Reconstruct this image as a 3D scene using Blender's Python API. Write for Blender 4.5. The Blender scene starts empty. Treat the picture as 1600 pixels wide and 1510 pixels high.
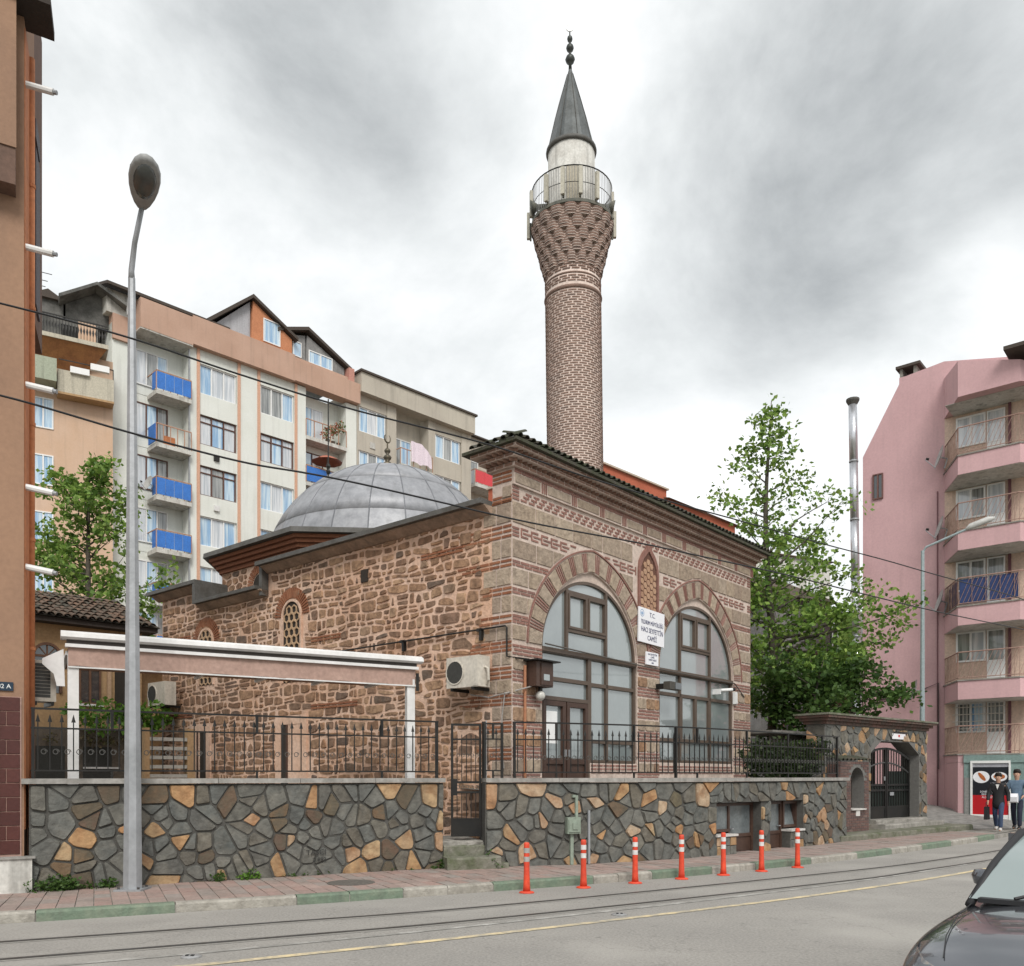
import bpy, bmesh, math, random
import numpy as np
from mathutils import Vector, Matrix, Euler
R = random.Random(11)
SC = bpy.context.scene
COL = SC.collection
PI = math.pi

# ------------------------------------------------------------------ camera
CAMZ = 1.75
cd = bpy.data.cameras.new('camera'); cam = bpy.data.objects.new('camera', cd); COL.objects.link(cam)
cam.location = (0, 0, CAMZ); cam.rotation_euler = (PI/2, 0, 0)
cd.sensor_width = 36; cd.lens = 1345/1600*36
cd.shift_y = (1213-755)/1600
cd.clip_start = .05; cd.clip_end = 3000
SC.camera = cam
# ------------------------------------------------------------------ world: overcast sky
SUNV = Vector((.12, -.72, .70)).normalized()
w = bpy.data.worlds.new('World'); SC.world = w; w.use_nodes = True
nt = w.node_tree; N = nt.nodes; L = nt.links; N.clear()
def nn(tree, kind, **kw):
    n = tree.nodes.new(kind)
    for k, v in kw.items(): setattr(n, k, v)
    return n
out = nn(nt, 'ShaderNodeOutputWorld')
sky = nn(nt, 'ShaderNodeTexSky', sky_type='NISHITA'); sky.sun_disc = False
sky.sun_elevation = math.asin(SUNV.z); sky.sun_rotation = math.atan2(SUNV.x, SUNV.y)
bg1 = nn(nt, 'ShaderNodeBackground'); bg1.inputs['Strength'].default_value = .10; L.new(sky.outputs[0], bg1.inputs[0])
tc = nn(nt, 'ShaderNodeTexCoord')
mp = nn(nt, 'ShaderNodeMapping'); mp.inputs['Scale'].default_value = (1, 1, 1.5); mp.inputs['Location'].default_value = (3.1, .4, 1.7)
L.new(tc.outputs['Generated'], mp.inputs[0])
n1 = nn(nt, 'ShaderNodeTexNoise'); n1.inputs['Scale'].default_value = 3.0; n1.inputs['Detail'].default_value = 9; n1.inputs['Roughness'].default_value = .60; n1.inputs['Distortion'].default_value = .25
L.new(mp.outputs[0], n1.inputs['Vector'])
# big cloud masses (dark undersides and bright gaps), edges broken by noise
nv = nn(nt, 'ShaderNodeTexNoise'); nv.inputs['Scale'].default_value = 3.0; nv.inputs['Detail'].default_value = 5
L.new(tc.outputs['Generated'], nv.inputs['Vector'])
sub = nn(nt, 'ShaderNodeVectorMath', operation='SUBTRACT'); sub.inputs[1].default_value = (.5, .5, .5); L.new(nv.outputs['Color'], sub.inputs[0])
scl = nn(nt, 'ShaderNodeVectorMath', operation='SCALE'); scl.inputs['Scale'].default_value = .34; L.new(sub.outputs[0], scl.inputs[0])
wv = nn(nt, 'ShaderNodeVectorMath', operation='ADD'); L.new(tc.outputs['Generated'], wv.inputs[0]); L.new(scl.outputs[0], wv.inputs[1])
acc = None
def pdir(x, y): return Vector((x-800, 1345, 1213-y)).normalized()
BLOBS = [(120, 30, .13, -.26), (330, 0, .16, -.34), (540, 60, .14, -.30), (650, 190, .11, -.16), (760, 330, .13, -.16), (700, 560, .20, -.18), (1020, 540, .20, -.24), (1230, 520, .14, -.16),
         (1260, 290, .15, -.30), (1400, 200, .13, -.22), (1230, 90, .10, -.14), (1540, 110, .12, -.24), (1120, 420, .12, -.12),
         (270, 230, .17, .12), (420, 360, .14, .08), (150, 330, .16, .05), (1010, 150, .11, .26), (960, 320, .08, .16), (1500, 440, .12, .20), (1130, 690, .16, .22), (850, 30, .10, .08)]
for bx_, by_, rad, amt in BLOBS:
    dst = nn(nt, 'ShaderNodeVectorMath', operation='DISTANCE'); L.new(wv.outputs[0], dst.inputs[0]); dst.inputs[1].default_value = pdir(bx_, by_)
    mr = nn(nt, 'ShaderNodeMapRange', interpolation_type='SMOOTHERSTEP'); mr.inputs['From Min'].default_value = 0; mr.inputs['From Max'].default_value = rad*1.5
    mr.inputs['To Min'].default_value = amt*.66; mr.inputs['To Max'].default_value = 0
    L.new(dst.outputs['Value'], mr.inputs['Value'])
    if acc is None: acc = mr.outputs[0]
    else:
        ad = nn(nt, 'ShaderNodeMath', operation='ADD'); L.new(acc, ad.inputs[0]); L.new(mr.outputs[0], ad.inputs[1]); acc = ad.outputs[0]
nm = nn(nt, 'ShaderNodeMapRange'); nm.inputs['From Min'].default_value = .25; nm.inputs['From Max'].default_value = .75; nm.inputs['To Min'].default_value = .30; nm.inputs['To Max'].default_value = 1.10
nm.clamp = False; L.new(n1.outputs[0], nm.inputs['Value'])
ad = nn(nt, 'ShaderNodeMath', operation='ADD'); L.new(acc, ad.inputs[0]); L.new(nm.outputs[0], ad.inputs[1])
cr = nn(nt, 'ShaderNodeValToRGB'); L.new(ad.outputs[0], cr.inputs[0])
cr.color_ramp.interpolation = 'LINEAR'
el = cr.color_ramp.elements
el[0].position = .0; el[0].color = (.29, .305, .31, 1)
el[1].position = .98; el[1].color = (.86, .865, .865, 1)
e = el.new(.60); e.color = (.63, .65, .65, 1)
bg2 = nn(nt, 'ShaderNodeBackground'); bg2.inputs['Strength'].default_value = .86; L.new(cr.outputs[0], bg2.inputs[0])
mx = nn(nt, 'ShaderNodeMixShader'); mx.inputs[0].default_value = .94
L.new(bg1.outputs[0], mx.inputs[1]); L.new(bg2.outputs[0], mx.inputs[2]); L.new(mx.outputs[0], out.inputs[0])
# ------------------------------------------------------------------ sun through cloud
sl = bpy.data.lights.new('sun', 'SUN'); so = bpy.data.objects.new('sun', sl); COL.objects.link(so)
sl.energy = 1.5; sl.angle = math.radians(22); sl.color = (1, .965, .91)
so.rotation_euler = SUNV.to_track_quat('Z', 'Y').to_euler(); so.location = (20, -20, 40)
vs = SC.view_settings; vs.view_transform = 'Standard'; vs.look = 'None'; vs.gamma = 1; vs.exposure = .74; vs.use_curve_mapping = False
SC.cycles.max_bounces = 6; SC.cycles.diffuse_bounces = 3; SC.cycles.glossy_bounces = 3; SC.cycles.transmission_bounces = 4; SC.cycles.transparent_max_bounces = 6

# ------------------------------------------------------------------ materials
MATS = {}
def M(name, col, rough=.85, col2=None, scale=2.5, bump=.12, bscale=35., metal=0., pal=None, rnd='obj', var=.12, spec=.4, coat=0., streak=0., lo=.38, hi=.66, stretch=None):
    if name in MATS: return MATS[name]
    m = bpy.data.materials.new(name); m.use_nodes = True; t = m.node_tree
    b = t.nodes['Principled BSDF']; ln = t.links
    b.inputs['Roughness'].default_value = rough; b.inputs['Metallic'].default_value = metal
    b.inputs['Specular IOR Level'].default_value = spec; b.inputs['Coat Weight'].default_value = coat
    g = nn(t, 'ShaderNodeNewGeometry'); pos = g.outputs['Position']
    if stretch:
        q = nn(t, 'ShaderNodeMapping'); q.inputs['Scale'].default_value = stretch; ln.new(pos, q.inputs[0]); pos = q.outputs[0]
    if pal:
        r = nn(t, 'ShaderNodeValToRGB'); r.color_ramp.interpolation = 'LINEAR'
        e = r.color_ramp.elements; k = len(pal)
        e[0].position = 0; e[0].color = (*pal[0], 1); e[1].position = 1; e[1].color = (*pal[-1], 1)
        for i in range(1, k-1):
            q = e.new(i/(k-1)); q.color = (*pal[i], 1)
        if rnd == 'obj':
            oi = nn(t, 'ShaderNodeObjectInfo'); ln.new(oi.outputs['Random'], r.inputs[0])
        else: ln.new(g.outputs['Random Per Island'], r.inputs[0])
        c = r.outputs[0]
    else:
        rg = nn(t, 'ShaderNodeRGB'); rg.outputs[0].default_value = (*col, 1); c = rg.outputs[0]
    if col2:
        n = nn(t, 'ShaderNodeTexNoise'); n.inputs['Scale'].default_value = scale; n.inputs['Detail'].default_value = 7; n.inputs['Roughness'].default_value = .62; ln.new(pos, n.inputs['Vector'])
        mr = nn(t, 'ShaderNodeMapRange'); mr.inputs['From Min'].default_value = lo; mr.inputs['From Max'].default_value = hi; ln.new(n.outputs[0], mr.inputs['Value'])
        x = nn(t, 'ShaderNodeMix', data_type='RGBA'); ln.new(mr.outputs[0], x.inputs[0]); ln.new(c, x.inputs[6]); x.inputs[7].default_value = (*col2, 1); c = x.outputs[2]
    if streak:
        q = nn(t, 'ShaderNodeMapping'); q.inputs['Scale'].default_value = (3.2, 3.2, .22); ln.new(g.outputs['Position'], q.inputs[0])
        n = nn(t, 'ShaderNodeTexNoise'); n.inputs['Scale'].default_value = 1.4; n.inputs['Detail'].default_value = 5; ln.new(q.outputs[0], n.inputs['Vector'])
        mr = nn(t, 'ShaderNodeMapRange'); mr.inputs['From Min'].default_value = .52; mr.inputs['From Max'].default_value = .75; mr.inputs['To Max'].default_value = streak; ln.new(n.outputs[0], mr.inputs['Value'])
        x = nn(t, 'ShaderNodeMix', data_type='RGBA'); ln.new(mr.outputs[0], x.inputs[0]); ln.new(c, x.inputs[6]); x.inputs[7].default_value = (.10, .095, .085, 1); c = x.outputs[2]
    if var:
        n = nn(t, 'ShaderNodeTexNoise'); n.inputs['Scale'].default_value = bscale*.45; n.inputs['Detail'].default_value = 4; ln.new(pos, n.inputs['Vector'])
        mr = nn(t, 'ShaderNodeMapRange'); mr.inputs['From Min'].default_value = .25; mr.inputs['From Max'].default_value = .75; mr.inputs['To Min'].default_value = 1-var*1.6; mr.inputs['To Max'].default_value = 1+var; ln.new(n.outputs[0], mr.inputs['Value'])
        x = nn(t, 'ShaderNodeMix', data_type='RGBA', blend_type='MULTIPLY'); x.inputs[0].default_value = 1; ln.new(c, x.inputs[6]); ln.new(mr.outputs[0], x.inputs[7]); c = x.outputs[2]
    ln.new(c, b.inputs['Base Color'])
    if bump:
        n = nn(t, 'ShaderNodeTexNoise'); n.inputs['Scale'].default_value = bscale; n.inputs['Detail'].default_value = 5; ln.new(pos, n.inputs['Vector'])
        bp = nn(t, 'ShaderNodeBump'); bp.inputs['Strength'].default_value = min(1, bump*3); bp.inputs['Distance'].default_value = .02; ln.new(n.outputs[0], bp.inputs['Height']); ln.new(bp.outputs[0], b.inputs['Normal'])
    MATS[name] = m
    return m
def leafmat(name, pal):
    m = M(name, pal[0], .55, pal=pal, rnd='isl', var=0, bump=0, spec=.35)
    t = m.node_tree; b = t.nodes['Principled BSDF']; o = [n for n in t.nodes if n.type == 'OUTPUT_MATERIAL'][0]
    tr = nn(t, 'ShaderNodeBsdfTranslucent'); src = b.inputs['Base Color'].links[0].from_socket
    t.links.new(src, tr.inputs[0]); mxs = nn(t, 'ShaderNodeMixShader'); mxs.inputs[0].default_value = .35
    t.links.new(b.outputs[0], mxs.inputs[1]); t.links.new(tr.outputs[0], mxs.inputs[2]); t.links.new(mxs.outputs[0], o.inputs[0])
    return m
def curtain(name, ca, cb, rough=.12):
    m = M(name, ca, rough, col2=cb, scale=1.0, stretch=(7, 7, .35), bump=0, var=.06, bscale=6, spec=.8, coat=1., lo=.4, hi=.6)
    m.node_tree.nodes['Principled BSDF'].inputs['Coat Roughness'].default_value = .03
    return m
slate = M('slate', 0, .75, pal=[(.095, .102, .095), (.13, .132, .12), (.11, .115, .107), (.15, .148, .13), (.10, .10, .092), (.135, .118, .09), (.12, .125, .115), (.14, .13, .105)], col2=(.175, .165, .14), scale=3.2, lo=.46, hi=.78, bump=.33, bscale=17, var=.26, streak=.55)
tan_stone = M('tan_stone', 0, .8, pal=[(.41, .265, .135), (.40, .215, .10), (.43, .32, .19), (.36, .23, .12), (.46, .355, .25), (.40, .235, .13)], col2=(.27, .135, .06), scale=4, lo=.42, hi=.72, bump=.3, bscale=18, var=.2, streak=.3)
brown_stone = M('brown_stone', 0, .8, pal=[(.15, .095, .055), (.19, .13, .075), (.11, .07, .05), (.14, .12, .075)], col2=(.10, .085, .06), scale=5, bump=.2, bscale=26)
joint_dark = M('joint_dark', (.07, .067, .06), .95, col2=(.10, .097, .088), bump=.2)
coping = M('coping', (.36, .345, .32), .8, col2=(.22, .21, .19), scale=3, bump=.06, streak=.4)
rubble = M('rubble', 0, .9, pal=[(.31, .18, .11), (.38, .235, .145), (.25, .145, .09), (.43, .28, .175), (.22, .14, .10), (.35, .20, .115), (.47, .31, .20), (.15, .11, .085), (.40, .24, .145), (.45, .29, .18)], col2=(.13, .075, .042), scale=7, lo=.45, hi=.8, bump=.4, bscale=20, var=.25)
rubble_i = M('rubble_i', 0, .9, pal=[(.28, .155, .09), (.36, .215, .13), (.22, .125, .078), (.40, .25, .15), (.20, .125, .088), (.34, .195, .11), (.14, .10, .08), (.38, .22, .13)], rnd='isl', col2=(.12, .07, .04), scale=7, lo=.45, hi=.8, bump=.4, bscale=20, var=.25)
mortar_o = M('mortar_orange', (.70, .50, .385), .95, col2=(.60, .375, .255), scale=.9, bump=.25, bscale=28, streak=.35)
ashlar = M('ashlar', 0, .9, pal=[(.35, .275, .21), (.39, .315, .245), (.31, .24, .185), (.37, .29, .215), (.42, .34, .26)], col2=(.23, .17, .125), scale=9, lo=.5, hi=.82, bump=.4, bscale=22, var=.2)
dirty_stone = M('dirty_stone', 0, .95, pal=[(.26, .21, .16), (.33, .27, .21), (.20, .165, .13), (.36, .30, .24)], rnd='isl', col2=(.08, .07, .06), scale=5, lo=.45, hi=.75, bump=.4, bscale=20, var=.2)
mortar_p = M('mortar_pale', (.62, .51, .445), .95, col2=(.51, .41, .35), scale=1.3, bump=.2, bscale=30, streak=.3)
brick = M('brick', 0, .9, pal=[(.27, .14, .112), (.32, .17, .138), (.24, .125, .10), (.30, .15, .118), (.23, .13, .11)], rnd='isl', col2=(.15, .075, .06), scale=8, lo=.5, hi=.85, bump=.2, bscale=40)
brick_min = M('brick_minaret', 0, .9, pal=[(.25, .16, .125), (.29, .185, .145), (.21, .14, .112), (.27, .17, .13), (.19, .13, .108)], rnd='isl', col2=(.13, .095, .08), scale=3, lo=.5, hi=.85, bump=.2, bscale=40)
brick_o = M('brick_orange', 0, .9, pal=[(.26, .10, .05), (.32, .14, .075), (.22, .085, .045), (.29, .12, .06)], rnd='isl', bump=.2, bscale=40)
tile_dark = M('tile_dark', 0, .9, pal=[(.055, .055, .05), (.085, .075, .06), (.045, .05, .045), (.11, .08, .06)], col2=(.05, .06, .03), scale=6, bump=.3)
tile_red = M('tile_red', 0, .9, pal=[(.10, .075, .055), (.17, .10, .07), (.08, .065, .05), (.24, .13, .085), (.14, .095, .07)], col2=(.06, .06, .045), scale=6, bump=.3)
lead = M('lead', 0, .5, pal=[(.33, .335, .355), (.35, .355, .375), (.32, .325, .345), (.34, .345, .36)], col2=(.24, .245, .26), scale=3, metal=.25, bump=.05, streak=.25, var=.06)
lead_dark = M('lead_dark', (.115, .112, .105), .65, col2=(.075, .07, .06), scale=2.5, bump=.1, streak=.3)
lead_cone = M('lead_cone', (.12, .13, .13), .45, col2=(.07, .075, .072), scale=2, metal=.3, bump=.05, streak=.5)
plaster_w = M('plaster_white', (.60, .59, .55), .9, col2=(.47, .45, .41), scale=1.4, bump=.05, streak=.6)
mortar_m = M('mortar_minaret', (.70, .58, .51), .95, col2=(.60, .48, .42), scale=.8, bump=.15, streak=.25)
iron = M('iron', (.018, .018, .018), .45, col2=(.03, .028, .025), metal=.4, bump=0, var=0)
iron_scroll = M('iron_scroll', (.10, .098, .092), .5, metal=.3, bump=0, var=0)
brown_alu = M('brown_aluminium', (.105, .075, .055), .45, col2=(.085, .06, .045), bump=.02, var=.05)
door_brown = M('door_brown', (.075, .042, .03), .5, col2=(.055, .03, .022), bump=.03)
glass_f = M('frosted_glass', (.25, .285, .285), .2, col2=(.19, .22, .225), scale=.5, bump=0, var=.05, bscale=3, spec=.9, coat=1.)
glass_f.node_tree.nodes['Principled BSDF'].inputs['Coat IOR'].default_value = 2.0
glass_d = M('dark_glass', (.03, .035, .04), .06, bump=0, var=0, spec=.9, coat=1)
curt_b = curtain('curtain_blue', (.20, .37, .58), (.55, .68, .76))
curt_w = curtain('curtain_white', (.42, .46, .50), (.66, .68, .70))
curt_g = curtain('curtain_grey', (.13, .14, .14), (.34, .35, .34))
white_pvc = M('white_pvc', (.78, .78, .77), .4, bump=0, var=.03)
white_metal = M('white_metal', (.74, .73, .72), .35, col2=(.62, .61, .59), bump=0, var=.04)
def weather(m):
    # oil spots, fine cracks and paler worn patches with shapes of their own
    t = m.node_tree; b = t.nodes['Principled BSDF']; src = b.inputs['Base Color'].links[0].from_socket; g = nn(t, 'ShaderNodeNewGeometry')
    def mixin(src, fac, col):
        x = nn(t, 'ShaderNodeMix', data_type='RGBA'); t.links.new(fac, x.inputs[0]); t.links.new(src, x.inputs[6]); x.inputs[7].default_value = (*col, 1); return x.outputs[2]
    def band(sock, a, c, hi):
        r = nn(t, 'ShaderNodeMapRange'); r.inputs['From Min'].default_value = a; r.inputs['From Max'].default_value = c; r.inputs['To Max'].default_value = hi; t.links.new(sock, r.inputs['Value']); return r.outputs[0]
    n = nn(t, 'ShaderNodeTexNoise'); n.inputs['Scale'].default_value = 7.; n.inputs['Detail'].default_value = 3; t.links.new(g.outputs['Position'], n.inputs['Vector']); src = mixin(src, band(n.outputs[0], .66, .74, .55), (.13, .125, .115))
    n = nn(t, 'ShaderNodeTexNoise'); n.inputs['Scale'].default_value = .33; n.inputs['Detail'].default_value = 6; t.links.new(g.outputs['Position'], n.inputs['Vector']); src = mixin(src, band(n.outputs[0], .52, .66, .5), (.43, .41, .375))
    v = nn(t, 'ShaderNodeTexVoronoi', feature='DISTANCE_TO_EDGE'); v.inputs['Scale'].default_value = .42; d = nn(t, 'ShaderNodeVectorMath', operation='ADD'); n2 = nn(t, 'ShaderNodeTexNoise'); n2.inputs['Scale'].default_value = 2.2; n2.inputs['Detail'].default_value = 6; t.links.new(g.outputs['Position'], n2.inputs['Vector']); t.links.new(g.outputs['Position'], d.inputs[0]); t.links.new(n2.outputs['Color'], d.inputs[1]); t.links.new(d.outputs[0], v.inputs['Vector'])
    src = mixin(src, band(v.outputs['Distance'], .005, .0, .35), (.13, .125, .115)); t.links.new(src, b.inputs['Base Color']); return m
asphalt = M('asphalt', (.335, .318, .292), .92, col2=(.285, .272, .252), scale=.45, bump=.22, bscale=75, var=.17)
weather(asphalt)
concrete = M('concrete', (.33, .31, .28), .9, col2=(.20, .19, .165), scale=3, bump=.2, bscale=30, streak=.3)
mossy = M('mossy_concrete', (.21, .20, .165), .95, col2=(.09, .105, .055), scale=2.6, bump=.3, bscale=22)
steel = M('steel', (.16, .16, .165), .4, metal=.7, col2=(.10, .085, .075), scale=6, bump=.02)
galv = M('galvanised', (.36, .37, .385), .5, metal=.35, col2=(.29, .30, .31), scale=2.5, bump=.03, var=.07, streak=.3)
black_rub = M('black_rubber', (.02, .02, .02), .7, bump=0, var=0)

# ------------------------------------------------------------------ mesh helpers
WL = {}
def Frame(O, U, base=0.):
    l = math.hypot(*U); ux, uy = U[0]/l, U[1]/l; nx, ny = uy, -ux
    return lambda u, v, w_: (O[0]+ux*u+nx*w_, O[1]+uy*u+ny*w_, base+v)
class Path:
    def __init__(s, pts, step=.1):
        P = [Vector(p) for p in pts]; P = [2*P[0]-P[1]]+P+[2*P[-1]-P[-2]]; q = []
        for i in range(1, len(P)-2):
            a, b, c, d = P[i-1:i+3]
            for k in range(16):
                t = k/16; q.append(.5*((2*b)+(c-a)*t+(2*a-5*b+4*c-d)*t*t+(3*b-a-3*c+d)*t**3))
        q.append(P[-2]); s.q = q; s.s = [0]
        for i in range(1, len(q)): s.s.append(s.s[-1]+(q[i]-q[i-1]).length)
        s.len = s.s[-1]
    def at(s, u):
        import bisect
        i = max(1, min(len(s.q)-1, bisect.bisect(s.s, u))); a, b = s.q[i-1], s.q[i]; d = (b-a); l = d.length; d = d/l
        p = a+d*(u-s.s[i-1])
        return p, d
    def T(s, u, v, w_):
        p, d = s.at(u); 
        # smooth tangent
        d2 = (s.at(min(u+.4, s.len))[0]-s.at(max(u-.4, 0))[0]).normalized()
        return (p.x+d2.y*w_, p.y-d2.x*w_, v)
    def u_at_ratio(s, r):
        best = min(range(len(s.q)), key=lambda i: abs(s.q[i].x/s.q[i].y-r)); return s.s[best]
class MB:
    def __init__(s, T=None): s.v = []; s.f = []; s.T = T
    def add(s, vs, fs):
        o = len(s.v)
        if s.T: T = s.T; s.v.extend([T(*p) for p in vs])
        else: s.v.extend([tuple(p) for p in vs])
        s.f.extend([tuple(i+o for i in f) for f in fs]); return s
    def box(s, a0, a1, b0, b1, c0, c1):
        vs_ = [(a, b, c) for c in (c0, c1) for b in (b0, b1) for a in (a0, a1)]
        return s.add(vs_, [(0, 2, 3, 1), (4, 5, 7, 6), (0, 1, 5, 4), (2, 6, 7, 3), (0, 4, 6, 2), (1, 3, 7, 5)])
    def prism(s, poly, c0, c1):
        n = len(poly); vs_ = [(x, y, c0) for x, y in poly]+[(x, y, c1) for x, y in poly]
        return s.add(vs_, [tuple(range(n-1, -1, -1)), tuple(range(n, 2*n))]+[(i, (i+1) % n, n+(i+1) % n, n+i) for i in range(n)])
    def ring(s, outer, inner, c0, c1):      # closed band between two outlines of equal count
        n = len(outer); vs_ = [(*p, c0) for p in outer]+[(*p, c1) for p in outer]+[(*p, c0) for p in inner]+[(*p, c1) for p in inner]; fs = []
        for i in range(n):
            j = (i+1) % n
            fs += [(i, j, n+j, n+i), (n+i, n+j, 3*n+j, 3*n+i), (3*n+i, 3*n+j, 2*n+j, 2*n+i), (2*n+i, 2*n+j, j, i)]
        return s.add(vs_, fs)
    def strip(s, A, B, c0, c1):             # open band between polylines A and B
        n = len(A); vs_ = [(*p, c0) for p in A]+[(*p, c1) for p in A]+[(*p, c0) for p in B]+[(*p, c1) for p in B]; fs = []
        for i in range(n-1):
            j = i+1; fs += [(i, j, n+j, n+i), (n+i, n+j, 3*n+j, 3*n+i), (3*n+i, 3*n+j, 2*n+j, 2*n+i), (2*n+i, 2*n+j, j, i)]
        fs += [(0, n, 3*n, 2*n), (n-1, 3*n-1, 4*n-1, 2*n-1)]
        return s.add(vs_, fs)
    def stone(s, poly, c0, c1, bev=.012, tilt=.0, rings=2):
        n = len(poly); cx = sum(p[0] for p in poly)/n; cy = sum(p[1] for p in poly)/n
        rad = sum(math.hypot(p[0]-cx, p[1]-cy) for p in poly)/n+1e-6; k = max(.55, 1-bev/rad*1.3)
        tx, ty = R.uniform(-tilt, tilt), R.uniform(-tilt, tilt)
        inn = [(cx+(x-cx)*k, cy+(y-cy)*k, c1+tx*(x-cx)+ty*(y-cy)) for x, y in poly]
        if rings == 2:
            vs_ = [(x, y, c0) for x, y in poly]+[(x, y, c1-bev+tx*(x-cx)+ty*(y-cy)) for x, y in poly]+inn
            fs = [(i, (i+1) % n, n+(i+1) % n, n+i) for i in range(n)]+[(n+i, n+(i+1) % n, 2*n+(i+1) % n, 2*n+i) for i in range(n)]+[tuple(range(2*n, 3*n))]
        else:
            vs_ = [(x, y, c0) for x, y in poly]+inn
            fs = [(i, (i+1) % n, n+(i+1) % n, n+i) for i in range(n)]+[tuple(range(n, 2*n))]
        return s.add(vs_, fs)
    def tube(s, pts, r, n=8, cap=True):
        P = [Vector(p) for p in pts]; m = len(P); rr = r if isinstance(r, (list, tuple)) else [r]*m
        vs_ = []; up = Vector((0, 0, 1)); prev = None
        for i, p in enumerate(P):
            d = (P[min(i+1, m-1)]-P[max(i-1, 0)]).normalized()
            if prev is None:
                a = d.cross(up) if abs(d.z) < .95 else d.cross(Vector((1, 0, 0)))
            else: a = prev-d*prev.dot(d)
            a.normalize(); prev = a; b = d.cross(a)
            for k in range(n):
                t = 2*PI*k/n; vs_.append(p+a*(rr[i]*math.cos(t))+b*(rr[i]*math.sin(t)))
        fs = [(i*n+k, i*n+(k+1) % n, (i+1)*n+(k+1) % n, (i+1)*n+k) for i in range(m-1) for k in range(n)]
        if cap: fs += [tuple(range(n-1, -1, -1)), tuple(range((m-1)*n, m*n))]
        return s.add(vs_, fs)
    def lathe(s, prof, n=24, c=(0, 0), capb=True, capt=True):
        vs_ = [(c[0]+r*math.cos(2*PI*k/n), c[1]+r*math.sin(2*PI*k/n), z) for r, z in prof for k in range(n)]; m = len(prof)
        fs = [(i*n+k, i*n+(k+1) % n, (i+1)*n+(k+1) % n, (i+1)*n+k) for i in range(m-1) for k in range(n)]
        if capb: fs.append(tuple(range(n-1, -1, -1)))
        if capt: fs.append(tuple(range((m-1)*n, m*n)))
        return s.add(vs_, fs)
    def ball(s, c, r, n=10, sz=1.): return s.lathe([(r*math.sin(PI*i/6)+1e-4, c[2]+sz*r*-math.cos(PI*i/6)) for i in range(7)], n, (c[0], c[1]))
    def build(s, name, mat, parent=None, smooth=False, kind=None, keep=None):
        a = np.array(s.v, dtype=float); lo = a.min(0); hi = a.max(0)
        loc = Vector(keep) if keep is not None else Vector(((lo[0]+hi[0])/2, (lo[1]+hi[1])/2, lo[2]))
        a -= np.array(loc)
        me = bpy.data.meshes.new(name); me.from_pydata(a.tolist(), [], s.f)
        for m in (mat if isinstance(mat, (list, tuple)) else [mat]): me.materials.append(m)
        if smooth: me.polygons.foreach_set('use_smooth', [True]*len(me.polygons))
        o = bpy.data.objects.new(name, me); COL.objects.link(o); place(o, parent, loc)
        if kind: o['kind'] = kind
        return o
def place(o, parent, loc):
    loc = Vector(loc)
    if parent is not None: o.parent = parent; o.location = loc-WL[parent.name]
    else: o.location = loc
    WL[o.name] = loc
def tag(o, label, cat, group=None):
    o['label'] = label; o['category'] = cat
    if group: o['group'] = group
    return o
def thing(name, label, cat, loc, group=None, parent=None):
    o = bpy.data.objects.new(name, None); COL.objects.link(o); o.empty_display_size = .2; place(o, parent, loc)
    if parent is None: tag(o, label, cat, group)
    return o
def share(src, name, parent, loc, rot=None, scale=None):
    o = bpy.data.objects.new(name, src.data); COL.objects.link(o); place(o, parent, loc)
    if rot: o.rotation_euler = rot
    if scale: o.scale = scale
    return o
def copy_tree(o, loc, parent=None):
    c = o.copy(); COL.objects.link(c); c.parent = parent
    if parent is None: c.location = loc; WL[c.name] = Vector(loc)
    else: WL[c.name] = WL[parent.name]+c.location
    for ch in list(o.children): copy_tree(ch, None, c)
    return c
def part(name, mat, parent, boxes, T=None, kind=None):
    b = MB(T)
    for q in boxes: b.box(*q)
    return b.build(name, mat, parent, kind=kind)
def struct(o): o['kind'] = 'structure'; return o
def stuff(o): o['kind'] = 'stuff'; return o
def text(name, body, size, mat, parent, P, ux, uz, depth=.003, align='CENTER', xs=1.):
    cu = bpy.data.curves.new(name, 'FONT'); cu.body = body; cu.size = size; cu.align_x = align; cu.align_y = 'CENTER'; cu.extrude = depth; cu.resolution_u = 2
    o = bpy.data.objects.new(name+'_c', cu); COL.objects.link(o)
    bpy.context.view_layer.update()
    me = bpy.data.meshes.new_from_object(o.evaluated_get(bpy.context.evaluated_depsgraph_get()))
    bpy.data.objects.remove(o); bpy.data.curves.remove(cu)
    ux = Vector(ux).normalized(); uz = Vector(uz).normalized(); un = ux.cross(uz)
    mt = Matrix((ux*xs, uz, un)).transposed().to_4x4(); me.transform(mt)
    me.materials.clear(); me.materials.append(mat)
    q = bpy.data.objects.new(name, me); COL.objects.link(q); place(q, parent, P)
    return q
def clip(poly, nx, ny, c):
    o = []; n = len(poly)
    for i in range(n):
        a, b = poly[i], poly[(i+1) % n]; da = nx*a[0]+ny*a[1]-c; db = nx*b[0]+ny*b[1]-c
        if da <= 0: o.append(a)
        if (da < 0 < db) or (db < 0 < da):
            t = da/(da-db); o.append((a[0]+(b[0]-a[0])*t, a[1]+(b[1]-a[1])*t))
    return o
def area(p): return .5*sum(p[i][0]*p[(i+1) % len(p)][1]-p[(i+1) % len(p)][0]*p[i][1] for i in range(len(p)))
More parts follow.
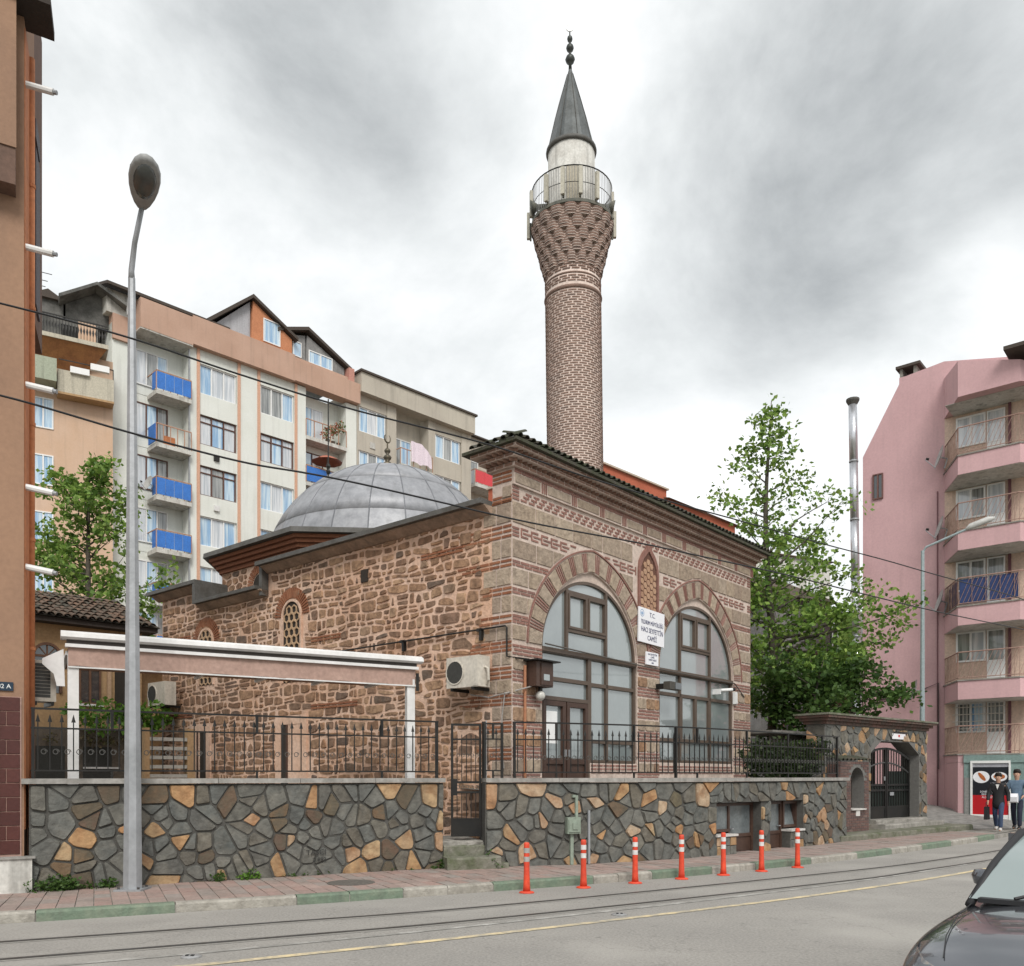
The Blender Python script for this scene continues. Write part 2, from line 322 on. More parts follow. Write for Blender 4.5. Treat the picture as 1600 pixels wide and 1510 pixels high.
def cells(seeds, x0, x1, y0, y1, gap, ax=1., holes=()):
    S = np.array(seeds, dtype=float); Q = S*np.array([ax, 1.]); res = []
    for i in range(len(S)):
        p = [(x0*ax, y0), (x1*ax, y0), (x1*ax, y1), (x0*ax, y1)]
        d = ((Q-Q[i])**2).sum(1); idx = np.argsort(d)[1:26]
        for j in idx:
            dx, dy = Q[j]-Q[i]; l = math.hypot(dx, dy)
            if l < 1e-6: continue
            nx, ny = dx/l, dy/l; c = nx*(Q[i][0]+Q[j][0])/2+ny*(Q[i][1]+Q[j][1])/2-gap/2
            p = clip(p, nx, ny, c)
            if len(p) < 3: break
        if len(p) < 3: continue
        p = [(x/ax, y) for x, y in p]; sx, sy = S[i]; dead = False
        for h in holes:
            if callable(h):
                p = h(p, sx, sy)
                if not p: dead = True; break
                continue
            hx0, hx1, hy0, hy1 = h
            ds = [(hx0-sx, (1, 0, hx0)), (sx-hx1, (-1, 0, -hx1)), (hy0-sy, (0, 1, hy0)), (sy-hy1, (0, -1, -hy1))]
            m, pl = max(ds, key=lambda q: q[0])
            if m < 0: dead = True; break
            if any(hx0 < q[0] < hx1 and hy0 < q[1] < hy1 for q in p) or (hx0-.25 < sx < hx1+.25 and hy0-.25 < sy < hy1+.25):
                p = clip(p, *pl)
            if len(p) < 3: dead = True; break
        if dead or len(p) < 3 or abs(area(p)) < gap*gap*1.2: continue
        # merge tiny edges
        q = [p[0]]
        for a in p[1:]:
            if math.hypot(a[0]-q[-1][0], a[1]-q[-1][1]) > .012: q.append(a)
        if len(q) > 2: res.append((q, (sx, sy)))
    return res
def rounded(p, k=.22):
    o = []; n = len(p)
    for i in range(n):
        a, b = p[i], p[(i+1) % n]; o.append((a[0]+(b[0]-a[0])*k, a[1]+(b[1]-a[1])*k)); o.append((b[0]+(a[0]-b[0])*k, b[1]+(a[1]-b[1])*k))
    return o
def jseeds(x0, x1, y0, y1, dx, dy, j=.42, course=None):
    s = []; y = y0+dy/2; r = 0
    while y < y1:
        x = x0+R.uniform(0, dx)
        while x < x1:
            s.append((x+R.uniform(-j, j)*dx*.6, y+R.uniform(-j, j)*dy)); x += dx*R.uniform(.55, 1.5)
        y += dy*R.uniform(.85, 1.15); r += 1
    return s
R.seed(101)
# ================================================================== STREET
def sweep(b, P, u0, u1, v0, v1, w0, w1, step=.3):
    n = max(2, int((u1-u0)/step)+1); vs_ = []; T = P.T
    for i in range(n):
        u = u0+(u1-u0)*i/(n-1)
        vs_ += [T(u, v0, w0), T(u, v0, w1), T(u, v1, w1), T(u, v1, w0)]
    fs = [(i*4+k, i*4+4+k, i*4+4+(k+1) % 4, i*4+(k+1) % 4) for i in range(n-1) for k in range(4)]
    fs = [f[::-1] for f in fs]+[(0, 1, 2, 3), (n*4-1, n*4-2, n*4-3, n*4-4)]
    o = len(b.v); b.v += vs_; b.f += [tuple(i+o for i in f) for f in fs]; return b
def ribbon(b, P, u0, u1, w0, w1, z, step=.4):
    n = max(2, int((u1-u0)/step)+1)
    for i in range(n):
        u = u0+(u1-u0)*i/(n-1); b.v += [P.T(u, z, w0), P.T(u, z, w1)]
    b.f += [(2*i, 2*i+1, 2*i+3, 2*i+2) for i in range(n-1)]; return b
KP = Path([(-26, 2.2), (-16, 5.9), (-10.2, 8.45), (-6.06, 10.19), (-4.31, 11.02), (-2.92, 11.68), (-1.56, 12.38), (.2, 13.32), (2.38, 14.6), (3.58, 15.38), (6.55, 17.6), (9.73, 20.4), (12.89, 23.4), (18, 28.9), (26, 39), (36, 54)])
gm = M('earth', (.20, .175, .14), .95, col2=(.14, .14, .09), scale=.4, bump=.2)
g = MB(); g.add([(-700, -300, -.35), (700, -300, -.35), (700, 1500, -.35), (-700, 1500, -.35)], [(0, 1, 2, 3)]); struct(g.build('ground', gm))
road = struct(ribbon(MB(), KP, 0, KP.len, 0, 8.4, 0.).build('road', asphalt))
b = MB(); ribbon(b, KP, 0, KP.len, -.14, -7.5, .112); sw = struct(b.build('sidewalk', concrete))
b = MB(); sweep(b, KP, 0, KP.len, -.1, .14, 8.4, 11.8); struct(b.build('near_sidewalk', concrete))
# kerb stones
kgreen = M('kerb_green', (.15, .20, .145), .85, col2=(.20, .23, .17), scale=4, lo=.42, hi=.7, bump=.2, streak=.4)
kgrey = M('kerb_grey', (.40, .375, .33), .9, col2=(.27, .25, .215), scale=4, bump=.25, streak=.4)
kx = [(-900, 0), (-700, 1), (-420, 0), (-200, 1), (-60, 0), (67, 1), (278, 0), (463, 1), (547, 1), (631, 0), (705, 0), (773, 1), (926, 0), (972, 0), (1019, 1), (1066, 1), (1116, 0), (1158, 0), (1185, 1), (1232, 1), (1272, 0), (1338, 1), (1393, 0), (1420, 0), (1443, 1), (1488, 0), (1527, 1), (1553, 0)]
kerb = struct(sweep(MB(), KP, 0, KP.len, -.1, .10, -.145, -.012, .5).build('kerb', concrete))
ks = [(KP.u_at_ratio((x-800)/1345), c) for x, c in kx]
us = KP.u_at_ratio(.56); k = 1
while us < 34: us += 1.0; ks.append((us, k // 2 % 2)); k += 1
for i in range(len(ks)-1):
    u0, c = ks[i]; u1 = ks[i+1][0]
    if u1-u0 < .15: continue
    b = MB(); dz = R.uniform(-.006, .006); dw = R.uniform(-.006, .006)
    n = max(3, int((u1-u0)/.3)+2); A = []
    for q in range(n):
        u = u0+.008+(u1-u0-.016)*q/(n-1)
        A.append([KP.T(u, v, w_+dw) for v, w_ in ((-.05, -.15), (-.05, 0), (.105+dz, -.004), (.132+dz, -.028), (.134+dz, -.15))])
    b.v = [p for r_ in A for p in r_]; b.f = [(q*5+k, q*5+(k+1) % 5, q*5+5+(k+1) % 5, q*5+5+k) for q in range(n-1) for k in range(5)]+[(4, 3, 2, 1, 0), tuple(range(n*5-5, n*5))]
    b.build('kerb_stone', kgreen if c else kgrey, kerb)
# paving slabs
pave = M('pavers', 0, .9, pal=[(.32, .225, .195), (.36, .26, .225), (.30, .27, .245), (.34, .235, .205), (.29, .245, .22), (.38, .285, .25), (.33, .215, .185)], col2=(.22, .19, .165), scale=2, lo=.45, hi=.8, bump=.15, bscale=45)
pave_i = M('pavers_far', 0, .9, pal=[(.31, .225, .2), (.35, .26, .23), (.30, .26, .235), (.33, .235, .205)], rnd='isl', col2=(.22, .19, .165), scale=2, lo=.45, hi=.8, bump=.15, bscale=45)
uL = KP.u_at_ratio(-.72); far = MB(); cnt = 0; uu = uL; row = 0
while uu < 46:
    wd = .215; 
    for r_ in range(8):
        w1 = -.155-.40*r_-(.0 if row % 2 == 0 else .13); w0 = w1-.392
        if r_ == 0 and row % 2: w1 = -.155
        if r_ >= 6 and uu < 33: continue
        big = cnt < 300 and r_ < 5
        q = MB() if big else far; dz = R.uniform(-.004, .004)
        a, c_, d_, e_ = [KP.T(uu+x, 0, y) for x, y in ((.006, w1), (wd-.006, w1), (wd-.006, w0), (.006, w0))]
        vv = [(p[0], p[1], .10) for p in (a, c_, d_, e_)]+[(p[0], p[1], .1265+dz) for p in (a, c_, d_, e_)]
        q.add(vv, [(7, 6, 5, 4), (0, 4, 5, 1), (1, 5, 6, 2), (2, 6, 7, 3), (3, 7, 4, 0)])
        if big: q.build('paving_slab', pave, sw); cnt += 1
    uu += wd; row += 1
far.build('paving_slabs_far', pave_i, sw, kind='stuff')
# road markings
ypaint = M('yellow_paint', (.68, .56, .34), .8, col2=(.36, .33, .27), scale=4, lo=.42, hi=.62, bump=.1)
wpaint = M('white_paint', (.46, .45, .42), .85, col2=(.26, .25, .23), scale=3, lo=.35, hi=.55, bump=.1)
YP = Path([(-13, 2.4), (-6.5, 6.1), (-2.95, 7.93), (-2.46, 8.2), (.14, 9.74), (4.76, 12.85), (8.79, 16.1), (14, 21), (21, 29.5)])
struct(ribbon(MB(), YP, 0, YP.len, -.055, .055, .006).build('yellow_line', ypaint))
struct(ribbon(MB(), YP, 0, YP.len, -.62, -.53, .005).build('faded_white_line', wpaint))
R1 = Path([(-14, 5.2), (-8.5, 7.65), (-5.39, 9.07), (-2.88, 10.25), (0, 11.75), (5.76, 15.55), (8.87, 17.95), (13, 21.8), (20, 29.6)])
R2 = Path([(-13.4, 4.3), (-8, 6.75), (-4.9, 8.2), (-2.63, 9.3), (0, 10.72), (5.26, 14.15), (7.41, 15.8), (13.2, 20.9), (20.5, 29)])
groove = M('rail_groove', (.06, .055, .05), .9, col2=(.10, .095, .085), bump=.1)
seam = M('patched_asphalt', (.30, .285, .26), .9, col2=(.25, .24, .22), scale=1.2, bump=.2, bscale=60)
for nm_, P, lab in (('tram_rail', R1, 'steel tram rail set in the road, the one beside the kerb'), ('tram_rail', R2, 'steel tram rail set in the road, the one beside the yellow line')):
    h = sweep(MB(), P, 0, P.len, -.05, .009, -.02, .02, .5).build(nm_, steel); tag(h, lab, 'rail', 'tram rails')
    ribbon(MB(), P, 0, P.len, .022, .048, .007).build('groove', groove, h)
    ribbon(MB(), P, 0, P.len, -.09, .12, .003).build('rail_bed', seam, h)
for p, lab in (((-3.1, 8.32), 'flat metal road stud by the yellow line, below the lamp post'), ((1.35, 10.85), 'flat metal road stud by the yellow line, across from the orange posts')):
    t = thing('road_stud', lab, 'road stud', (*p, 0))
    b = MB(); b.lathe([(.10, .001), (.10, .012), (.07, .022), (.03, .026)], 12, p); b.build('base', M('stud_metal', (.42, .42, .42), .4, metal=.5, bump=0), t)
    MB().box(p[0]-.04, p[0]-.012, p[1]-.055, p[1]-.02, .02, .032).build('reflector', black_rub, t); MB().box(p[0]+.012, p[0]+.04, p[1]-.055, p[1]-.02, .02, .032).build('reflector', black_rub, t)
mh = MB(); mh.lathe([(.36, .118), (.36, .134), (.33, .136)], 24, (-2.45, 13.1)); tag(mh.build('manhole_cover', M('manhole', (.17, .155, .135), .8, col2=(.11, .10, .09), scale=20, bump=.3, bscale=30, metal=.2)), 'round iron manhole cover let into the paving before the stone wall', 'manhole cover')

# ------------------------------------------------------------------ bollards
orange = M('bollard_orange', (.72, .075, .03), .5, col2=(.58, .06, .03), scale=6, bump=.03)
reflect = M('bollard_band', (.66, .64, .62), .4, bump=0, var=.1); reflect_g = M('bollard_band_grey', (.38, .37, .35), .5, bump=0)
def bollard(p, lab, bands):
    t = thing('bollard', lab, 'bollard', p, 'flexible posts along the kerb'); x, y, _ = p
    MB().lathe([(.115, 0), (.115, .012), (.10, .022), (.055, .03), (.05, .05)], 16, (x, y)).build('base', orange, t, True)
    MB().lathe([(.058, .03), (.05, .12), (.044, .30), (.042, .70), (.044, .73), (.034, .755), (.02, .757)], 14, (x, y)).build('post', orange, t, True)
    for z0, mt in bands: MB().lathe([(.0455, z0), (.0455, z0+.075)], 14, (x, y), False, False).build('reflective_band', mt, t, True)
    return t
bl = 'orange flexible bollard with pale reflective bands at the kerb foot'
for i, (x, y) in enumerate([(.22, 12.90), (1.12, 13.48), (2.01, 14.05), (2.88, 14.62), (3.73, 15.19), (4.58, 15.8), (5.46, 16.46)]):
    mt = reflect_g if i == 0 else reflect
    bollard((x, y, 0), ['orange flexible bollard with dull grey bands, the one nearest the entrance steps', 'orange flexible bollard with white bands before the green meter box', 'orange flexible bollard, third from the entrance steps', 'orange flexible bollard, fourth from the entrance steps', 'orange flexible bollard before the first basement door, fifth from the steps', 'orange flexible bollard between the two basement doors', 'orange flexible bollard before the tilted basement window, last towards the gateway'][i], [(.60, mt), (.47, mt)] if i != 0 else [(.60, mt), (.47, mt)])

# ------------------------------------------------------------------ retaining walls
WLP = Path([(-6.80, 12.12), (-5.4, 12.92), (-3.8, 13.82), (-2.35, 14.62), (-1.22, 15.24)])
WRP = Path([(-.48, 15.36), (.98, 15.78), (2.67, 16.58), (4.01, 17.48), (5.4, 18.66), (6.82, 19.98), (8.34, 21.5)])
CAPZ = 1.715
def crazy(P, u0, u1, z0, z1, sp, parent, holes=(), T=None, gap=.012, c1=.03, tanp=.18):
    T = T or P.T; tans = []
    for p, s in cells([q for q in jseeds(u0, u1, z0, z1, sp*1.0, sp*.86, .85) if R.random() > .16], u0, u1, z0, z1, gap, 1., holes):
        ar = abs(area(p)); r_ = R.random(); pt = tanp*(2.4 if ar < sp*sp*.85 else 1.3)
        if any(math.dist(s, q) < sp*1.45 for q in tans): pt = .012
        mt = tan_stone if r_ < pt else brown_stone if r_ < pt+.10 else slate
        if mt is tan_stone: tans.append(s)
        b = MB(T); d = c1+R.uniform(-.012, .016)
        if P is not None:   # split long edges so the piece follows the bend
            pass
        q_ = []
        for i_ in range(len(p)):      # knock the corners off and let the edges wander
            a_, b2 = p[i_], p[(i_+1) % len(p)]; l_ = math.dist(a_, b2); k_ = min(.3, .022/max(l_, .01)); q_ += [(a_[0]+(b2[0]-a_[0])*k_, a_[1]+(b2[1]-a_[1])*k_), (b2[0]+(a_[0]-b2[0])*k_, b2[1]+(a_[1]-b2[1])*k_)]
        b.stone(q_, -.02, d, .018, .05, rings=1); b.build('stone', mt, parent)
wl = thing('retaining_wall', 'crazy-paved stone retaining wall under the awning courtyard, grey with tan pieces', 'wall', (*WLP.at(3)[0], .1))
sweep(MB(), WLP, 0, WLP.len, -.1, 1.63, -.40, 0).build('core', joint_dark, wl)
crazy(WLP, .01, WLP.len-.01, .11, 1.625, .238, wl)
# coping in lengths
def copings(P, parent, cuts):
    for i in range(len(cuts)-1): sweep(MB(), P, cuts[i]+.004, cuts[i+1]-.004, 1.64, CAPZ, -.44, .075).build('coping', coping, parent)
copings(WLP, wl, [-.1]+[WLP.len*i/5 for i in range(1, 5)]+[WLP.len+.02])
wr = thing('retaining_wall', 'crazy-paved stone retaining wall with two brown basement doors below the arched facade', 'wall', (*WRP.at(5)[0], .1))
ur = lambda x: WRP.u_at_ratio((x-800)/1345)
OP = [(ur(1117), ur(1188), 1.20), (ur(1203), ur(1257), 1.20)]
core = MB(); prev = 0.
for a, c_, zt in OP:
    sweep(core, WRP, prev, a, -.1, 1.63, -.45, 0); sweep(core, WRP, a, c_, zt, 1.63, -.45, 0); sweep(core, WRP, a, c_, -.1, 1.6, -.55, -.36); prev = c_
sweep(core, WRP, prev, WRP.len, -.1, 1.63, -.45, 0); core.build('core', joint_dark, wr)
crazy(WRP, .01, WRP.len-.01, .11, 1.625, .238, wr, [(a, c_, -.5, zt) for a, c_, zt in OP])
copings(WRP, wr, [0]+[WRP.len*i/8 for i in range(1, 8)]+[WRP.len+.06])
# end face of the right wall towards the gate
T = Frame((-.48, 15.36), (-.27, -.96))
# basement openings
sillm = M('white_sill', (.62, .60, .57), .7, bump=.05, col2=(.45, .43, .4))
for k, (a, c_, zt) in enumerate(OP):
    L_ = c_-a; pd = a+L_*(.42 if k == 0 else 0.0); pe = c_ if k == 0 else a+L_*.58
    d = thing('basement_door', 'brown basement door with a glazed top, '+('window joined on its street-lamp side' if k == 0 else 'tilted window joined on its stone-gateway side'), 'door', (*WRP.at((pd+pe)/2)[0], .13))
    b = MB(WRP.T); fw = .06
    for q in ((pd, pd+fw, .13, zt-.02, -.30, -.2), (pe-fw, pe, .13, zt-.02, -.30, -.2), (pd+fw, pe-fw, zt-.08, zt-.02, -.30, -.2), (pd+fw, pe-fw, .45, .52, -.29, -.21)): b.box(*q)
    b.build('door_frame', door_brown, d); MB(WRP.T).box(pd+fw, pe-fw, .14, .45, -.285, -.235).build('panel', door_brown, d)
    MB(WRP.T).box(pd+fw, pe-fw, .52, zt-.08, -.27, -.25).build('pane', M('murky_glass', (.16, .18, .185), .18, col2=(.10, .115, .12), bump=0, spec=.8), d)
    MB(WRP.T).box(pe-.16 if k else pd+.1, pe-.10 if k else pd+.16, .62, .64, -.24, -.17).build('handle', galv, d)
    qa, qb = (a, pd) if k == 0 else (pe, c_)
    wn = thing('basement_window', 'small brown framed basement window beside '+('the wider basement door' if k == 0 else 'the narrower basement door, sash tilted inward'), 'window', (*WRP.at((qa+qb)/2)[0], .5))
    part('frame', door_brown, wn, [(qa, qa+.05, .58, zt-.02, -.26, -.16), (qb-.05, qb, .58, zt-.02, -.26, -.16), (qa+.05, qb-.05, .58, .64, -.26, -.16), (qa+.05, qb-.05, zt-.08, zt-.02, -.26, -.16)], WRP.T)
    g_ = MB(WRP.T); t_ = .12 if k else 0
    g_.add([(qa+.05, .64, -.2), (qb-.05, .64, -.2), (qb-.05, zt-.08, -.2-t_), (qa+.05, zt-.08, -.2-t_), (qa+.05, .64, -.215), (qb-.05, .64, -.215), (qb-.05, zt-.08, -.215-t_), (qa+.05, zt-.08, -.215-t_)], [(0, 1, 2, 3), (7, 6, 5, 4), (0, 4, 5, 1), (3, 2, 6, 7)])
    g_.build('pane', M('murky_glass', (.16, .18, .185), .18), wn)
    b = MB(WRP.T); b.box(qa, qb, .10, .50, -.3, .0); b.build('apron', joint_dark, wn)
    for q in range(3):
        for z in (.12, .31): b = MB(WRP.T); w_ = (qb-qa)/3; b.stone([(qa+w_*q+.01, z), (qa+w_*(q+1)-.01, z), (qa+w_*(q+1)-.02, z+.18), (qa+w_*q+.015, z+.175)], -.02, .02, .01); b.build('stone', R.choice([slate, slate, tan_stone]), wn)
    part('sill', sillm, wn, [(qa-.02, qb+.01, .50, .545, -.25, .05)], WRP.T)
# graffiti cut into one stone
gi = M('graffiti_ink', (.03, .03, .028), .9, bump=0, var=0)
uG = WLP.u_at_ratio((497-800)/1345); p, d = WLP.at(uG); pp = Vector(WLP.T(uG, .50, .056))
text('graffiti', 'TASCI', .125, gi, wl, pp, (d.x, d.y, 0), (0, 0, 1), .002); text('graffiti', '2.892', .10, gi, wl, pp+Vector((.06*d.x, .06*d.y, -.12)), (d.x, d.y, 0), (0, 0, 1), .002)

# terraces behind the walls
b = MB(); n = 24
for i in range(n): u = WRP.len*i/(n-1); b.v += [WRP.T(u, 1.5, -.40), (WRP.at(u)[0].x-2.5, WRP.at(u)[0].y+9, 1.5)]
b.f = [(2*i, 2*i+2, 2*i+3, 2*i+1) for i in range(n-1)]; struct(b.build('terrace', concrete))
b = MB(); 
for i in range(n): u = WLP.len*i/(n-1); b.v += [WLP.T(u, .60, -.38), (WLP.at(u)[0].x-6.5, WLP.at(u)[0].y+9.5, .60)]
b.f = [(2*i, 2*i+2, 2*i+3, 2*i+1) for i in range(n-1)]; struct(b.build('courtyard', concrete))
# gate pier edge of the terrace
tp = thing('terrace_pier', 'stone-faced pier carrying the terrace at the iron garden gate', 'wall', (-.3, 15.9, .1))
T = Frame((-.48, 15.36), (.06, 1.)); 
MB().add([(-.47, 15.40, -.1), (.1, 15.6, -.1), (.15, 16.35, -.1), (-.38, 16.25, -.1), (-.47, 15.40, 1.6), (.1, 15.6, 1.6), (.15, 16.35, 1.6), (-.38, 16.25, 1.6)], [(3, 2, 1, 0), (4, 5, 6, 7), (0, 1, 5, 4), (1, 2, 6, 5), (2, 3, 7, 6), (3, 0, 4, 7)]).build('core', joint_dark, tp)

# ------------------------------------------------------------------ iron fences
def barmesh(z0, z1, name, fin=True):
    b = MB(); b.box(-.008, .008, -.008, .008, z0, z1)
    if fin: b.add([(-.03, 0, z1-.01), (0, -.012, z1-.01), (.03, 0, z1-.01), (0, .012, z1-.01), (0, 0, z1+.11)], [(0, 1, 4), (1, 2, 4), (2, 3, 4), (3, 0, 4), (3, 2, 1, 0)])
    return b
PROTO = {}
def fence(P, u0, u1, lab, zt, z2, zb, wof=-.17, name='iron_fence', posts=(), step=.152, group=None):
    t = thing(name, lab, 'fence', (*P.at((u0+u1)/2)[0], CAPZ)); b = MB()
    sweep(b, P, u0, u1, zt-.014, zt+.014, wof-.016, wof+.016).build('top_rail', iron, t)
    sweep(MB(), P, u0, u1, z2-.012, z2+.012, wof-.012, wof+.012).build('rail', iron, t); sweep(MB(), P, u0, u1, zb-.012, zb+.012, wof-.012, wof+.012).build('rail', iron, t)
    for up in posts: MB(P.T).box(up-.022, up+.022, CAPZ-.01, zt, wof-.024, wof+.024).build('post', iron, t)
    u = u0+step*.6; k = 0
    while u < u1-.03:
        loc = P.T(u, zb, wof); d = P.at(u)[1]; rz = math.atan2(d.y, d.x)
        key = ('bar', round(z2-zb, 3))
        if key not in PROTO:
            q = barmesh(0, z2-zb+.10, 'bar'); o = q.build('bar', iron, t, keep=(0, 0, 0)); PROTO[key] = o; place(o, t, loc); o.rotation_euler.z = rz
            s = MB(); pts = [(.045*math.cos(a)*(1-.06*a), 0, .045*math.sin(a)*(1-.06*a)) for a in [i*PI/5 for i in range(13)]]; s.tube(pts, .006, 5); so_ = s.build('scroll', iron_scroll, t, keep=(0, 0, 0)); PROTO['s'] = so_; place(so_, t, P.T(u+step*.5, zb+.27, wof)); so_.rotation_euler.z = rz
        else:
            share(PROTO[key], 'bar', t, loc, (0, 0, rz)); share(PROTO['s'], 'scroll', t, P.T(u+step*.5, zb+.27, wof), (0, 0, rz))
        u += step; k += 1
    for up in [u0+(u1-u0)*(i+.5)/max(1, int((u1-u0)/1.6)) for i in range(max(1, int((u1-u0)/1.6)))]:
        MB(P.T).box(up-.02, up+.02, z2, zt, wof-.02, wof+.02).build('strut', iron, t); MB(P.T).box(up-.015, up+.015, CAPZ-.01, zb, wof-.015, wof+.015).build('foot', iron, t)
    return t
fence(WLP, .02, WLP.len-.02, 'black iron fence with arrow-tipped bars on the wall by the awning', 2.72, 2.44, 1.83, posts=(WLP.len-.05, .05))
fence(WRP, .0, ur(790), 'short black iron fence panel fixed beside the garden gate', 2.70, 2.42, 1.85, posts=(.03, ur(790)-.02))
fence(WRP, ur(806), WRP.len-.1, 'long black iron fence with arrow-tipped bars before the arched windows', 2.73, 2.42, 1.82, posts=(ur(806)+.03, ur(1068), WRP.len-.13))
# garden gate
GT = Frame((-1.10, 15.52), (.985, .17))
gt = thing('garden_gate', 'narrow black iron garden gate standing shut above the stone steps', 'gate', (-.83, 15.57, .62))
part('gate_frame', iron, gt, [(0, .04, .66, 2.70, -.02, .02), (.51, .55, .66, 2.70, -.02, .02), (.04, .51, 2.66, 2.70, -.018, .018), (.04, .51, 2.40, 2.43, -.012, .012), (.04, .51, 1.62, 1.66, -.015, .015), (.04, .51, 1.44, 1.48, -.015, .015), (.04, .51, .66, .70, -.02, .02), (.04, .51, .96, .99, -.015, .015)], GT)
part('kick_plate', iron, gt, [(.04, .51, .70, .96, -.008, .008)], GT); part('lock_plate', iron, gt, [(.0, .11, 1.40, 1.70, -.03, .03)], GT)
for i in range(5):
    u = .11+i*.085
    o = MB(GT); o.box(u-.007, u+.007, .99, 1.44, -.007, .007); o.build('bar', iron, gt); o = MB(GT); o.box(u-.007, u+.007, 1.66, 2.50, -.007, .007); o.build('bar', iron, gt)
    share(PROTO['s'], 'scroll', gt, GT(u+.02, 2.12, 0), (0, 0, .17), (.8, 1, .8)); share(PROTO['s'], 'scroll', gt, GT(u+.02, 1.55, 0), (0, 0, .17), (.8, 1, .8))
gp = thing('gate_post', 'pale and black twin steel post hinging the garden gate', 'post', (-.5, 15.6, .6))
MB(GT).box(.565, .625, .6, 2.74, -.03, .03).build('black_post', iron, gp); MB(GT).box(.63, .65, .6, 2.76, -.012, .012).build('pale_pipe', galv, gp)
st = thing('entrance_steps', 'worn mossy stone steps climbing to the garden gate', 'steps', (-.9, 15.1, .11)); ST = Frame((-1.22, 15.24), (.95, .30))
def worn(T, boxes, name, mat, par):
    for q in boxes:
        b = MB(T); a0, a1, b0, b1, c0, c1 = q; n = 7; up = []
        for i in range(n+1):
            a = a0+(a1-a0)*i/n; j = lambda s=.018: R.uniform(-s, s)
            up += [(a, b0, c0), (a, b0, c1+j(.01)), (a, b1-.03+j(), c1+j()), (a, b1+j(.012), c1-.03+j(.01)), (a, b1+j(.01), c0)]
        fs = [(i*5+k, i*5+5+k, i*5+5+(k+1) % 5, i*5+(k+1) % 5) for i in range(n) for k in range(5)]+[(0, 1, 2, 3, 4), (n*5+4, n*5+3, n*5+2, n*5+1, n*5)]
        b.add(up, fs); b.build(name, mat, par)
worn(ST, [(-.02, .95, .09, .34, -.35, .42)], 'step', mossy, st); worn(ST, [(.0, .78, .30, .52, -.55, .06)], 'step', mossy, st); worn(ST, [(-.02, .74, .50, .60, -1.4, .0)], 'landing', concrete, st)
worn(ST, [(.80, 1.12, .09, .22, .05, .34)], 'block', mossy, st)
# meter box and conduits on the wall
meter = M('meter_green', (.27, .32, .26), .6, col2=(.22, .26, .21), bump=.03)
u = ur(891); mbx = thing('meter_box', 'small green meter box with conduit on the crazy-paved wall', 'meter box', WRP.T(u, .13, .05))
part('box', meter, mbx, [(u-.13, u+.13, .70, 1.0, .03, .15)], WRP.T); part('cover', meter, mbx, [(u-.11, u+.11, .73, .96, .15, .17), (u-.04, u+.06, .78, .9, .17, .19)], WRP.T)
part('conduit', meter, mbx, [(u-.04, u+.02, .13, .70, .03, .08)], WRP.T); part('conduit', meter, mbx, [(u+.06, u+.11, 1.0, 1.40, .03, .08), (u+.0, u+.06, 1.36, 1.41, .03, .08)], WRP.T)
u = ur(919); tag(part('drain_pipe', galv, None, [(u-.02, u+.02, .13, 1.12, .03, .08)], WRP.T), 'thin grey pipe running down the wall beside the meter box', 'pipe')

# ------------------------------------------------------------------ street lamps
lp = thing('street_lamp', 'tall galvanised street lamp with an oval head by the crazy-paved wall', 'street lamp', (-5.42, 12.30, .12))
px, py = -5.42, 12.30
part('base_plate', galv, lp, [(px-.19, px+.19, py-.19, py+.19, .125, .15)])
MB().tube([(px, py, .14), (px-.012, py+.03, 1.6), (px-.08, py+.15, 8.95)], [.135, .12, .052], 8).build('pole', galv, lp)
for dx in (-.14, .14):
    for dy in (-.14, .14): MB().lathe([(.02, .15), (.02, .18)], 6, (px+dx, py+dy)).build('bolt', steel, lp)
MB().tube([(px-.08, py+.15, 8.9), (px-.075, py+.13, 9.05), (px+.02, py+.02, 9.38), (-5.2, 12.1, 9.75)], [.05, .042, .038, .036], 8).build('arm', galv, lp, True)
lamp_h = M('lamp_housing', (.30, .305, .30), .5, bump=0); lamp_g = M('lamp_glass', (.07, .075, .07), .25, bump=0, var=.3, bscale=12, spec=.7)
A = Vector((-5.2, 12.1, 9.74)); B = Vector((-4.86, 11.45, 9.95)); ax = (B-A).normalized(); sd = ax.cross(Vector((0, 0, 1))).normalized(); upv = sd.cross(ax)
def lens(z0, z1, k0, k1, name, mt, par, seg=18):
    b = MB(); 
    for zz, k in ((z0, k0*.9), ((z0*.7+z1*.3), k0), ((z0*.3+z1*.7), k1), (z1, k1*.6)):
        for i in range(seg):
            t = 2*PI*i/seg; a = math.cos(t); wd = .2*(1+.22*a)
            b.v.append(tuple(A+ax*(.37+.44*a*k)+sd*(wd*math.sin(t)*k)+upv*zz))
    b.f = [(r*seg+i, r*seg+(i+1) % seg, (r+1)*seg+(i+1) % seg, (r+1)*seg+i) for r in range(3) for i in range(seg)]+[tuple(range(seg-1, -1, -1)), tuple(range(3*seg, 4*seg))]
    return b.build(name, mt, par, True)
lens(-.02, .15, 1, .9, 'housing', lamp_h, lp)
b = MB(); seg = 18
for zz, k in ((-.025, .54), (-.08, .48), (-.11, .24)):
    for i in range(seg): t = 2*PI*i/seg; b.v.append(tuple(A+ax*(.45+.34*math.cos(t)*k/.7)+sd*(.19*math.sin(t)*k/.7)+upv*zz))
b.f = [(r*seg+i, (r+1)*seg+i, (r+1)*seg+(i+1) % seg, r*seg+(i+1) % seg) for r in range(2) for i in range(seg)]+[tuple(range(2*seg+seg-1, 2*seg-1, -1))]; b.build('bowl', lamp_g, lp, True)
l2 = thing('street_lamp', 'slim distant street lamp with a raked arm beside the pink building', 'street lamp', (13.1, 27.5, .1))
teal = M('lamp_teal', (.30, .36, .37), .5, metal=.2, bump=.02)
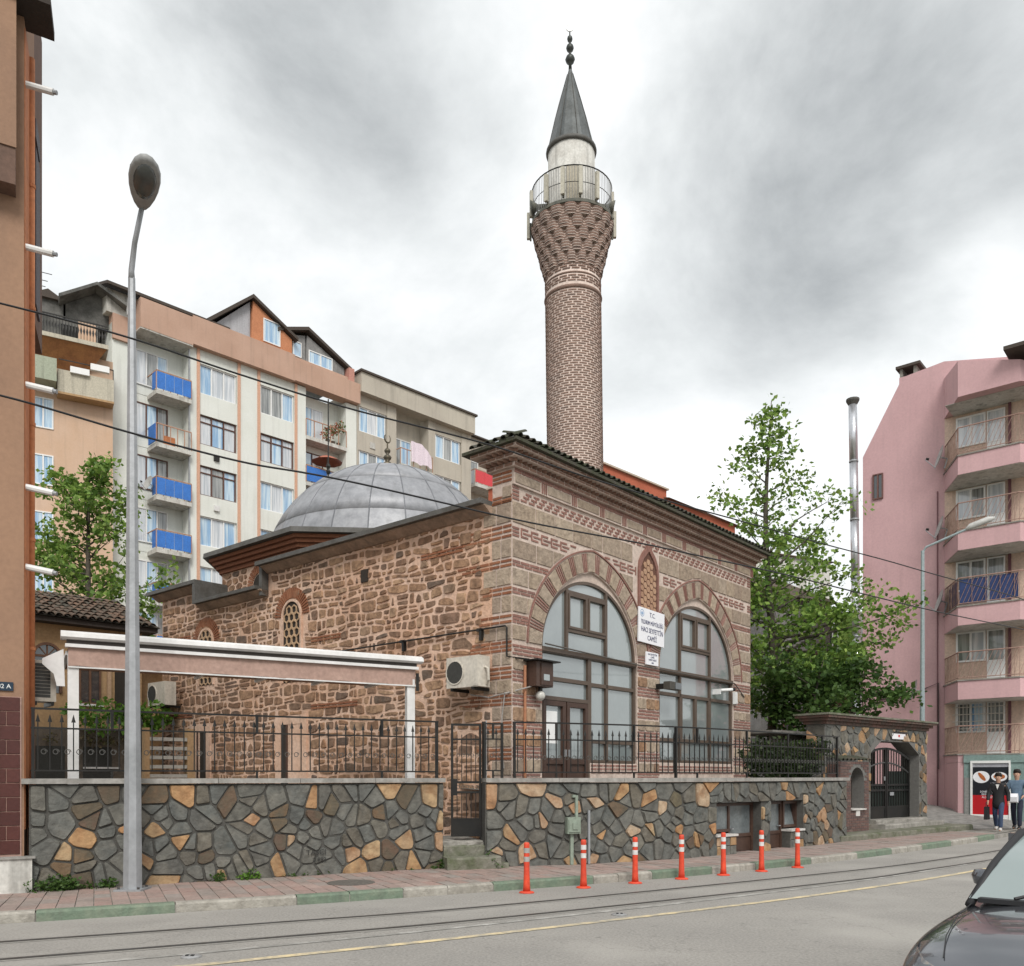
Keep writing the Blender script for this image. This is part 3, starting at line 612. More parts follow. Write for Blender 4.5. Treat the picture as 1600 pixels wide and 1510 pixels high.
MB().tube([(13.1, 27.5, .1), (13.12, 27.5, 8.95)], [.09, .055], 8).build('pole', teal, l2); MB().tube([(13.12, 27.5, 8.9), (13.2, 27.45, 9.05), (14.4, 26.9, 9.55)], .035, 6).build('arm', teal, l2)
MB().tube([(14.2, 27.0, 9.46), (14.35, 26.93, 9.56), (14.8, 26.72, 9.72), (14.95, 26.65, 9.75)], [.03, .1, .1, .04], 8).build('head', M('lamp_pale', (.5, .5, .48), .5, bump=0), l2, True)

# ------------------------------------------------------------------ overhead tram wires
TRK = Path([(-13.7, 4.8), (-8.2, 7.2), (-5.15, 8.65), (-2.75, 9.8), (0, 11.2), (5.5, 14.85), (8.1, 16.9), (13, 21.4), (20, 29.2)])
def wire(pts, r, lab):
    q = Path([(TRK.u_at_ratio((x-800)/1345), y) for x, y in pts]); P3 = []
    for i in range(0, len(q.q), 2):
        u, y = q.q[i]; p = TRK.at(u)[0]; P3.append((p.x, p.y, CAMZ+(1213-y)*p.y/1345))
    return tag(MB().tube(P3, r, 5).build('overhead_wire', M('wire_black', (.012, .012, .013), .5, bump=0, var=0)), lab, 'wire')
wire([(-2966, -146), (-1200, 204), (-200, 425), (0, 474), (200, 528), (380, 585), (560, 641), (759, 697), (950, 753), (1120, 804), (1331, 861), (1504, 909), (1640, 955)], .011, 'upper tram wire strung above the street, crossing the apartment block')
wire([(-2966, 129), (-1200, 408), (-200, 575), (0, 618), (200, 676), (380, 721), (505, 746), (800, 811), (1000, 852), (1171, 888), (1420, 945), (1600, 984), (1700, 1006)], .012, 'lower tram wire strung above the street, crossing the mosque facade')
u = TRK.u_at_ratio((505-800)/1345); p = TRK.at(u)[0]
dp = thing('wire_dropper', 'short dropper with insulator hanging between the two tram wires', 'wire', (p.x, p.y, 5.3))
z0, z1 = CAMZ+(1213-744)*p.y/1345, CAMZ+(1213-624)*p.y/1345
MB().tube([(p.x, p.y, z0), (p.x, p.y, z1)], .008, 5).build('rod', iron, dp); MB().lathe([(.015, z0+.02), (.028, z0+.05), (.015, z0+.08), (.028, z0+.11), (.015, z0+.14)], 8, (p.x, p.y)).build('insulator', iron, dp)
R.seed(102)
# ================================================================== MOSQUE
FO = (0, 16.5); FU = (.65, .76); SU = (.76, -.65)
FAC = Frame(FO, FU); SID = Frame(FO, SU); FLEN = 10.38; SLEN = 13.5
mq = thing('mosque', 'old rubble and brick mosque with striped arched facade and grey lead dome', 'mosque', (2.2, 20, .1))
fw = MB(FAC)
ARC = [dict(c=2.685, hw=1.765, s=4.36, h=1.76), dict(c=7.385, hw=1.955, s=4.36, h=1.94)]
PIER = [(0, .92), (4.45, 5.43), (9.34, FLEN)]
def apt(A, th, d=0., k=.13): return (A['c']-(A['hw']+d)*math.cos(th), A['s']+(A['h']+d)*((1-k)*math.sin(th)+k*(1-abs(math.cos(th)))))
def inside(u, z, d):
    for A in ARC:
        t = (u-A['c'])/(A['hw']+d)
        if abs(t) < 1 and z < A['s']+(A['h']+d)*(.87*math.sqrt(1-t*t)+.13*(1-abs(t))): return True
    return False
for a, b_ in PIER: fw.box(a, b_, .2, 7.66, -.5, 0)
for A in ARC:
    pts = [apt(A, PI*i/28) for i in range(29)]; fw.strip(pts, [(p[0], 7.66) for p in pts], -.5, 0)
fw.box(2.62, 4.45, .2, 2.03, -.45, -.03); fw.box(5.43, 9.34, .2, 2.08, -.45, -.03)
fw.box(.0, FLEN, 7.35, 7.655, .0, .05)
facade = fw.build('facade', mortar_p, mq)
bk = MB(FAC); NICHE = (4.40, 5.40, 5.20, 7.06)
def hb(u0, u1, z0, z1, w1=.014, b=None): (b or bk).box(u0, u1, z0, z1, -.01, w1)
def okb(u0, u1, z): return not any(inside(u, z, .50) for u in (u0, (u0+u1)/2, u1)) and not (u1 > NICHE[0] and u0 < NICHE[1] and NICHE[2] < z < NICHE[3])
def brickrow(u0, u1, z, h=.045, L_=.26, off=0., w1=.014):
    u = u0+.02-off
    while u < u1-.03:
        a, c_ = max(u, u0+.012), min(u+L_*R.uniform(.85, 1.1), u1-.012)
        a_, d_ = a, c_
        while d_-a_ > .04 and inside(a_, z+h/2, .50): a_ += .02
        while d_-a_ > .04 and inside(d_, z+h/2, .50): d_ -= .02
        if d_-a_ > .04 and okb(a_, d_, z+h/2): hb(a_, d_, z, z+h, w1)
        u = c_+.028
for k in range(2): brickrow(0, FLEN, 7.625+k*.0+.0 if k == 0 else 7.58, .034, .30, .12*k, .064)
# frieze blocks with brick triplets
def block(u0, u1, z0, z1, c1=.02, mat=ashlar, T=FAC, par=None, name='ashlar_block', gap=.018):
    p = [(u0+gap, z0+gap), (u1-gap, z0+gap), (u1-gap, z1-gap), (u0+gap, z1-gap)]
    if T is FAC:
        cx, cz = (u0+u1)/2, (z0+z1)/2
        if NICHE[2] < cz < NICHE[3]:
            if NICHE[0] < cx < NICHE[1]: return
            if cx <= NICHE[0]: p = clip(p, 1, 0, NICHE[0]-.02)
            elif cx >= NICHE[1]: p = clip(p, -1, 0, -NICHE[1]-.02)
            if len(p) < 3: return
        for A in ARC:
            if not (A['c']-A['hw']-1 < cx < A['c']+A['hw']+1): continue
            best = min((apt(A, PI*i/60, .52)+(i,) for i in range(61)), key=lambda q: (q[0]-cx)**2+(q[1]-cz)**2)
            i = best[2]; e = apt(A, PI*max(i-1, 0)/60, .52); f_ = apt(A, PI*min(i+1, 60)/60, .52)
            dx, dz = f_[0]-e[0], f_[1]-e[1]; l = math.hypot(dx, dz); nx, nz = dz/l, -dx/l     # pointing into the arch
            if nx*(cx-best[0])+nz*(cz-best[1]) > 0 and cz < best[1]+.4 and inside(cx, cz, .52):
                q = clip(p, nx, nz, nx*best[0]+nz*best[1])
                if len(q) < 3 or abs(area(q)) < .006: return
                p = q
            else: p = clip(p, nx, nz, nx*best[0]+nz*best[1])
            if len(p) < 3 or abs(area(p)) < .006: return
    b = MB(T); b.stone(p, -.01, c1+R.uniform(-.004, .004), .008); return b.build(name, mat, par or facade)
u = .02
while u < FLEN-.3:
    L_ = R.uniform(.62, .82) if u > .3 else .80
    u1 = min(u+L_, FLEN-.02); block(u, u1, 7.375, 7.575, .066)
    for k in range(3): hb(u1+.03+k*.062, u1+.063+k*.062, 7.375, 7.57, .064)
    u = u1+.21
def ashrow(z0, z1, lo=.38, hi=.75, u0=0., uN=FLEN):
    u = u0
    while u < uN-.1:
        u1 = min(u+R.uniform(lo, hi), uN)
        if uN-u1 < .2: u1 = uN
        block(u, u1, z0, z1)
        if R.random() < .5 and okb(u1, u1, (z0+z1)/2) : pass
        u = u1
def stairs(z0):     # stepped brick meander
    u = .26
    while u < FLEN-.5:
        for j in range(3):
            a = u+j*.075; z = z0+.015+j*.075
            if okb(a, a+.2, z): hb(a, a+.17, z, z+.035); 
            if j < 2 and okb(a+.17, a+.17, z+.05): hb(a+.14, a+.172, z+.035, z+.075)
        u += .245
def keys(z0):
    u = .26
    while u < FLEN-.4:
        for e0, e1, e2, e3 in ((0, .034, .02, .205), (.034, .22, .17, .205), (.07, .30, .096, .13), (.034, .22, .02, .055)):
            if okb(u+e0, u+e1, z0+e2): hb(u+e0, u+e1, z0+e2, z0+e3)
        u += .315
ashrow(6.62, 7.05); ashrow(5.95, 6.33); ashrow(5.42, 5.77); ashrow(4.90, 5.24); ashrow(4.37, 4.68)
stairs(7.07); keys(6.36)
for z in (5.80, 5.865): brickrow(0, FLEN, z, off=R.uniform(0, .2))
for z in (5.27, 5.335): brickrow(0, FLEN, z, off=R.uniform(0, .2))
for z in (4.70, 4.76, 4.82): brickrow(0, FLEN, z, off=R.uniform(0, .2))
for z in (7.08, 7.15, 7.22, 7.29): hb(0.01, .2, z, z+.04, .016); hb(FLEN-.2, FLEN-.01, z, z+.04, .016)
for z in (6.37, 6.44, 6.51): hb(0.01, .2, z, z+.04, .016); hb(FLEN-.2, FLEN-.01, z, z+.04, .016)
# piers below the springing: rough stone courses between brick triplets
for (a, c_), face in zip(PIER, range(3)):
    z = 4.30; k = 0
    while z > 1.6:
        if k % 2 == 0:
            for q in range(3):
                u = a-R.uniform(0, .15)
                while u < c_-.03:
                    v = min(u+R.uniform(.16, .30), c_-.01); u_ = max(u, a+.012)
                    if v-u_ > .04: hb(u_, v, z-.055-q*.075, z-.012-q*.075, .016)
                    u = v+.025
            z -= .235
        else:
            u = a+.01; h = R.uniform(.22, .30)
            while u < c_-.02:
                v = min(u+R.uniform(.25, .48), c_-.01)
                if c_-v < .14: v = c_-.01
                b = MB(FAC); b.stone(rounded([(u+.012, z-h+.012), (v-.012, z-h+.015), (v-.012, z-.014), (u+.012, z-.012)], .08), -.01, .02+R.uniform(0, .012), .012, rings=1); b.build('pier_stone', R.choice([ashlar, rubble, ashlar]), facade); u = v
            z -= h
        k += 1
    if face: 
        for q in range(2): brickrow(a, c_, 2.0-q*.06)
for q in range(3): 
    u = 2.65
    while u < 9.3:
        if not 4.4 < u < 5.3: bk.box(u, min(u+.2, 9.32), 1.96-q*.075, 2.0-q*.075, -.04, -.018)
        u += .235
bk.build('brickwork', brick, facade, kind='stuff')
# arch rings
for A in ARC:
    ring = MB(FAC); n = 120; cur = [apt(A, PI*i/n, .23) for i in range(n+1)]; s_ = [0]
    for i in range(n): s_.append(s_[-1]+math.dist(cur[i], cur[i+1]))
    tot = s_[-1]; tha = lambda s: PI*np.interp(s, s_, range(n+1))/n; units = 13 if A is ARC[0] else 15; un = tot/units
    for k in range(units):
        s0 = k*un; st_ = un*.60
        segs = [(s0+.012, s0+st_)]+[(s0+st_+.022+q*un*.128, s0+st_+.022+q*un*.128+un*.048) for q in range(3)]
        for m, (e0, e1) in enumerate(segs):
            e1 = min(e1, tot); ths = [tha(e0+(e1-e0)*t) for t in (0, .5, 1)] if m == 0 else [tha(e0), tha(e1)]
            lo_ = [apt(A, t, .02) for t in ths]; hi_ = [apt(A, t, .42) for t in ths]
            poly = lo_[::-1]+hi_
            if area(poly) < 0: poly = poly[::-1]
            if m == 0: b = MB(FAC); b.stone(poly, -.01, .028, .008); b.build('voussoir', ashlar, facade)
            else: ring.prism(poly, -.01, .022)
    o1 = [apt(A, PI*i/48, .455) for i in range(49)]; o2 = [apt(A, PI*i/48, .488) for i in range(49)]; ring.strip(o1, o2, -.01, .03)
    ring.build('arch_bricks', brick, facade, kind='stuff')
# small grilled niche between the arches
hexm = M('niche_tiles', 0, .8, pal=[(.40, .24, .15), (.46, .29, .19), (.35, .20, .13)], rnd='isl', bump=.1); hexr = M('niche_frame', (.13, .06, .04), .8, bump=.1)
nw = thing('niche_window', '', '', FAC(4.9, 5.3, 0), parent=mq)
prof = [(-.36, 5.3), (.36, 5.3), (.36, 6.4), (.33, 6.6), (.22, 6.78), (0, 6.99), (-.22, 6.78), (-.33, 6.6), (-.36, 6.4)]
P_ = lambda k, dz=0: [(4.9+x*k, 5.3+(z-5.3)*(1+(k-1)*.5)) for x, z in prof]
b = MB(FAC); b.prism(P_(1.0), -.02, .012); b.build('backing', hexr, nw)
b = MB(FAC); b.ring(P_(1.22), P_(1.04), -.01, .05); b.build('brick_frame', brick, nw)
b = MB(FAC); r_ = .088
for i in range(-3, 4):
    for j in range(16):
        x, z = i*r_*1.55, 5.34+j*r_*1.8+(i % 2)*r_*.9; lim = .33 if z < 6.4 else .33*(1-(z-6.4)/.62)
        if abs(x)+r_ > lim+.06 or z > 6.9: continue
        b.prism([(4.9+x+r_*.86*math.cos(PI*k/3), z+r_*.86*math.sin(PI*k/3)) for k in range(6)], .008, .028)
b.build('hexagon_tiles', hexm, nw, kind='stuff')
FACG = lambda u, v, w_: FAC(u, v, w_+.15)
# glazing of the two arches
def glaze(A, lows, name):
    wn = thing(name, '', '', FACG(A['c'], 2., -.3), parent=mq); c, hw, s = A['c'], A['hw']-.02, A['s']; rise = A['h']-.20
    el = [(c+hw*math.cos(PI*i/36), s+rise*math.sin(PI*i/36)) for i in range(37)]
    b = MB(FACG); oi = [apt(A, PI*i/36, .01) for i in range(36, -1, -1)]; b.strip([(c+(hw+.0)*math.cos(PI*i/36), s+rise*math.sin(PI*i/36)) for i in range(37)], oi, -.24, -.20); b.build('plaster_head', mortar_p, wn)
    inner = [(c+(hw-.065)*math.cos(PI*i/36), s+(rise-.065)*math.sin(PI*i/36)) for i in range(37)]; b = MB(FACG); b.strip(inner, el, -.32, -.2); b.build('arched_frame', brown_alu, wn)
    m1, m2, z1, z2, zb = lows['up']; top = lambda u: s+(rise-.05)*math.sqrt(max(0, 1-((u-c)/(hw-.04))**2))
    fr = MB(FACG); q = .035
    for m in (m1, m2): fr.box(m-q, m+q, s, top(m), -.31, -.19)
    for z in (z1, z2): fr.box(m1+q, m2-q, z-q, z+q, -.31, -.195)
    mid = (m1+m2)/2; fr.box(mid-.03, mid+.03, z1+q, z2-q, -.305, -.188)
    for e0, e1 in ((m1+q, mid-.03), (mid+.03, m2-q)):     # casements
        fr.box(e0, e0+.05, z1+q, z2-q, -.29, -.175); fr.box(e1-.05, e1, z1+q, z2-q, -.29, -.175); fr.box(e0+.05, e1-.05, z1+q, z1+q+.05, -.29, -.175); fr.box(e0+.05, e1-.05, z2-q-.05, z2-q, -.29, -.175)
    fr.box(c-hw, c+hw, s-.09, s+.0, -.33, -.15); fr.box(c-hw, c+hw, s-.11, s-.09, -.3, -.17)
    for bx in lows['frame']: fr.box(*bx, -.31, -.19)
    fr.build('mullions', brown_alu, wn)
    base = inner
    def pane(poly):
        if len(poly) > 2 and abs(area(poly)) > .01: b = MB(FACG); b.prism(poly if area(poly) > 0 else poly[::-1], -.27, -.25); b.build('pane', glass_f, wn)
    def cl(u0, u1, z0, z1):
        p = clip(clip(clip(clip(base+[(c-hw+.065, s-.0), (c+hw-.065, s-.0)][:0], -1, 0, -u0), 1, 0, u1), 0, -1, -z0), 0, 1, z1); return p
    full = [(c+(hw-.06)*math.cos(PI*i/36), s+(rise-.06)*math.sin(PI*i/36)) for i in range(37)]
    base = full
    pane(cl(c-hw, m1-q, s, 9)); pane(cl(m2+q, c+hw, s, 9)); pane(cl(m1+q, m2-q, z2+q, 9)); pane(cl(m1+q, mid-.03, z1+q, z2-q)); pane(cl(mid+.03, m2-q, z1+q, z2-q)); pane(cl(m1+q, m2-q, s, z1-q))
    for u0, u1, z0, z1_ in lows['pane']: pane([(u0, z0), (u1, z0), (u1, z1_), (u0, z1_)])
    return wn
q = .035
w1 = glaze(ARC[0], dict(up=(1.82, 3.26, 4.80, 5.60, 0), frame=[(.93, .99, 1.5, 4.26), (2.56, 2.68, 1.5, 4.26), (3.24, 3.32, 2.06, 4.26), (4.36, 4.44, 2.06, 4.26), (.99, 2.56, 3.70, 3.78), (.99, 2.56, 3.30, 3.38), (2.68, 4.36, 3.68, 3.76), (2.68, 4.36, 2.46, 2.54), (2.68, 4.36, 2.04, 2.10)],
    pane=[(.99, 2.56, 3.78, 4.26), (.99, 2.56, 3.38, 3.70), (2.68, 3.24, 3.76, 4.26), (3.32, 4.36, 3.76, 4.26), (2.68, 3.24, 2.54, 3.68), (3.32, 4.36, 2.54, 3.68), (2.68, 3.24, 2.10, 2.46), (3.32, 4.36, 2.10, 2.46)]), 'arched_window')
for k, (e0, e1) in enumerate(((1.0, 1.76), (1.80, 2.55))):
    d = thing('door', '', '', FACG((e0+e1)/2, 1.5, -.25), parent=mq)
    part('door_frame', door_brown, d, [(e0, e0+.1, 1.5, 3.29, -.32, -.18), (e1-.1, e1, 1.5, 3.29, -.32, -.18), (e0+.1, e1-.1, 3.19, 3.29, -.32, -.18), (e0+.1, e1-.1, 2.0, 2.12, -.32, -.18), (e0+.1, e1-.1, 1.5, 1.6, -.32, -.18)], FACG)
    part('panel', door_brown, d, [(e0+.1, e1-.1, 1.6, 2.0, -.29, -.22)], FACG); part('pane', glass_f, d, [(e0+.1, e1-.1, 2.12, 3.19, -.27, -.25)], FACG)
    if k == 0: part('paper_notice', white_pvc, d, [(e0+.11, e1-.22, 2.42, 3.08, -.248, -.244)], FACG)
    part('handle', galv, d, [(e1-.06, e1-.03, 2.15, 2.3, -.18, -.14)] if k == 0 else [(e0+.03, e0+.06, 2.15, 2.3, -.18, -.14)], FACG)
w2 = glaze(ARC[1], dict(up=(6.52, 8.08, 4.95, 5.80, 0), frame=[(5.44, 5.52, 2.1, 4.26), (9.25, 9.33, 2.1, 4.26), (6.48, 6.56, 2.1, 4.26), (8.04, 8.12, 2.1, 4.26), (5.52, 9.25, 3.72, 3.80), (5.52, 9.25, 2.60, 2.68), (5.52, 9.25, 2.09, 2.15), (7.24, 7.36, 2.68, 3.72), (6.56, 6.62, 2.68, 3.72), (7.98, 8.04, 2.68, 3.72)],
    pane=[(5.52, 6.48, 3.80, 4.26), (6.56, 8.04, 3.80, 4.26), (8.12, 9.25, 3.80, 4.26), (5.52, 6.48, 2.68, 3.72), (6.62, 7.24, 2.68, 3.72), (7.36, 7.98, 2.68, 3.72), (8.12, 9.25, 2.68, 3.72), (5.52, 6.48, 2.15, 2.60), (6.56, 8.04, 2.15, 2.60), (8.12, 9.25, 2.15, 2.60)]), 'arched_window')
# interior darkness wall behind the glazing
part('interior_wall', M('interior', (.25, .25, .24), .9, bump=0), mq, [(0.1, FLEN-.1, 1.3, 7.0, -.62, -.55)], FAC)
# cornice over the facade
corn = M('cornice_brick', 0, .9, pal=[(.20, .115, .085), (.24, .14, .10), (.17, .10, .075)], rnd='isl', bump=.15)
cor = MB(FAC)
tiers = [(7.662, 7.735, .085), (7.80, 7.86, .20), (7.925, 7.985, .31)]
for z0, z1, o in tiers: cor.box(-o, FLEN+o, z0, z1, -.5-o, o+.05)
cor.box(-.02, FLEN+.02, 7.735, 7.80, -.5, .10); cor.box(-.10, FLEN+.1, 7.86, 7.925, -.55, .18)
cornice = cor.build('cornice', mortar_p, mq)
dn = MB(FAC)
for z0, z1, o in ((7.737, 7.798, .135), (7.862, 7.923, .25)):
    a = .055
    for i in range(int((FLEN+2*o)/.15)):
        u = -o+.07+i*.15; w_ = o
        dn.add([(u-a, z0, w_-.06), (u, z0, w_+a), (u+a, z0, w_-.06), (u-a, z1, w_-.06), (u, z1, w_+a), (u+a, z1, w_-.06)], [(2, 1, 0), (3, 4, 5), (0, 1, 4, 3), (1, 2, 5, 4), (2, 0, 3, 5)])
    for i in range(5):
        w_ = o-.05-i*.15; u = -o
        dn.add([(u+.06, z0, w_-a), (u-a, z0, w_), (u+.06, z0, w_+a), (u+.06, z1, w_-a), (u-a, z1, w_), (u+.06, z1, w_+a)], [(0, 1, 2), (5, 4, 3), (3, 4, 1, 0), (4, 5, 2, 1), (5, 3, 0, 2)])
for z0, z1, o in tiers:      # brick facings on each tier
    u = -o
    while u < FLEN+o-.05: dn.box(u+.01, min(u+.21, FLEN+o), z0+.012, z1-.01, o+.04, o+.058); u += .225
    w_ = o
    while w_ > -.5-o: dn.add([(-o-.008, z0+.012, w_), (-o-.008, z0+.012, w_-.2), (-o-.008, z1-.01, w_-.2), (-o-.008, z1-.01, w_)], [(0, 3, 2, 1)]); w_ -= .225
dn.build('dentil_bricks', corn, cornice, kind='stuff')
cap = MB(FAC); cap.add([(-.40, 7.99, .45), (FLEN+.4, 7.99, .45), (FLEN+.4, 7.99, -.95), (-.40, 7.99, -.95), (-.40, 8.05, .45), (FLEN+.4, 8.05, .45), (FLEN+.4, 8.05, -.95), (-.40, 8.05, -.95), (.10, 8.28, -.25), (FLEN-.1, 8.28, -.25)], [(3, 2, 1, 0), (0, 1, 5, 4), (1, 2, 6, 5), (2, 3, 7, 6), (3, 0, 4, 7), (4, 5, 9, 8), (5, 6, 9), (6, 7, 8, 9), (7, 4, 8)])
croof = cap.build('parapet_roof', tile_dark, mq)
def tilemesh(L_, r=.075, rise=.0):
    b = MB(); n = 6; t = .016
    for y, k in ((0, 1.), (L_, .86)):
        for i in range(n+1): a = PI*i/n; b.v.append((r*k*math.cos(a), y, r*k*math.sin(a)*.8))
        for i in range(n+1): a = PI*i/n; b.v.append(((r*k-t)*math.cos(a), y, (r*k-t)*math.sin(a)*.8))
    m = n+1
    b.f = [(i, i+1, 2*m+i+1, 2*m+i) for i in range(n)]+[(m+i, i, i+1, m+i+1)[::-1] for i in range(n)]+[(0, 2*m, 3*m, m), (n, m+n, 3*m+n, 2*m+n)]
    return b
sl_ = math.atan2(.23, .70); tp_ = None; rz = math.atan2(FU[1], FU[0])
for i in range(58):
    u = -.30+i*.193
    for k in range(2):
        f_ = max(0, min(1, (.1-u)/.5)) if u < .1 else 0
        if k == 1 and (u < -.1 or u > FLEN+.1): continue
        loc = Vector(FAC(u, 8.05+.023+(.23/.7)*(.38*k), .47-.38*k)); rot = (sl_+R.uniform(-.05, .05), 0, rz+R.uniform(-.04, .04))
        if tp_ is None: tp_ = tilemesh(.42).build('roof_tile', tile_dark, croof, keep=(0, 0, 0)); place(tp_, croof, loc); tp_.rotation_euler = rot
        else: share(tp_, 'roof_tile', croof, loc, rot)
for i in range(6):
    share(tp_, 'roof_tile', croof, FAC(-.43, 8.06, .35-i*.2), (math.atan2(.23, .5), 0, rz-PI/2+R.uniform(-.04, .04)))
share(tp_, 'roof_tile', croof, FAC(.02, 8.25, -.25), (.3, 0, rz-PI/2), (1.4, 1, 1.4))

# ------------------------------------------------------------------ side wall
sw_ = MB(SID); sw_.box(-8.1, -.5, .1, 7.02, -.5, 0); sw_.box(-11.2, -8.1, .1, 6.45, -.5, 0); sw_.box(-SLEN, -11.2, .1, 7.02, -.5, 0)
side = sw_.build('side_wall', mortar_o, mq)
HOLES = [(-7.60, -6.58, 4.0, 6.02), (-7.80, -6.45, -1, 3.25), (-11.62, -10.5, 4.2, 5.65), (-11.95, -10.8, -1, 3.2), (-8.12, -7.95, 6.3, 7.1)]
def quoin_hole(p, sx, sy):
    lim = -.78 if int(sy*2.35) % 2 else -.55
    if sx > lim+.05: return None
    p = clip(p, 1, 0, lim); return p if len(p) > 2 else None
def rubble_rows(u0, u1, z0, z1, gap=.042):
    rows_ = [z0]
    while rows_[-1] < z1: rows_.append(rows_[-1]+R.choice([.12, .15, .17, .19, .22, .24]))
    rows_[-1] = z1; ph = [(R.uniform(0, 6), R.uniform(.7, 1.6), R.uniform(0, 6)) for _ in rows_]
    zb = lambda r, u: rows_[r]+(0 if r in (0, len(rows_)-1) else .035*math.sin(u*ph[r][1]*1.9+ph[r][0])+.018*math.sin(u*5.3*ph[r][1]+ph[r][2]))
    out_ = []
    for r in range(len(rows_)-1):
        u = u0; sl = R.uniform(-.03, .03); h = rows_[r+1]-rows_[r]
        while u < u1-.06:
            v = min(u+R.choice([.14, .2, .26, .3, .36, .42, .5, .6])*R.uniform(.8, 1.2)*(.75 if h < .14 else 1), u1); sr = R.uniform(-.045, .045); g2 = gap/2
            if u1-v < .1: v = u1
            j = lambda k=.012: R.uniform(-k, k); m = (u+v)/2
            A = (u+g2-sl*.5+j(), zb(r, u)+g2+j()); B = (v-g2-sr*.5+j(), zb(r, v)+g2+j()); C = (v-g2+sr*.5+j(), zb(r+1, v)-g2+j()); D = (u+g2+sl*.5+j(), zb(r+1, u)-g2+j())
            bm = (m+j(.03), zb(r, m)+g2+j(.014)); tm = (m+j(.05), zb(r+1, m)-g2+j(.014))
            if h > .19 and R.random() < .28 and v-u > .2:      # split into two thin ones
                f_ = R.uniform(.4, .6); l_ = (A[0]+(D[0]-A[0])*f_, A[1]+(D[1]-A[1])*f_); r_ = (B[0]+(C[0]-B[0])*f_, B[1]+(C[1]-B[1])*f_)
                ps = [[A, bm, B, (r_[0], r_[1]-g2), (l_[0], l_[1]-g2)], [(l_[0], l_[1]+g2), (r_[0], r_[1]+g2), C, tm, D]]
            elif R.random() < .12: ps = [[A, B, (B[0]-.03, B[1]+h*.55), (m, tm[1]-.02), (A[0]+.03, A[1]+h*.5)]]
            else: ps = [[A, bm, B, C, tm, D]]
            for p in ps: out_.append((p, (sum(q[0] for q in p)/len(p), sum(q[1] for q in p)/len(p))))
            u = v; sl = sr
    return out_
cs = []
for p, s in rubble_rows(-SLEN+.01, -.45, .15, 6.98):
    dead = False
    for hx0, hx1, hy0, hy1 in HOLES:
        m_, pl = max([(hx0-s[0], (1, 0, hx0)), (s[0]-hx1, (-1, 0, -hx1)), (hy0-s[1], (0, 1, hy0)), (s[1]-hy1, (0, -1, -hy1))], key=lambda q: q[0])
        if m_ < 0: dead = True; break
        if any(hx0 < q[0] < hx1 and hy0 < q[1] < hy1 for q in p): p = clip(p, *pl)
    if dead or len(p) < 3: continue
    p = quoin_hole(p, *s)
    if p and area(p) > .004: cs.append((p, s))
keep = []
for p, s in cs:
    if -11.2 < s[0] < -8.1:
        p = clip(p, 0, 1, 6.43)
        if len(p) < 3 or s[1] > 6.4: continue
    d = 16.5-.65*s[0]; vis = abs(area(p))/d**2*(1 if s[1] > 1.7 or s[0] > -3 else .05)*(.4 if s[0] < -5 and 1.7 < s[1] < 4.3 else 1); keep.append((vis, rounded(p, .16)))
keep.sort(key=lambda q: -q[0]); rest = MB(SID)
for i, (v, p) in enumerate(keep):
    if i < 300: b = MB(SID); b.stone(p, -.01, .012+R.uniform(-.004, .018), .016, .06, rings=1); b.build('rubble_stone', rubble, side)
    else: rest.stone(p, -.01, .012+R.uniform(-.004, .018), .016, .06, rings=1)
rest.build('rubble_stones_rest', rubble_i, side, kind='stuff')
# quoins at the corner: dressed blocks between brick triplets
qb = MB(SID); z = 1.7; k = 0
ZS = [(1.75, 2.05), (2.3, 2.58), (2.82, 3.10), (3.34, 3.62), (3.88, 4.14), (4.37, 4.68), (4.90, 5.24), (5.42, 5.77), (5.95, 6.33), (6.62, 7.02)]
for i, (z0, z1) in enumerate(ZS):
    L_ = (.50, .72)[i % 2]; L2 = .75 if i % 2 else .5
    block(-L_*.55, -.005, z0, z1, .02, ashlar, SID, side, 'quoin'); block(-L_-.02, -L_*.55, z0, z1, .018, ashlar, SID, side, 'quoin')
    zt = ZS[i+1][0] if i+1 < len(ZS) else z1
    n = max(2, int((zt-z1)/.075)); L3 = R.uniform(.75, 1.25)
    for q in range(n):
        u = -.01
        zz = z1+(zt-z1)*(q+.2)/n
        while u > -L3: v = u-R.uniform(.2, .3); qb.box(v, u, zz, zz+.046, -.01, .016); u = v-.028
for z0, z1 in ((7.02, 7.33),):
    block(-.24, -.005, z0+.08, z1+.02, .03, ashlar, SID, facade, 'quoin')
for zz in (7.05, 7.12, 7.42, 7.50, 7.58): qb.box(-.48, -.26, zz, zz+.045, -.01, .016); qb.box(-.24, -.005, zz, zz+.045, -.01, .016)
# stray levelling courses of brick in the rubble
for s0, s1, zz in ((-13.3, -11.9, 5.6), (-2.5, -1.3, 6.28), (-12.9, -11.8, 3.4), (-6.3, -4.6, 3.35), (-6.3, -5.2, 4.95), (-9.5, -8.2, 4.6)):
    for q in range(2):
        u = s0
        while u < s1: qb.box(u, min(u+.22, s1), zz+q*.07, zz+q*.07+.04, -.005, .03); u += .25
qb.build('quoin_bricks', brick_o, side, kind='stuff')
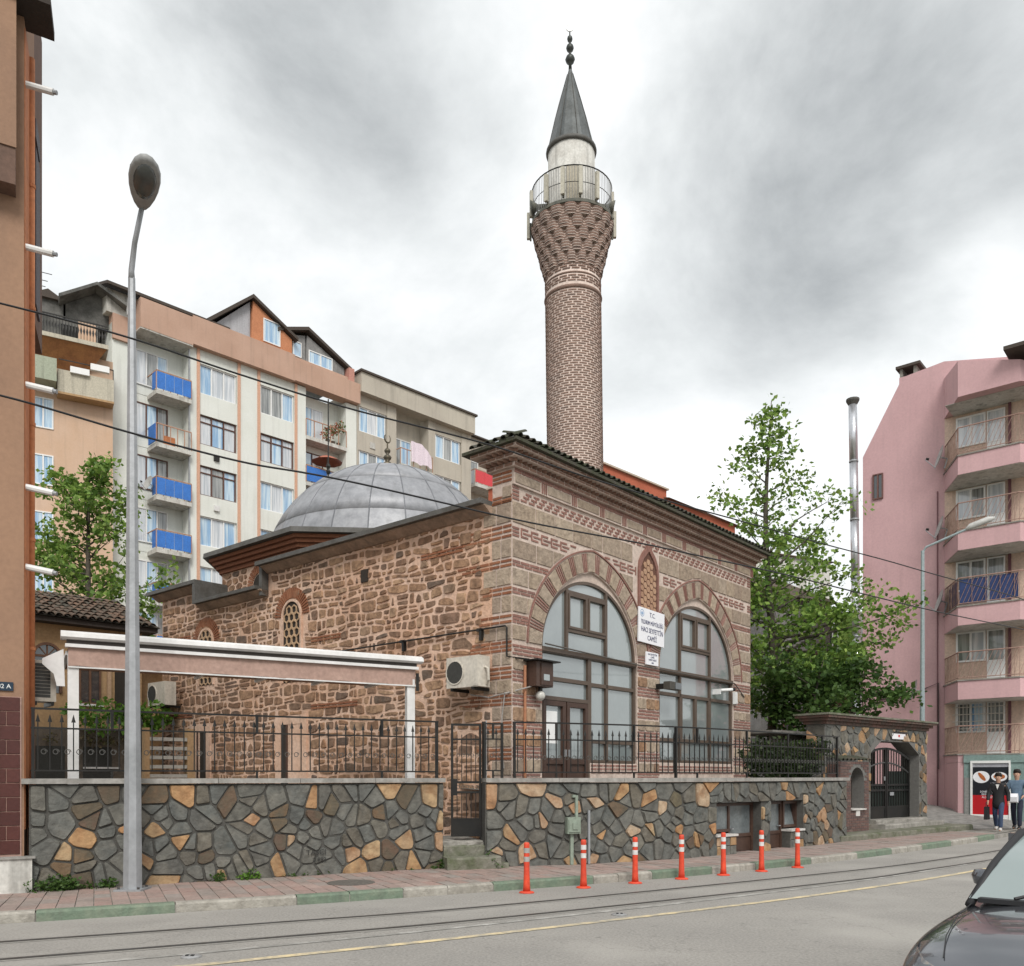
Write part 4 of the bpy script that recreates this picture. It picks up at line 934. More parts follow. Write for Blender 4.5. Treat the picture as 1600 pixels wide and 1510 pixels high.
# grilled arched windows in the side wall
def grille(u0, u1, z0, zs, par):
    c = (u0+u1)/2; hw = (u1-u0)/2; wn = thing('grilled_window', '', '', SID(c, z0, 0), parent=par)
    arc = [(c+hw*math.cos(PI*i/16), zs+hw*math.sin(PI*i/16)) for i in range(17)]
    prof = [(u0, z0), (u1, z0)]+arc; 
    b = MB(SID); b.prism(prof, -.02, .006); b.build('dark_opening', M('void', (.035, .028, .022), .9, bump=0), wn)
    b = MB(SID); ar2 = [(c+(hw+.06)*math.cos(PI*i/16), zs+(hw+.06)*math.sin(PI*i/16)) for i in range(17)]; b.strip([(u1, z0)]+arc+[(u0, z0)], [(u1+.06, z0)]+ar2+[(u0-.06, z0)], -.01, .04); b.build('reveal', mortar_o, wn)
    b = MB(SID); r_ = hw/2.9; j = 0; z = z0+r_
    while z < zs+hw:
        for i in range(-3, 4):
            x = i*r_*1.74+(j % 2)*r_*.87
            if abs(x) > hw-r_*.5 or (z > zs and math.hypot(x, z-zs) > hw-r_*.5): continue
            o_ = [(c+x+r_*1.02*math.cos(PI*k/3+PI/6), z+r_*1.02*math.sin(PI*k/3+PI/6)) for k in range(6)]; i_ = [(c+x+r_*.76*math.cos(PI*k/3+PI/6), z+r_*.76*math.sin(PI*k/3+PI/6)) for k in range(6)]
            b.ring(o_, i_, .004, .03+.003*(j % 2))
        z += r_*1.52; j += 1
    b.build('hexagon_grille', M('grille_plaster', (.50, .34, .21), .9, bump=.1), wn, kind='stuff')
    b = MB(SID); n = 26
    for i in range(n):
        a0 = PI*(i+.12)/n; a1 = PI*(i+.72)/n; r0, r1 = hw+.09, hw+.34
        b.prism([(c+r0*math.cos(a0), zs+r0*math.sin(a0)), (c+r1*math.cos(a0), zs+r1*math.sin(a0)), (c+r1*math.cos(a1), zs+r1*math.sin(a1)), (c+r0*math.cos(a1), zs+r0*math.sin(a1))], -.01, .03)
    b.build('arch_bricks', brick_o, wn, kind='stuff')
grille(-7.44, -6.74, 4.05, 5.68, mq); grille(-11.42, -10.72, 4.25, 5.42, mq)
for u0, u1, zt in ((-7.55, -6.70, 3.02), (-11.7, -11.05, 2.98)):
    d = thing('side_door', '', '', SID((u0+u1)/2, .6, 0), parent=mq)
    part('surround', mortar_o, d, [(u0-.22, u0, .6, zt+.22, 0, .03), (u1, u1+.22, .6, zt+.22, 0, .03), (u0, u1, zt, zt+.22, 0, .03)], SID)
    part('opening', M('void', (.035, .028, .022), .9), d, [(u0, u1, .6, zt, -.01, .006)], SID); part('leaf', mortar_o, d, [(u0+.35*(u1-u0), u1, .6, zt, .0, .02)] if u0 > -9 else [(u0, u0+.3, .6, zt, 0, .02)], SID)
    part('door_edge', door_brown, d, [(u0+.30*(u1-u0), u0+.36*(u1-u0), .6, zt, .0, .05)], SID)
tag(part('stone_plug', M('void', (.035, .028, .022), .9), side, [(-4.45, -4.22, 6.1, 6.38, 0, .035)], SID), '', ''); 
for o in [o for o in side.children if o.name.startswith('stone_plug')]: del o['label']; del o['category']
# eaves: lead sheet over a plaster cove
def eave(u0, u1, z, name):
    b = MB(SID); pr = [(0, z-.16), (.05, z-.15), (.14, z-.09), (.24, z-.02), (.24, z), (0, z)]
    b.add([(u0, v, w_) for w_, v in pr]+[(u1, v, w_) for w_, v in pr], [tuple(range(5, -1, -1)), tuple(range(6, 12))]+[(i, (i+1) % 6, 6+(i+1) % 6, 6+i) for i in range(6)]); b.build(name, M('cove_dirty', (.40, .285, .21), .95, col2=(.22, .16, .12), scale=1.6, bump=.2, streak=.5), mq)
eave(-8.1, -.5, 7.02, 'eave_cove'); eave(-11.2, -8.1, 6.45, 'eave_cove'); eave(-SLEN-.2, -11.2, 7.02, 'eave_cove')
rf = MB(SID)
rf.box(-8.1-.10, -.51, 7.022, 7.12, -FLEN-.3, .34); rf.box(-SLEN-.35, -11.1, 7.022, 7.12, -FLEN-.3, .34); rf.box(-11.1, -8.2, 6.455, 6.54, -.72, .34); rf.box(-11.1, -8.2, 7.022, 7.12, -FLEN-.3, -.74)
roof = rf.build('roof', lead_dark, mq)
part('step_flashing', lead_dark, roof, [(-8.22, -8.10, 6.3, 7.02, -.72, .20)], SID); part('step_flashing', lead_dark, roof, [(-11.24, -11.10, 6.46, 7.02, -1.6, .33)], SID)
hump = MB(SID); hump.add([(-8.1, 7.12, .30), (-.52, 7.12, .30), (-.52, 7.12, -9), (-8.1, 7.12, -9), (-7.0, 7.55, -4.3), (-1.5, 7.55, -4.3)], [(0, 1, 5, 4), (1, 2, 5), (2, 3, 4, 5), (3, 0, 4)]); hump.build('lead_slope', lead_dark, roof)
# hidden walls close the body
part('back_wall', mortar_o, mq, [(-SLEN, -SLEN+.4, .1, 7.0, -FLEN, -.5)], SID); part('far_side_wall', mortar_o, mq, [(-SLEN+.4, -.5, .1, 7.0, -FLEN, -FLEN+.4)], SID)
# drum and dome
DC = Vector((.65*5.2-.76*9.52, 16.5+.76*5.2+.65*9.52)); a0 = math.atan2(.76, .65)+PI/8
octo = lambda r: [(DC.x+r*math.cos(a0+i*PI/4), DC.y+r*math.sin(a0+i*PI/4)) for i in range(8)]
def octp(b, r0, z0, r1, z1): 
    A, B = octo(r0), octo(r1); b.add([(x, y, z0) for x, y in A]+[(x, y, z1) for x, y in B], [(i, (i+1) % 8, 8+(i+1) % 8, 8+i) for i in range(8)]+[tuple(range(7, -1, -1)), tuple(range(8, 16))])
drum = MB(); octp(drum, 4.9, 6.2, 4.9, 7.5); drum = drum.build('drum', mortar_o, mq)
for k, (r_, z0, z1) in enumerate([(4.98, 7.46, 7.56), (5.07, 7.57, 7.66), (5.17, 7.67, 7.76), (5.26, 7.77, 7.86)]): b = MB(); octp(b, r_, z0, r_, z1); b.build('corbel_course', brick_o, drum)
b = MB(); octp(b, 4.95, 7.5, 5.1, 7.88); b.build('cornice_core', M('cove_dark', (.10, .05, .035), .9), drum)
b = MB(); octp(b, 5.42, 7.87, 5.40, 8.0); octp(b, 5.36, 8.0, 4.0, 8.22); b.build('drum_eave', lead_dark, drum)
for fi in range(8):
    A = octo(4.9); p0, p1 = Vector(A[fi]), Vector(A[(fi+1) % 8]); mid = (p0+p1)/2
    if (mid-DC).dot(Vector((0, 0))-DC) < 0: continue
    d = (p1-p0).normalized(); nrm = mid-DC; 
    if Vector((d.y, -d.x)).dot(nrm) < 0: p0, p1 = p1, p0; d = -d
    T = Frame(p0, d); L_ = (p1-p0).length; b = MB(T)
    for p, s in cells(jseeds(0, L_, 6.4, 7.45, .34, .17, .5), .03, L_-.03, 6.4, 7.44, .034, .6, [(L_/2-.62, L_/2+.62, 6.4, 7.32)]): b.stone(rounded(p), -.01, .02, .012, .05, rings=1)
    b.build('drum_stones', rubble_i, drum, kind='stuff')
    b = MB(T); c = L_/2; hw = .3; zs = 6.9; b.prism([(c-hw, 6.4), (c+hw, 6.4)]+[(c+hw*math.cos(PI*i/10), zs+hw*math.sin(PI*i/10)) for i in range(11)], -.01, .01); b.build('drum_window', M('void', (.035, .028, .022), .9), drum)
    b = MB(T)
    for i in range(16):
        e0, e1 = PI*(i+.1)/16, PI*(i+.75)/16; b.prism([(c+.33*math.cos(e0), zs+.33*math.sin(e0)), (c+.55*math.cos(e0), zs+.55*math.sin(e0)), (c+.55*math.cos(e1), zs+.55*math.sin(e1)), (c+.33*math.cos(e1), zs+.33*math.sin(e1))], -.01, .03)
    b.build('drum_arch', brick_o, drum, kind='stuff')
DR, DZ = 3.70, 7.50
dome = MB(); dome.lathe([(DR*math.cos(a)-.02, DZ+DR*math.sin(a)-.02) for a in [math.radians(x) for x in (2, 10, 20, 30, 40, 50, 60, 70, 80, 89.5)]], 48, DC); dome = dome.build('dome', lead, mq, True, keep=(DC.x, DC.y, DZ))
rowsz = [6, 24, 46, 66, 86]; G = 22
for r_ in range(4):
    b = MB(); g0, g1 = rowsz[r_], rowsz[r_+1]; hg = PI/G*.985; sub_ = 3
    for i in range(sub_+1):
        a = math.radians(g0+(g1-g0)*i/sub_); rr = DR+.006+.012*(1-i/sub_)
        for j in range(3): t = hg*(j-1); b.v.append((rr*math.cos(a)*math.cos(t), rr*math.cos(a)*math.sin(t), rr*math.sin(a)))
    b.f = [(i*3+j, i*3+j+1, i*3+4+j, i*3+3+j) for i in range(sub_) for j in range(2)]
    n0 = len(b.v); e = [0, 1, 2]; a = math.radians(g0)
    for j in range(3): t = hg*(j-1); b.v.append(((DR-.01)*math.cos(a)*math.cos(t), (DR-.01)*math.cos(a)*math.sin(t), (DR-.01)*math.sin(a)))
    b.f += [(n0, n0+1, 1, 0), (n0+1, n0+2, 2, 1)]
    pr = b.build('lead_panel', lead, dome, True, keep=(0, 0, 0)); place(pr, dome, (DC.x, DC.y, DZ))
    for k in range(1, G): share(pr, 'lead_panel', dome, (DC.x, DC.y, DZ), (0, 0, 2*PI*k/G+R.uniform(-.004, .004)))
b = MB(); b.tube([(DR*math.cos(math.radians(a)), 0, DR*math.sin(math.radians(a))+.005) for a in range(4, 88, 7)], .022, 5)
sm = b.build('seam', M('lead_seam', (.17, .175, .19), .55, metal=.2, bump=0), dome, keep=(0, 0, 0)); place(sm, dome, (DC.x, DC.y, DZ)); sm.rotation_euler.z = PI/G
for k in range(1, G): share(sm, 'seam', dome, (DC.x, DC.y, DZ), (0, 0, PI/G+2*PI*k/G))
gold = M('finial_bronze', (.16, .13, .085), .45, metal=.6, col2=(.09, .08, .06), bump=0)
zt = DZ+DR; b = MB(); b.lathe([(.10, zt-.05), (.06, zt+.05), (.14, zt+.12), (.16, zt+.18), (.12, zt+.25), (.04, zt+.28), (.11, zt+.36), (.13, zt+.41), (.10, zt+.46), (.035, zt+.5), (.09, zt+.58), (.10, zt+.62), (.07, zt+.67), (.025, zt+.7), (.02, zt+.86)], 12, DC)
b.build('finial', gold, dome, True)
b = MB(); b.tube([(DC.x+.12*math.cos(a)*.65, DC.y+.12*math.cos(a)*.76, zt+1.0+.13*math.sin(a)) for a in [math.radians(x) for x in range(120, 421, 20)]], [.006, .012, .018, .02, .022, .024, .025, .025, .025, .024, .022, .02, .018, .014, .01, .006], 6); b.build('crescent', gold, dome)

# ------------------------------------------------------------------ minaret
MX, MY = 2.32, 29.5
mn = thing('minaret', 'tall round brick minaret with corbelled balcony, white neck and grey lead cone', 'minaret', (MX, MY, 0))
SR = .945
MB().lathe([(1.25, 0), (1.25, 5.5), (SR, 6.6), (SR, 18.2), (SR-.01, 19.15)], 48, (MX, MY)).build('shaft', mortar_m, mn, True)
shaft = mn.children[0]
b = MB(); T = lambda u, v, w_: (MX+(SR+w_)*math.cos(u/SR), MY+(SR+w_)*math.sin(u/SR), v); b.T = T
circ = 2*PI*SR; nb = 19; z = 7.4; r_ = 0
while z < 19.06:
    if 18.18 < z < 18.40 or 18.70 < z < 18.8: z += .082; r_ += 1; continue
    for k in range(nb):
        u = circ*(k+.5*(r_ % 2)+.12*math.sin(r_*1.7))/nb; L_ = circ/nb-.052
        b.add([(u, z, -.02), (u+L_, z, -.02), (u+L_, z+.037, -.02), (u, z+.037, -.02), (u, z, .016), (u+L_/2, z, .0195), (u+L_, z, .016), (u+L_, z+.037, .016), (u+L_/2, z+.037, .0195), (u, z+.037, .016)], [(4, 5, 8, 9), (5, 6, 7, 8), (0, 4, 9, 3), (1, 2, 7, 6), (3, 9, 8, 7, 2), (0, 1, 6, 5, 4)])
    z += .082; r_ += 1
b.build('bricks', brick_min, shaft, kind='stuff')
for z0, z1, rr in ((18.22, 18.36, SR+.05), (18.72, 18.79, SR+.025)): MB().lathe([(SR, z0), (rr-.015, z0+.02), (rr, (z0+z1)/2), (rr-.015, z1-.02), (SR, z1)], 40, (MX, MY)).build('ring_moulding', brick_min, mn, True)
# corbel tiers, scalloped
cb = MB(); cmo = MB(); core_ = [(SR-.02, 18.8)]; nl = 17
for k in range(5):
    zb = 19.10+k*.345; r0 = SR+.03+k*.088; core_ += [(r0-.035, zb), (r0-.02, zb+.34)]
    for q in range(4):
        rr = r0+.012*q; z0 = zb+.02+q*.085; z1 = z0+.042; P0 = []; seg = nl*8
        for i in range(seg):
            t = 2*PI*i/seg; x = (i+(4 if k % 2 else 0)) % 8; sc = .055 if x in (2, 3, 4, 5) else (.03 if x in (1, 6) else -.04); sc *= (1 if q else .55)
            P0.append((MX+(rr+sc)*math.cos(t), MY+(rr+sc)*math.sin(t)))
        cb.add([(x, y, z0) for x, y in P0]+[(x, y, z1) for x, y in P0], [(i, (i+1) % seg, seg+(i+1) % seg, seg+i) for i in range(seg)]+[tuple(range(seg-1, -1, -1)), tuple(range(seg, 2*seg))])
        P1 = [(MX+(x-MX)*.988, MY+(y-MY)*.988) for x, y in P0]; cmo.add([(x, y, z0-.03) for x, y in P1]+[(x, y, z0+.055) for x, y in P1], [(i, (i+1) % seg, seg+(i+1) % seg, seg+i) for i in range(seg)])
core_ += [(SR+.42, 20.8)]
corbel = MB().lathe(core_, 40, (MX, MY)).build('corbel', mortar_p, mn); cmo.build('corbel_joints', mortar_m, corbel, kind='stuff'); cb.build('corbel_bricks', brick_min, corbel, kind='stuff')
dkm = M('balcony_dark', (.10, .105, .09), .8, col2=(.17, .16, .13), bump=.1)
bal = MB().lathe([(1.30, 20.80), (1.40, 20.83), (1.40, 20.93), (1.30, 20.95)], 40, (MX, MY)).build('balcony_floor', dkm, mn)
def ringt(z, r, t): 
    pts = [(MX+r*math.cos(2*PI*i/40), MY+r*math.sin(2*PI*i/40), z) for i in range(41)]; return MB().tube(pts, t, 5, False)
ringt(22.05, 1.36, .022).build('top_rail', iron, bal); ringt(21.5, 1.36, .012).build('mid_rail', iron, bal)
b = MB()
for i in range(96): t = 2*PI*i/96; x, y = MX+1.36*math.cos(t), MY+1.36*math.sin(t); b.tube([(x, y, 20.93), (x, y, 22.05)], .009, 4)
b.build('railing_bars', M('rail_grey', (.33, .33, .32), .5, metal=.3, bump=0), bal, kind='stuff')
MB().lathe([(.86, 20.9), (.82, 21.1), (.80, 23.38)], 32, (MX, MY)).build('upper_shaft', plaster_w, mn, True)
b = MB(); a = math.radians(-100); b.box(MX-.25, MX+.25, MY-.83, MY-.74, 20.93, 22.4); b.build('balcony_door', M('minaret_door', (.42, .38, .30), .8), mn)
cone = MB().lathe([(.80, 23.34), (.855, 23.36), (.87, 23.42), (.86, 23.48), (.80, 23.5)], 32, (MX, MY)).build('cone_ring', lead_dark, mn, True)
cone = MB().lathe([(.80, 23.5), (.70, 23.9), (.56, 24.5), (.40, 25.1), (.23, 25.7), (.10, 26.15), (.05, 26.35)], 16, (MX, MY)).build('cone', lead_cone, mn)
for k in range(8):
    t = 2*PI*k/8+.2; MB().tube([(MX+r*math.cos(t), MY+r*math.sin(t), z) for r, z in ((.805, 23.5), (.565, 24.5), (.405, 25.1), (.105, 26.15))], .012, 4).build('cone_seam', lead_dark, cone)
b = MB(); b.lathe([(.06, 26.3), (.05, 26.5), (.13, 26.58), (.17, 26.68), (.13, 26.78), (.045, 26.85), (.045, 26.93), (.11, 27.0), (.135, 27.08), (.11, 27.16), (.04, 27.22), (.04, 27.28), (.08, 27.33), (.095, 27.4), (.08, 27.46), (.025, 27.5), (.02, 27.66)], 12, (MX, MY)); b.build('finial', M('minaret_finial', (.055, .06, .055), .45, metal=.5, bump=0), mn, True)
b = MB(); b.tube([(MX+.11*math.cos(a), MY, 27.8+.13*math.sin(a)) for a in [math.radians(x) for x in range(115, 426, 25)]], [.006, .014, .02, .022, .024, .024, .024, .024, .022, .02, .018, .012, .006], 5); b.build('crescent', M('minaret_crescent', (.4, .4, .38), .4, metal=.5, bump=0), mn)
for o in mn.children: pass
mn.rotation_euler.y = -.0125; mn.scale.z = .986
LEAN = lambda z: MX-.0125*z
panel_m = M('antenna_panel', (.48, .45, .37), .6, col2=(.40, .38, .31), bump=0)
for i, (dx, front, zc) in enumerate([(-.93, 1, 21.13), (-.40, 1, 21.18), (.18, 1, 21.18), (.74, 1, 21.13), (-1.40, 0, 21.18), (-1.50, 0, 20.65), (1.36, 0, 21.13), (1.47, 0, 20.7)]):
    r = 1.46; x = dx; y = -math.sqrt(max(.02, r*r-dx*dx)) if front else -.25+.35*(i % 2); X = LEAN(zc)+x; Y = MY+y; al = math.atan2(y, x)
    T = Frame((X, Y), (-math.sin(al), math.cos(al)))
    p = thing('antenna_panel', ('cream vertical antenna panel on the front of the minaret balcony rail' if front else 'cream antenna panel on the flank of the minaret balcony, seen against the sky'), 'antenna', (X, Y, zc-.5), 'antenna panels round the minaret balcony'+(' front' if front else ' flank'))
    MB(T).box(-.062, .062, zc-.44, zc+.44, -.05, .05).build('radome', panel_m, p); MB(T).box(-.03, .03, zc-.5, zc+.1, -.11, -.052).build('mount', dkm, p)
for sx, lab in ((-1.18, 'dark horn loudspeaker on the minaret balcony, apartment side'), (1.15, 'dark horn loudspeaker on the minaret balcony, tree side')):
    X = LEAN(21.2)+sx; p = thing('loudspeaker', lab, 'loudspeaker', (X, MY-.4, 20.65)); sg = 1 if sx > 0 else -1
    MB().tube([(X-sg*.32, MY-.4, 21.05), (X, MY-.45, 20.95), (X+sg*.18, MY-.5, 20.9), (X+sg*.22, MY-.5, 20.89)], [.05, .09, .20, .23], 12).build('horn', dkm, p, True); MB().tube([(X, MY-.45, 20.64), (X, MY-.45, 20.95)], .025, 6).build('stem', iron, p)
R.seed(103)
# ================================================================== THINGS ON THE MOSQUE
navy = M('sign_navy', (.02, .025, .10), .6, bump=0, var=0); signw = M('sign_white', (.80, .80, .83), .45, bump=0, var=.03)
fu = (.65, .76, 0); up_ = (0, 0, 1)
sg = thing('mosque_sign', 'white tilted name board with navy lettering between the two arches', 'sign', FAC(4.97, 4.85, .05))
ST_ = lambda u, v, w_: FAC(4.965+u*math.cos(-.03)-v*math.sin(-.03), 5.245+u*math.sin(-.03)+v*math.cos(-.03), w_)
MB(ST_).box(-.57, .57, -.40, .40, .045, .075).build('board', signw, sg)
tu = Vector(ST_(1, 0, 0))-Vector(ST_(0, 0, 0)); tv = Vector(ST_(0, 1, 0))-Vector(ST_(0, 0, 0))
for s_, dz, sz, xs in (('T.C.', .27, .155, .9), ('YILDIRIM MÜFTÜLÜĞÜ', .075, .135, .72), ('HACI SEYFETTİN', -.10, .165, .78), ('CAMİİ', -.28, .155, .9)): text('lettering', s_, sz, navy, sg, ST_(.02, dz, .078), tu, tv, .002, xs=xs)
b = MB(ST_); b.ring([(-.43+.085*math.cos(2*PI*i/20), .27+.085*math.sin(2*PI*i/20)) for i in range(20)], [(-.43+.07*math.cos(2*PI*i/20), .27+.07*math.sin(2*PI*i/20)) for i in range(20)], .074, .079); b.prism([(-.43+.05*math.cos(2*PI*i/14), .265+.04*math.sin(2*PI*i/14)) for i in range(14)], .074, .078)
b.build('emblem', M('emblem_blue', (.30, .42, .60), .6, bump=0), sg)
pq = thing('marble_plaque', 'small white plaque under the mosque name board', 'plaque', FAC(5.02, 4.4, .03)); MB(FAC).box(4.75, 5.29, 4.36, 4.66, .02, .06).build('slab', signw, pq)
for i, s_ in enumerate(('HACI SEYFETTİN', 'CAMİİ', 'YAPIM TARİHİ', '1486')): text('lettering', s_, .06, navy, pq, FAC(5.02, 4.605-i*.065, .063), fu, up_, .001, xs=.9)
# meter cabinet, globe lamp, conduits, flood lamp, camera
cab = thing('meter_cabinet', 'brown metal meter cabinet with little roof on the facade corner', 'cabinet', FAC(.66, 3.48, .1))
part('case', door_brown, cab, [(.40, .92, 3.50, 3.98, .02, .28)], FAC); part('roof', iron, cab, [(.30, 1.02, 3.985, 4.01, .0, .40)], FAC); part('door', door_brown, cab, [(.53, .90, 3.53, 3.95, .28, .30)], FAC); part('sight_glass', glass_f, cab, [(.60, .78, 3.62, 3.74, .30, .308)], FAC)
gl = thing('globe_lamp', 'frosted globe lamp hanging below the brown meter cabinet', 'lamp', FAC(.68, 3.2, .14)); c = Vector(FAC(.68, 3.33, .15)); MB().ball(c, .10, 14).build('globe', M('globe', (.55, .54, .50), .3, bump=0), gl, True); MB(FAC).box(.65, .71, 3.42, 3.50, .12, .18).build('socket', iron, gl)
cop = M('copper_pipe', (.38, .17, .09), .6, bump=0); tag(MB().tube([FAC(.33, 1.6, .05), FAC(.33, 2.6, .05), FAC(.33, 3.9, .05)], .03, 8).build('copper_pipe', cop), 'orange-brown copper pipe rising on the facade corner pier', 'pipe')
cw = M('cable_grey', (.33, .31, .29), .6, bump=0)
tag(MB().tube([SID(-.9, 3.35, .2), SID(-.5, 3.28, .1), SID(-.1, 3.34, .08), FAC(.15, 3.42, .08), FAC(.45, 3.5, .12)], .014, 6).build('cable', cw), 'pale cable sagging round the mosque corner to the meter cabinet', 'cable')
tag(MB().tube([SID(-.12, 3.36, .07), SID(-.2, 2.9, .06), SID(-.22, 2.3, .06), SID(-.16, 1.9, .05)], .012, 6).build('cable', cw), 'grey cable dropping down the mosque corner below the air conditioner', 'cable')
tag(MB().tube([SID(-6.0, 4.62, .06), SID(-3, 4.63, .07), SID(-.12, 4.64, .06), SID(-.08, 4.60, .06), SID(-.08, 4.05, .06), FAC(.1, 4.02, .07), FAC(.4, 4.02, .1)], .018, 6).build('conduit', iron), 'thin dark conduit running along the rubble side wall', 'conduit')
for u in (-3.0, -.75): tag(part('conduit_bracket', iron, None, [(u-.03, u+.03, 4.42, 4.66, .0, .09), (u-.10, u+.03, 4.60, 4.66, .0, .09)], SID), 'black bracket holding the conduit on the rubble wall, '+('beside the awning' if u < -2 else 'near the corner quoins'), 'bracket')
tag(MB().tube([FAC(.95, 4.40, .06), FAC(4.6, 4.30, .06), FAC(5.3, 4.30, .06), FAC(9.3, 4.28, .06), FAC(9.9, 3.95, .05)], .016, 6).build('conduit', M('conduit_dark', (.10, .09, .08), .6, bump=0)), 'dark conduit crossing both arched windows at their springing', 'conduit')
fl = thing('flood_lamp', 'boxy dark flood lamp fixed to the pier between the arches', 'lamp', FAC(5.3, 3.7, .2)); part('housing', M('flood_dark', (.07, .065, .055), .6, bump=0), fl, [(5.2, 5.75, 3.80, 3.98, .25, .42)], FAC); part('bracket', iron, fl, [(5.22, 5.36, 3.82, 3.94, .0, .25)], FAC); part('glass', glass_d, fl, [(5.45, 5.73, 3.815, 3.965, .42, .43)], FAC)
cm_ = thing('security_camera', 'white bullet security camera on the second arched window', 'camera', FAC(8.4, 3.9, .1)); MB().tube([FAC(8.35, 4.02, .12), FAC(8.66, 4.05, .30)], .042, 10).build('body', white_pvc, cm_); MB().tube([FAC(8.66, 4.05, .30), FAC(8.72, 4.055, .335)], .046, 10).build('hood', iron, cm_); part('bracket', white_pvc, cm_, [(8.32, 8.38, 3.92, 4.06, -.18, .12)], FAC)
jb = thing('junction_box', 'pale junction box on the far pier of the facade', 'junction box', FAC(9.6, 3.6, .05)); part('box', white_pvc, jb, [(9.30, 9.42, 3.72, 4.05, .0, .08)], FAC); part('lid', white_metal, jb, [(9.31, 9.41, 3.74, 4.03, .08, .09)], FAC)
# air conditioners
acw = M('ac_cream', (.62, .575, .50), .5, col2=(.52, .48, .41), bump=.02, streak=.3); acd = M('ac_dark', (.06, .06, .055), .6, bump=0)
def ac(T, u, z, w_, W, H_, lab, fanx=.3, louvres=False):
    t = thing('air_conditioner', lab, 'air conditioner', T(u, z, w_+.15))
    part('case', acw, t, [(u-W/2, u+W/2, z, z+H_, w_, w_+.32)], T)
    if not louvres:
        c, cz, r = u-W/2+W*fanx, z+H_/2, H_*.40; rim = [(c+r*math.cos(2*PI*i/20), cz+r*math.sin(2*PI*i/20)) for i in range(20)]; rin = [(c+r*.9*math.cos(2*PI*i/20), cz+r*.9*math.sin(2*PI*i/20)) for i in range(20)]
        MB(T).prism(rin, w_+.32, w_+.324).build('fan_recess', acd, t); MB(T).ring(rim, rin, w_+.32, w_+.335).build('fan_rim', acw, t)
        b = MB(T)
        for i in range(-6, 7): x = i*r*.14; h = math.sqrt(max(0, (r*.9)**2-x*x)); b.box(c+x-.004, c+x+.004, cz-h, cz+h, w_+.325, w_+.333)
        b.build('fan_guard', acd, t, kind='stuff'); part('side_panel', acw, t, [(u+W/2-.14, u+W/2-.01, z+.02, z+H_-.02, w_+.32, w_+.328)], T)
    else:
        n = 10
        for i in range(n): part('louvre_slot', acd, t, [(u-W/2+.04, u+W/2-.22*W, z+.06+i*(H_-.1)/n, z+.06+i*(H_-.1)/n+.045, w_+.319, w_+.325)], T)
    part('bracket', iron, t, [(u-W*.35, u-W*.35+.04, z-.06, z, 0, w_+.34)], T); part('bracket', iron, t, [(u+W*.3, u+W*.3+.04, z-.06, z, 0, w_+.34)], T)
    return t
ac(SID, -.86, 3.47, .16, .86, .60, 'cream air conditioner with a dark fan on brackets at the rubble wall corner', .27)
tag(MB().tube([SID(-.42, 3.85, .30), SID(-.33, 3.82, .32), SID(-.33, 3.6, .3), SID(-.43, 3.52, .25)], .025, 7).build('hose_loop', acw), 'pale pipe loop on the end of the cream air conditioner', 'pipe')
ac(SID, -12.75, 3.75, .25, 1.0, .66, 'older cream air conditioner at the far end of the rubble side wall', .25)

# ================================================================== COURTYARD AWNING
aw = thing('awning', 'long white framed awning with a dusty pink valance over the courtyard', 'awning', (-4.2, 14.3, .6))
A0, A1 = Vector((-6.68, 12.95)), Vector((-1.78, 15.72)); AD = (A1-A0); AL = AD.length; AT = Frame(A0, AD); val = M('valance', (.42, .285, .235), .85, col2=(.37, .245, .20), scale=2, bump=.05); valo = M('awning_underside', (.33, .17, .105), .8, bump=.02)
b = MB(AT); pr = [(.0, 3.80), (.11, 3.80), (.15, 3.83), (.14, 3.89), (.06, 3.93), (-.06, 3.92), (-.06, 3.80)]
b.add([(-.1, z, w_) for w_, z in pr]+[(AL+.12, z, w_) for w_, z in pr], [tuple(range(6, -1, -1)), tuple(range(7, 14))]+[(i, (i+1) % 7, 7+(i+1) % 7, 7+i) for i in range(7)]); b.build('gutter_beam', white_metal, aw)
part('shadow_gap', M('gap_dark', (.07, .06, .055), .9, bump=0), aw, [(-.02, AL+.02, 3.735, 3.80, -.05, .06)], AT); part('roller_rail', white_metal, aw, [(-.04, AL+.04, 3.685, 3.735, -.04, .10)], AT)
b = MB(AT); n = 40
for i in range(n+1): u = AL*i/n; b.v += [AT(u, 3.685, .045), AT(u, 3.405+.008*math.sin(i*1.3), .045+.016*math.sin(i*.9)+.01*math.sin(i*2.3))]
b.f = [(2*i, 2*i+1, 2*i+3, 2*i+2) for i in range(n)]; b.build('valance', val, aw, True); part('hem_bar', white_metal, aw, [(0, AL, 3.38, 3.402, .03, .06)], AT)
part('canopy', valo, aw, [(0, AL, 3.64, 3.68, -2.6, -.05)], AT)
for i in range(6): u = AL*i/5; part('roof_bar', white_metal, aw, [(u-.03, u+.03, 3.58, 3.64, -2.6, -.06)], AT)
for u in (.07, AL-.08): part('post', white_metal, aw, [(u-.075, u+.075, .6, 3.60, -.08, .03)], AT)
b = MB(AT); b.prism([(-.06, 3.66), (-.04, 3.10), (-.15, 3.10), (-.19, 3.28), (-.34, 3.42), (-.34, 3.5)], -.03, .0); b.build('side_bracket', white_metal, aw); part('tie', iron, aw, [(AL+.0, AL+.05, 3.3, 3.62, .06, .09)], AT)

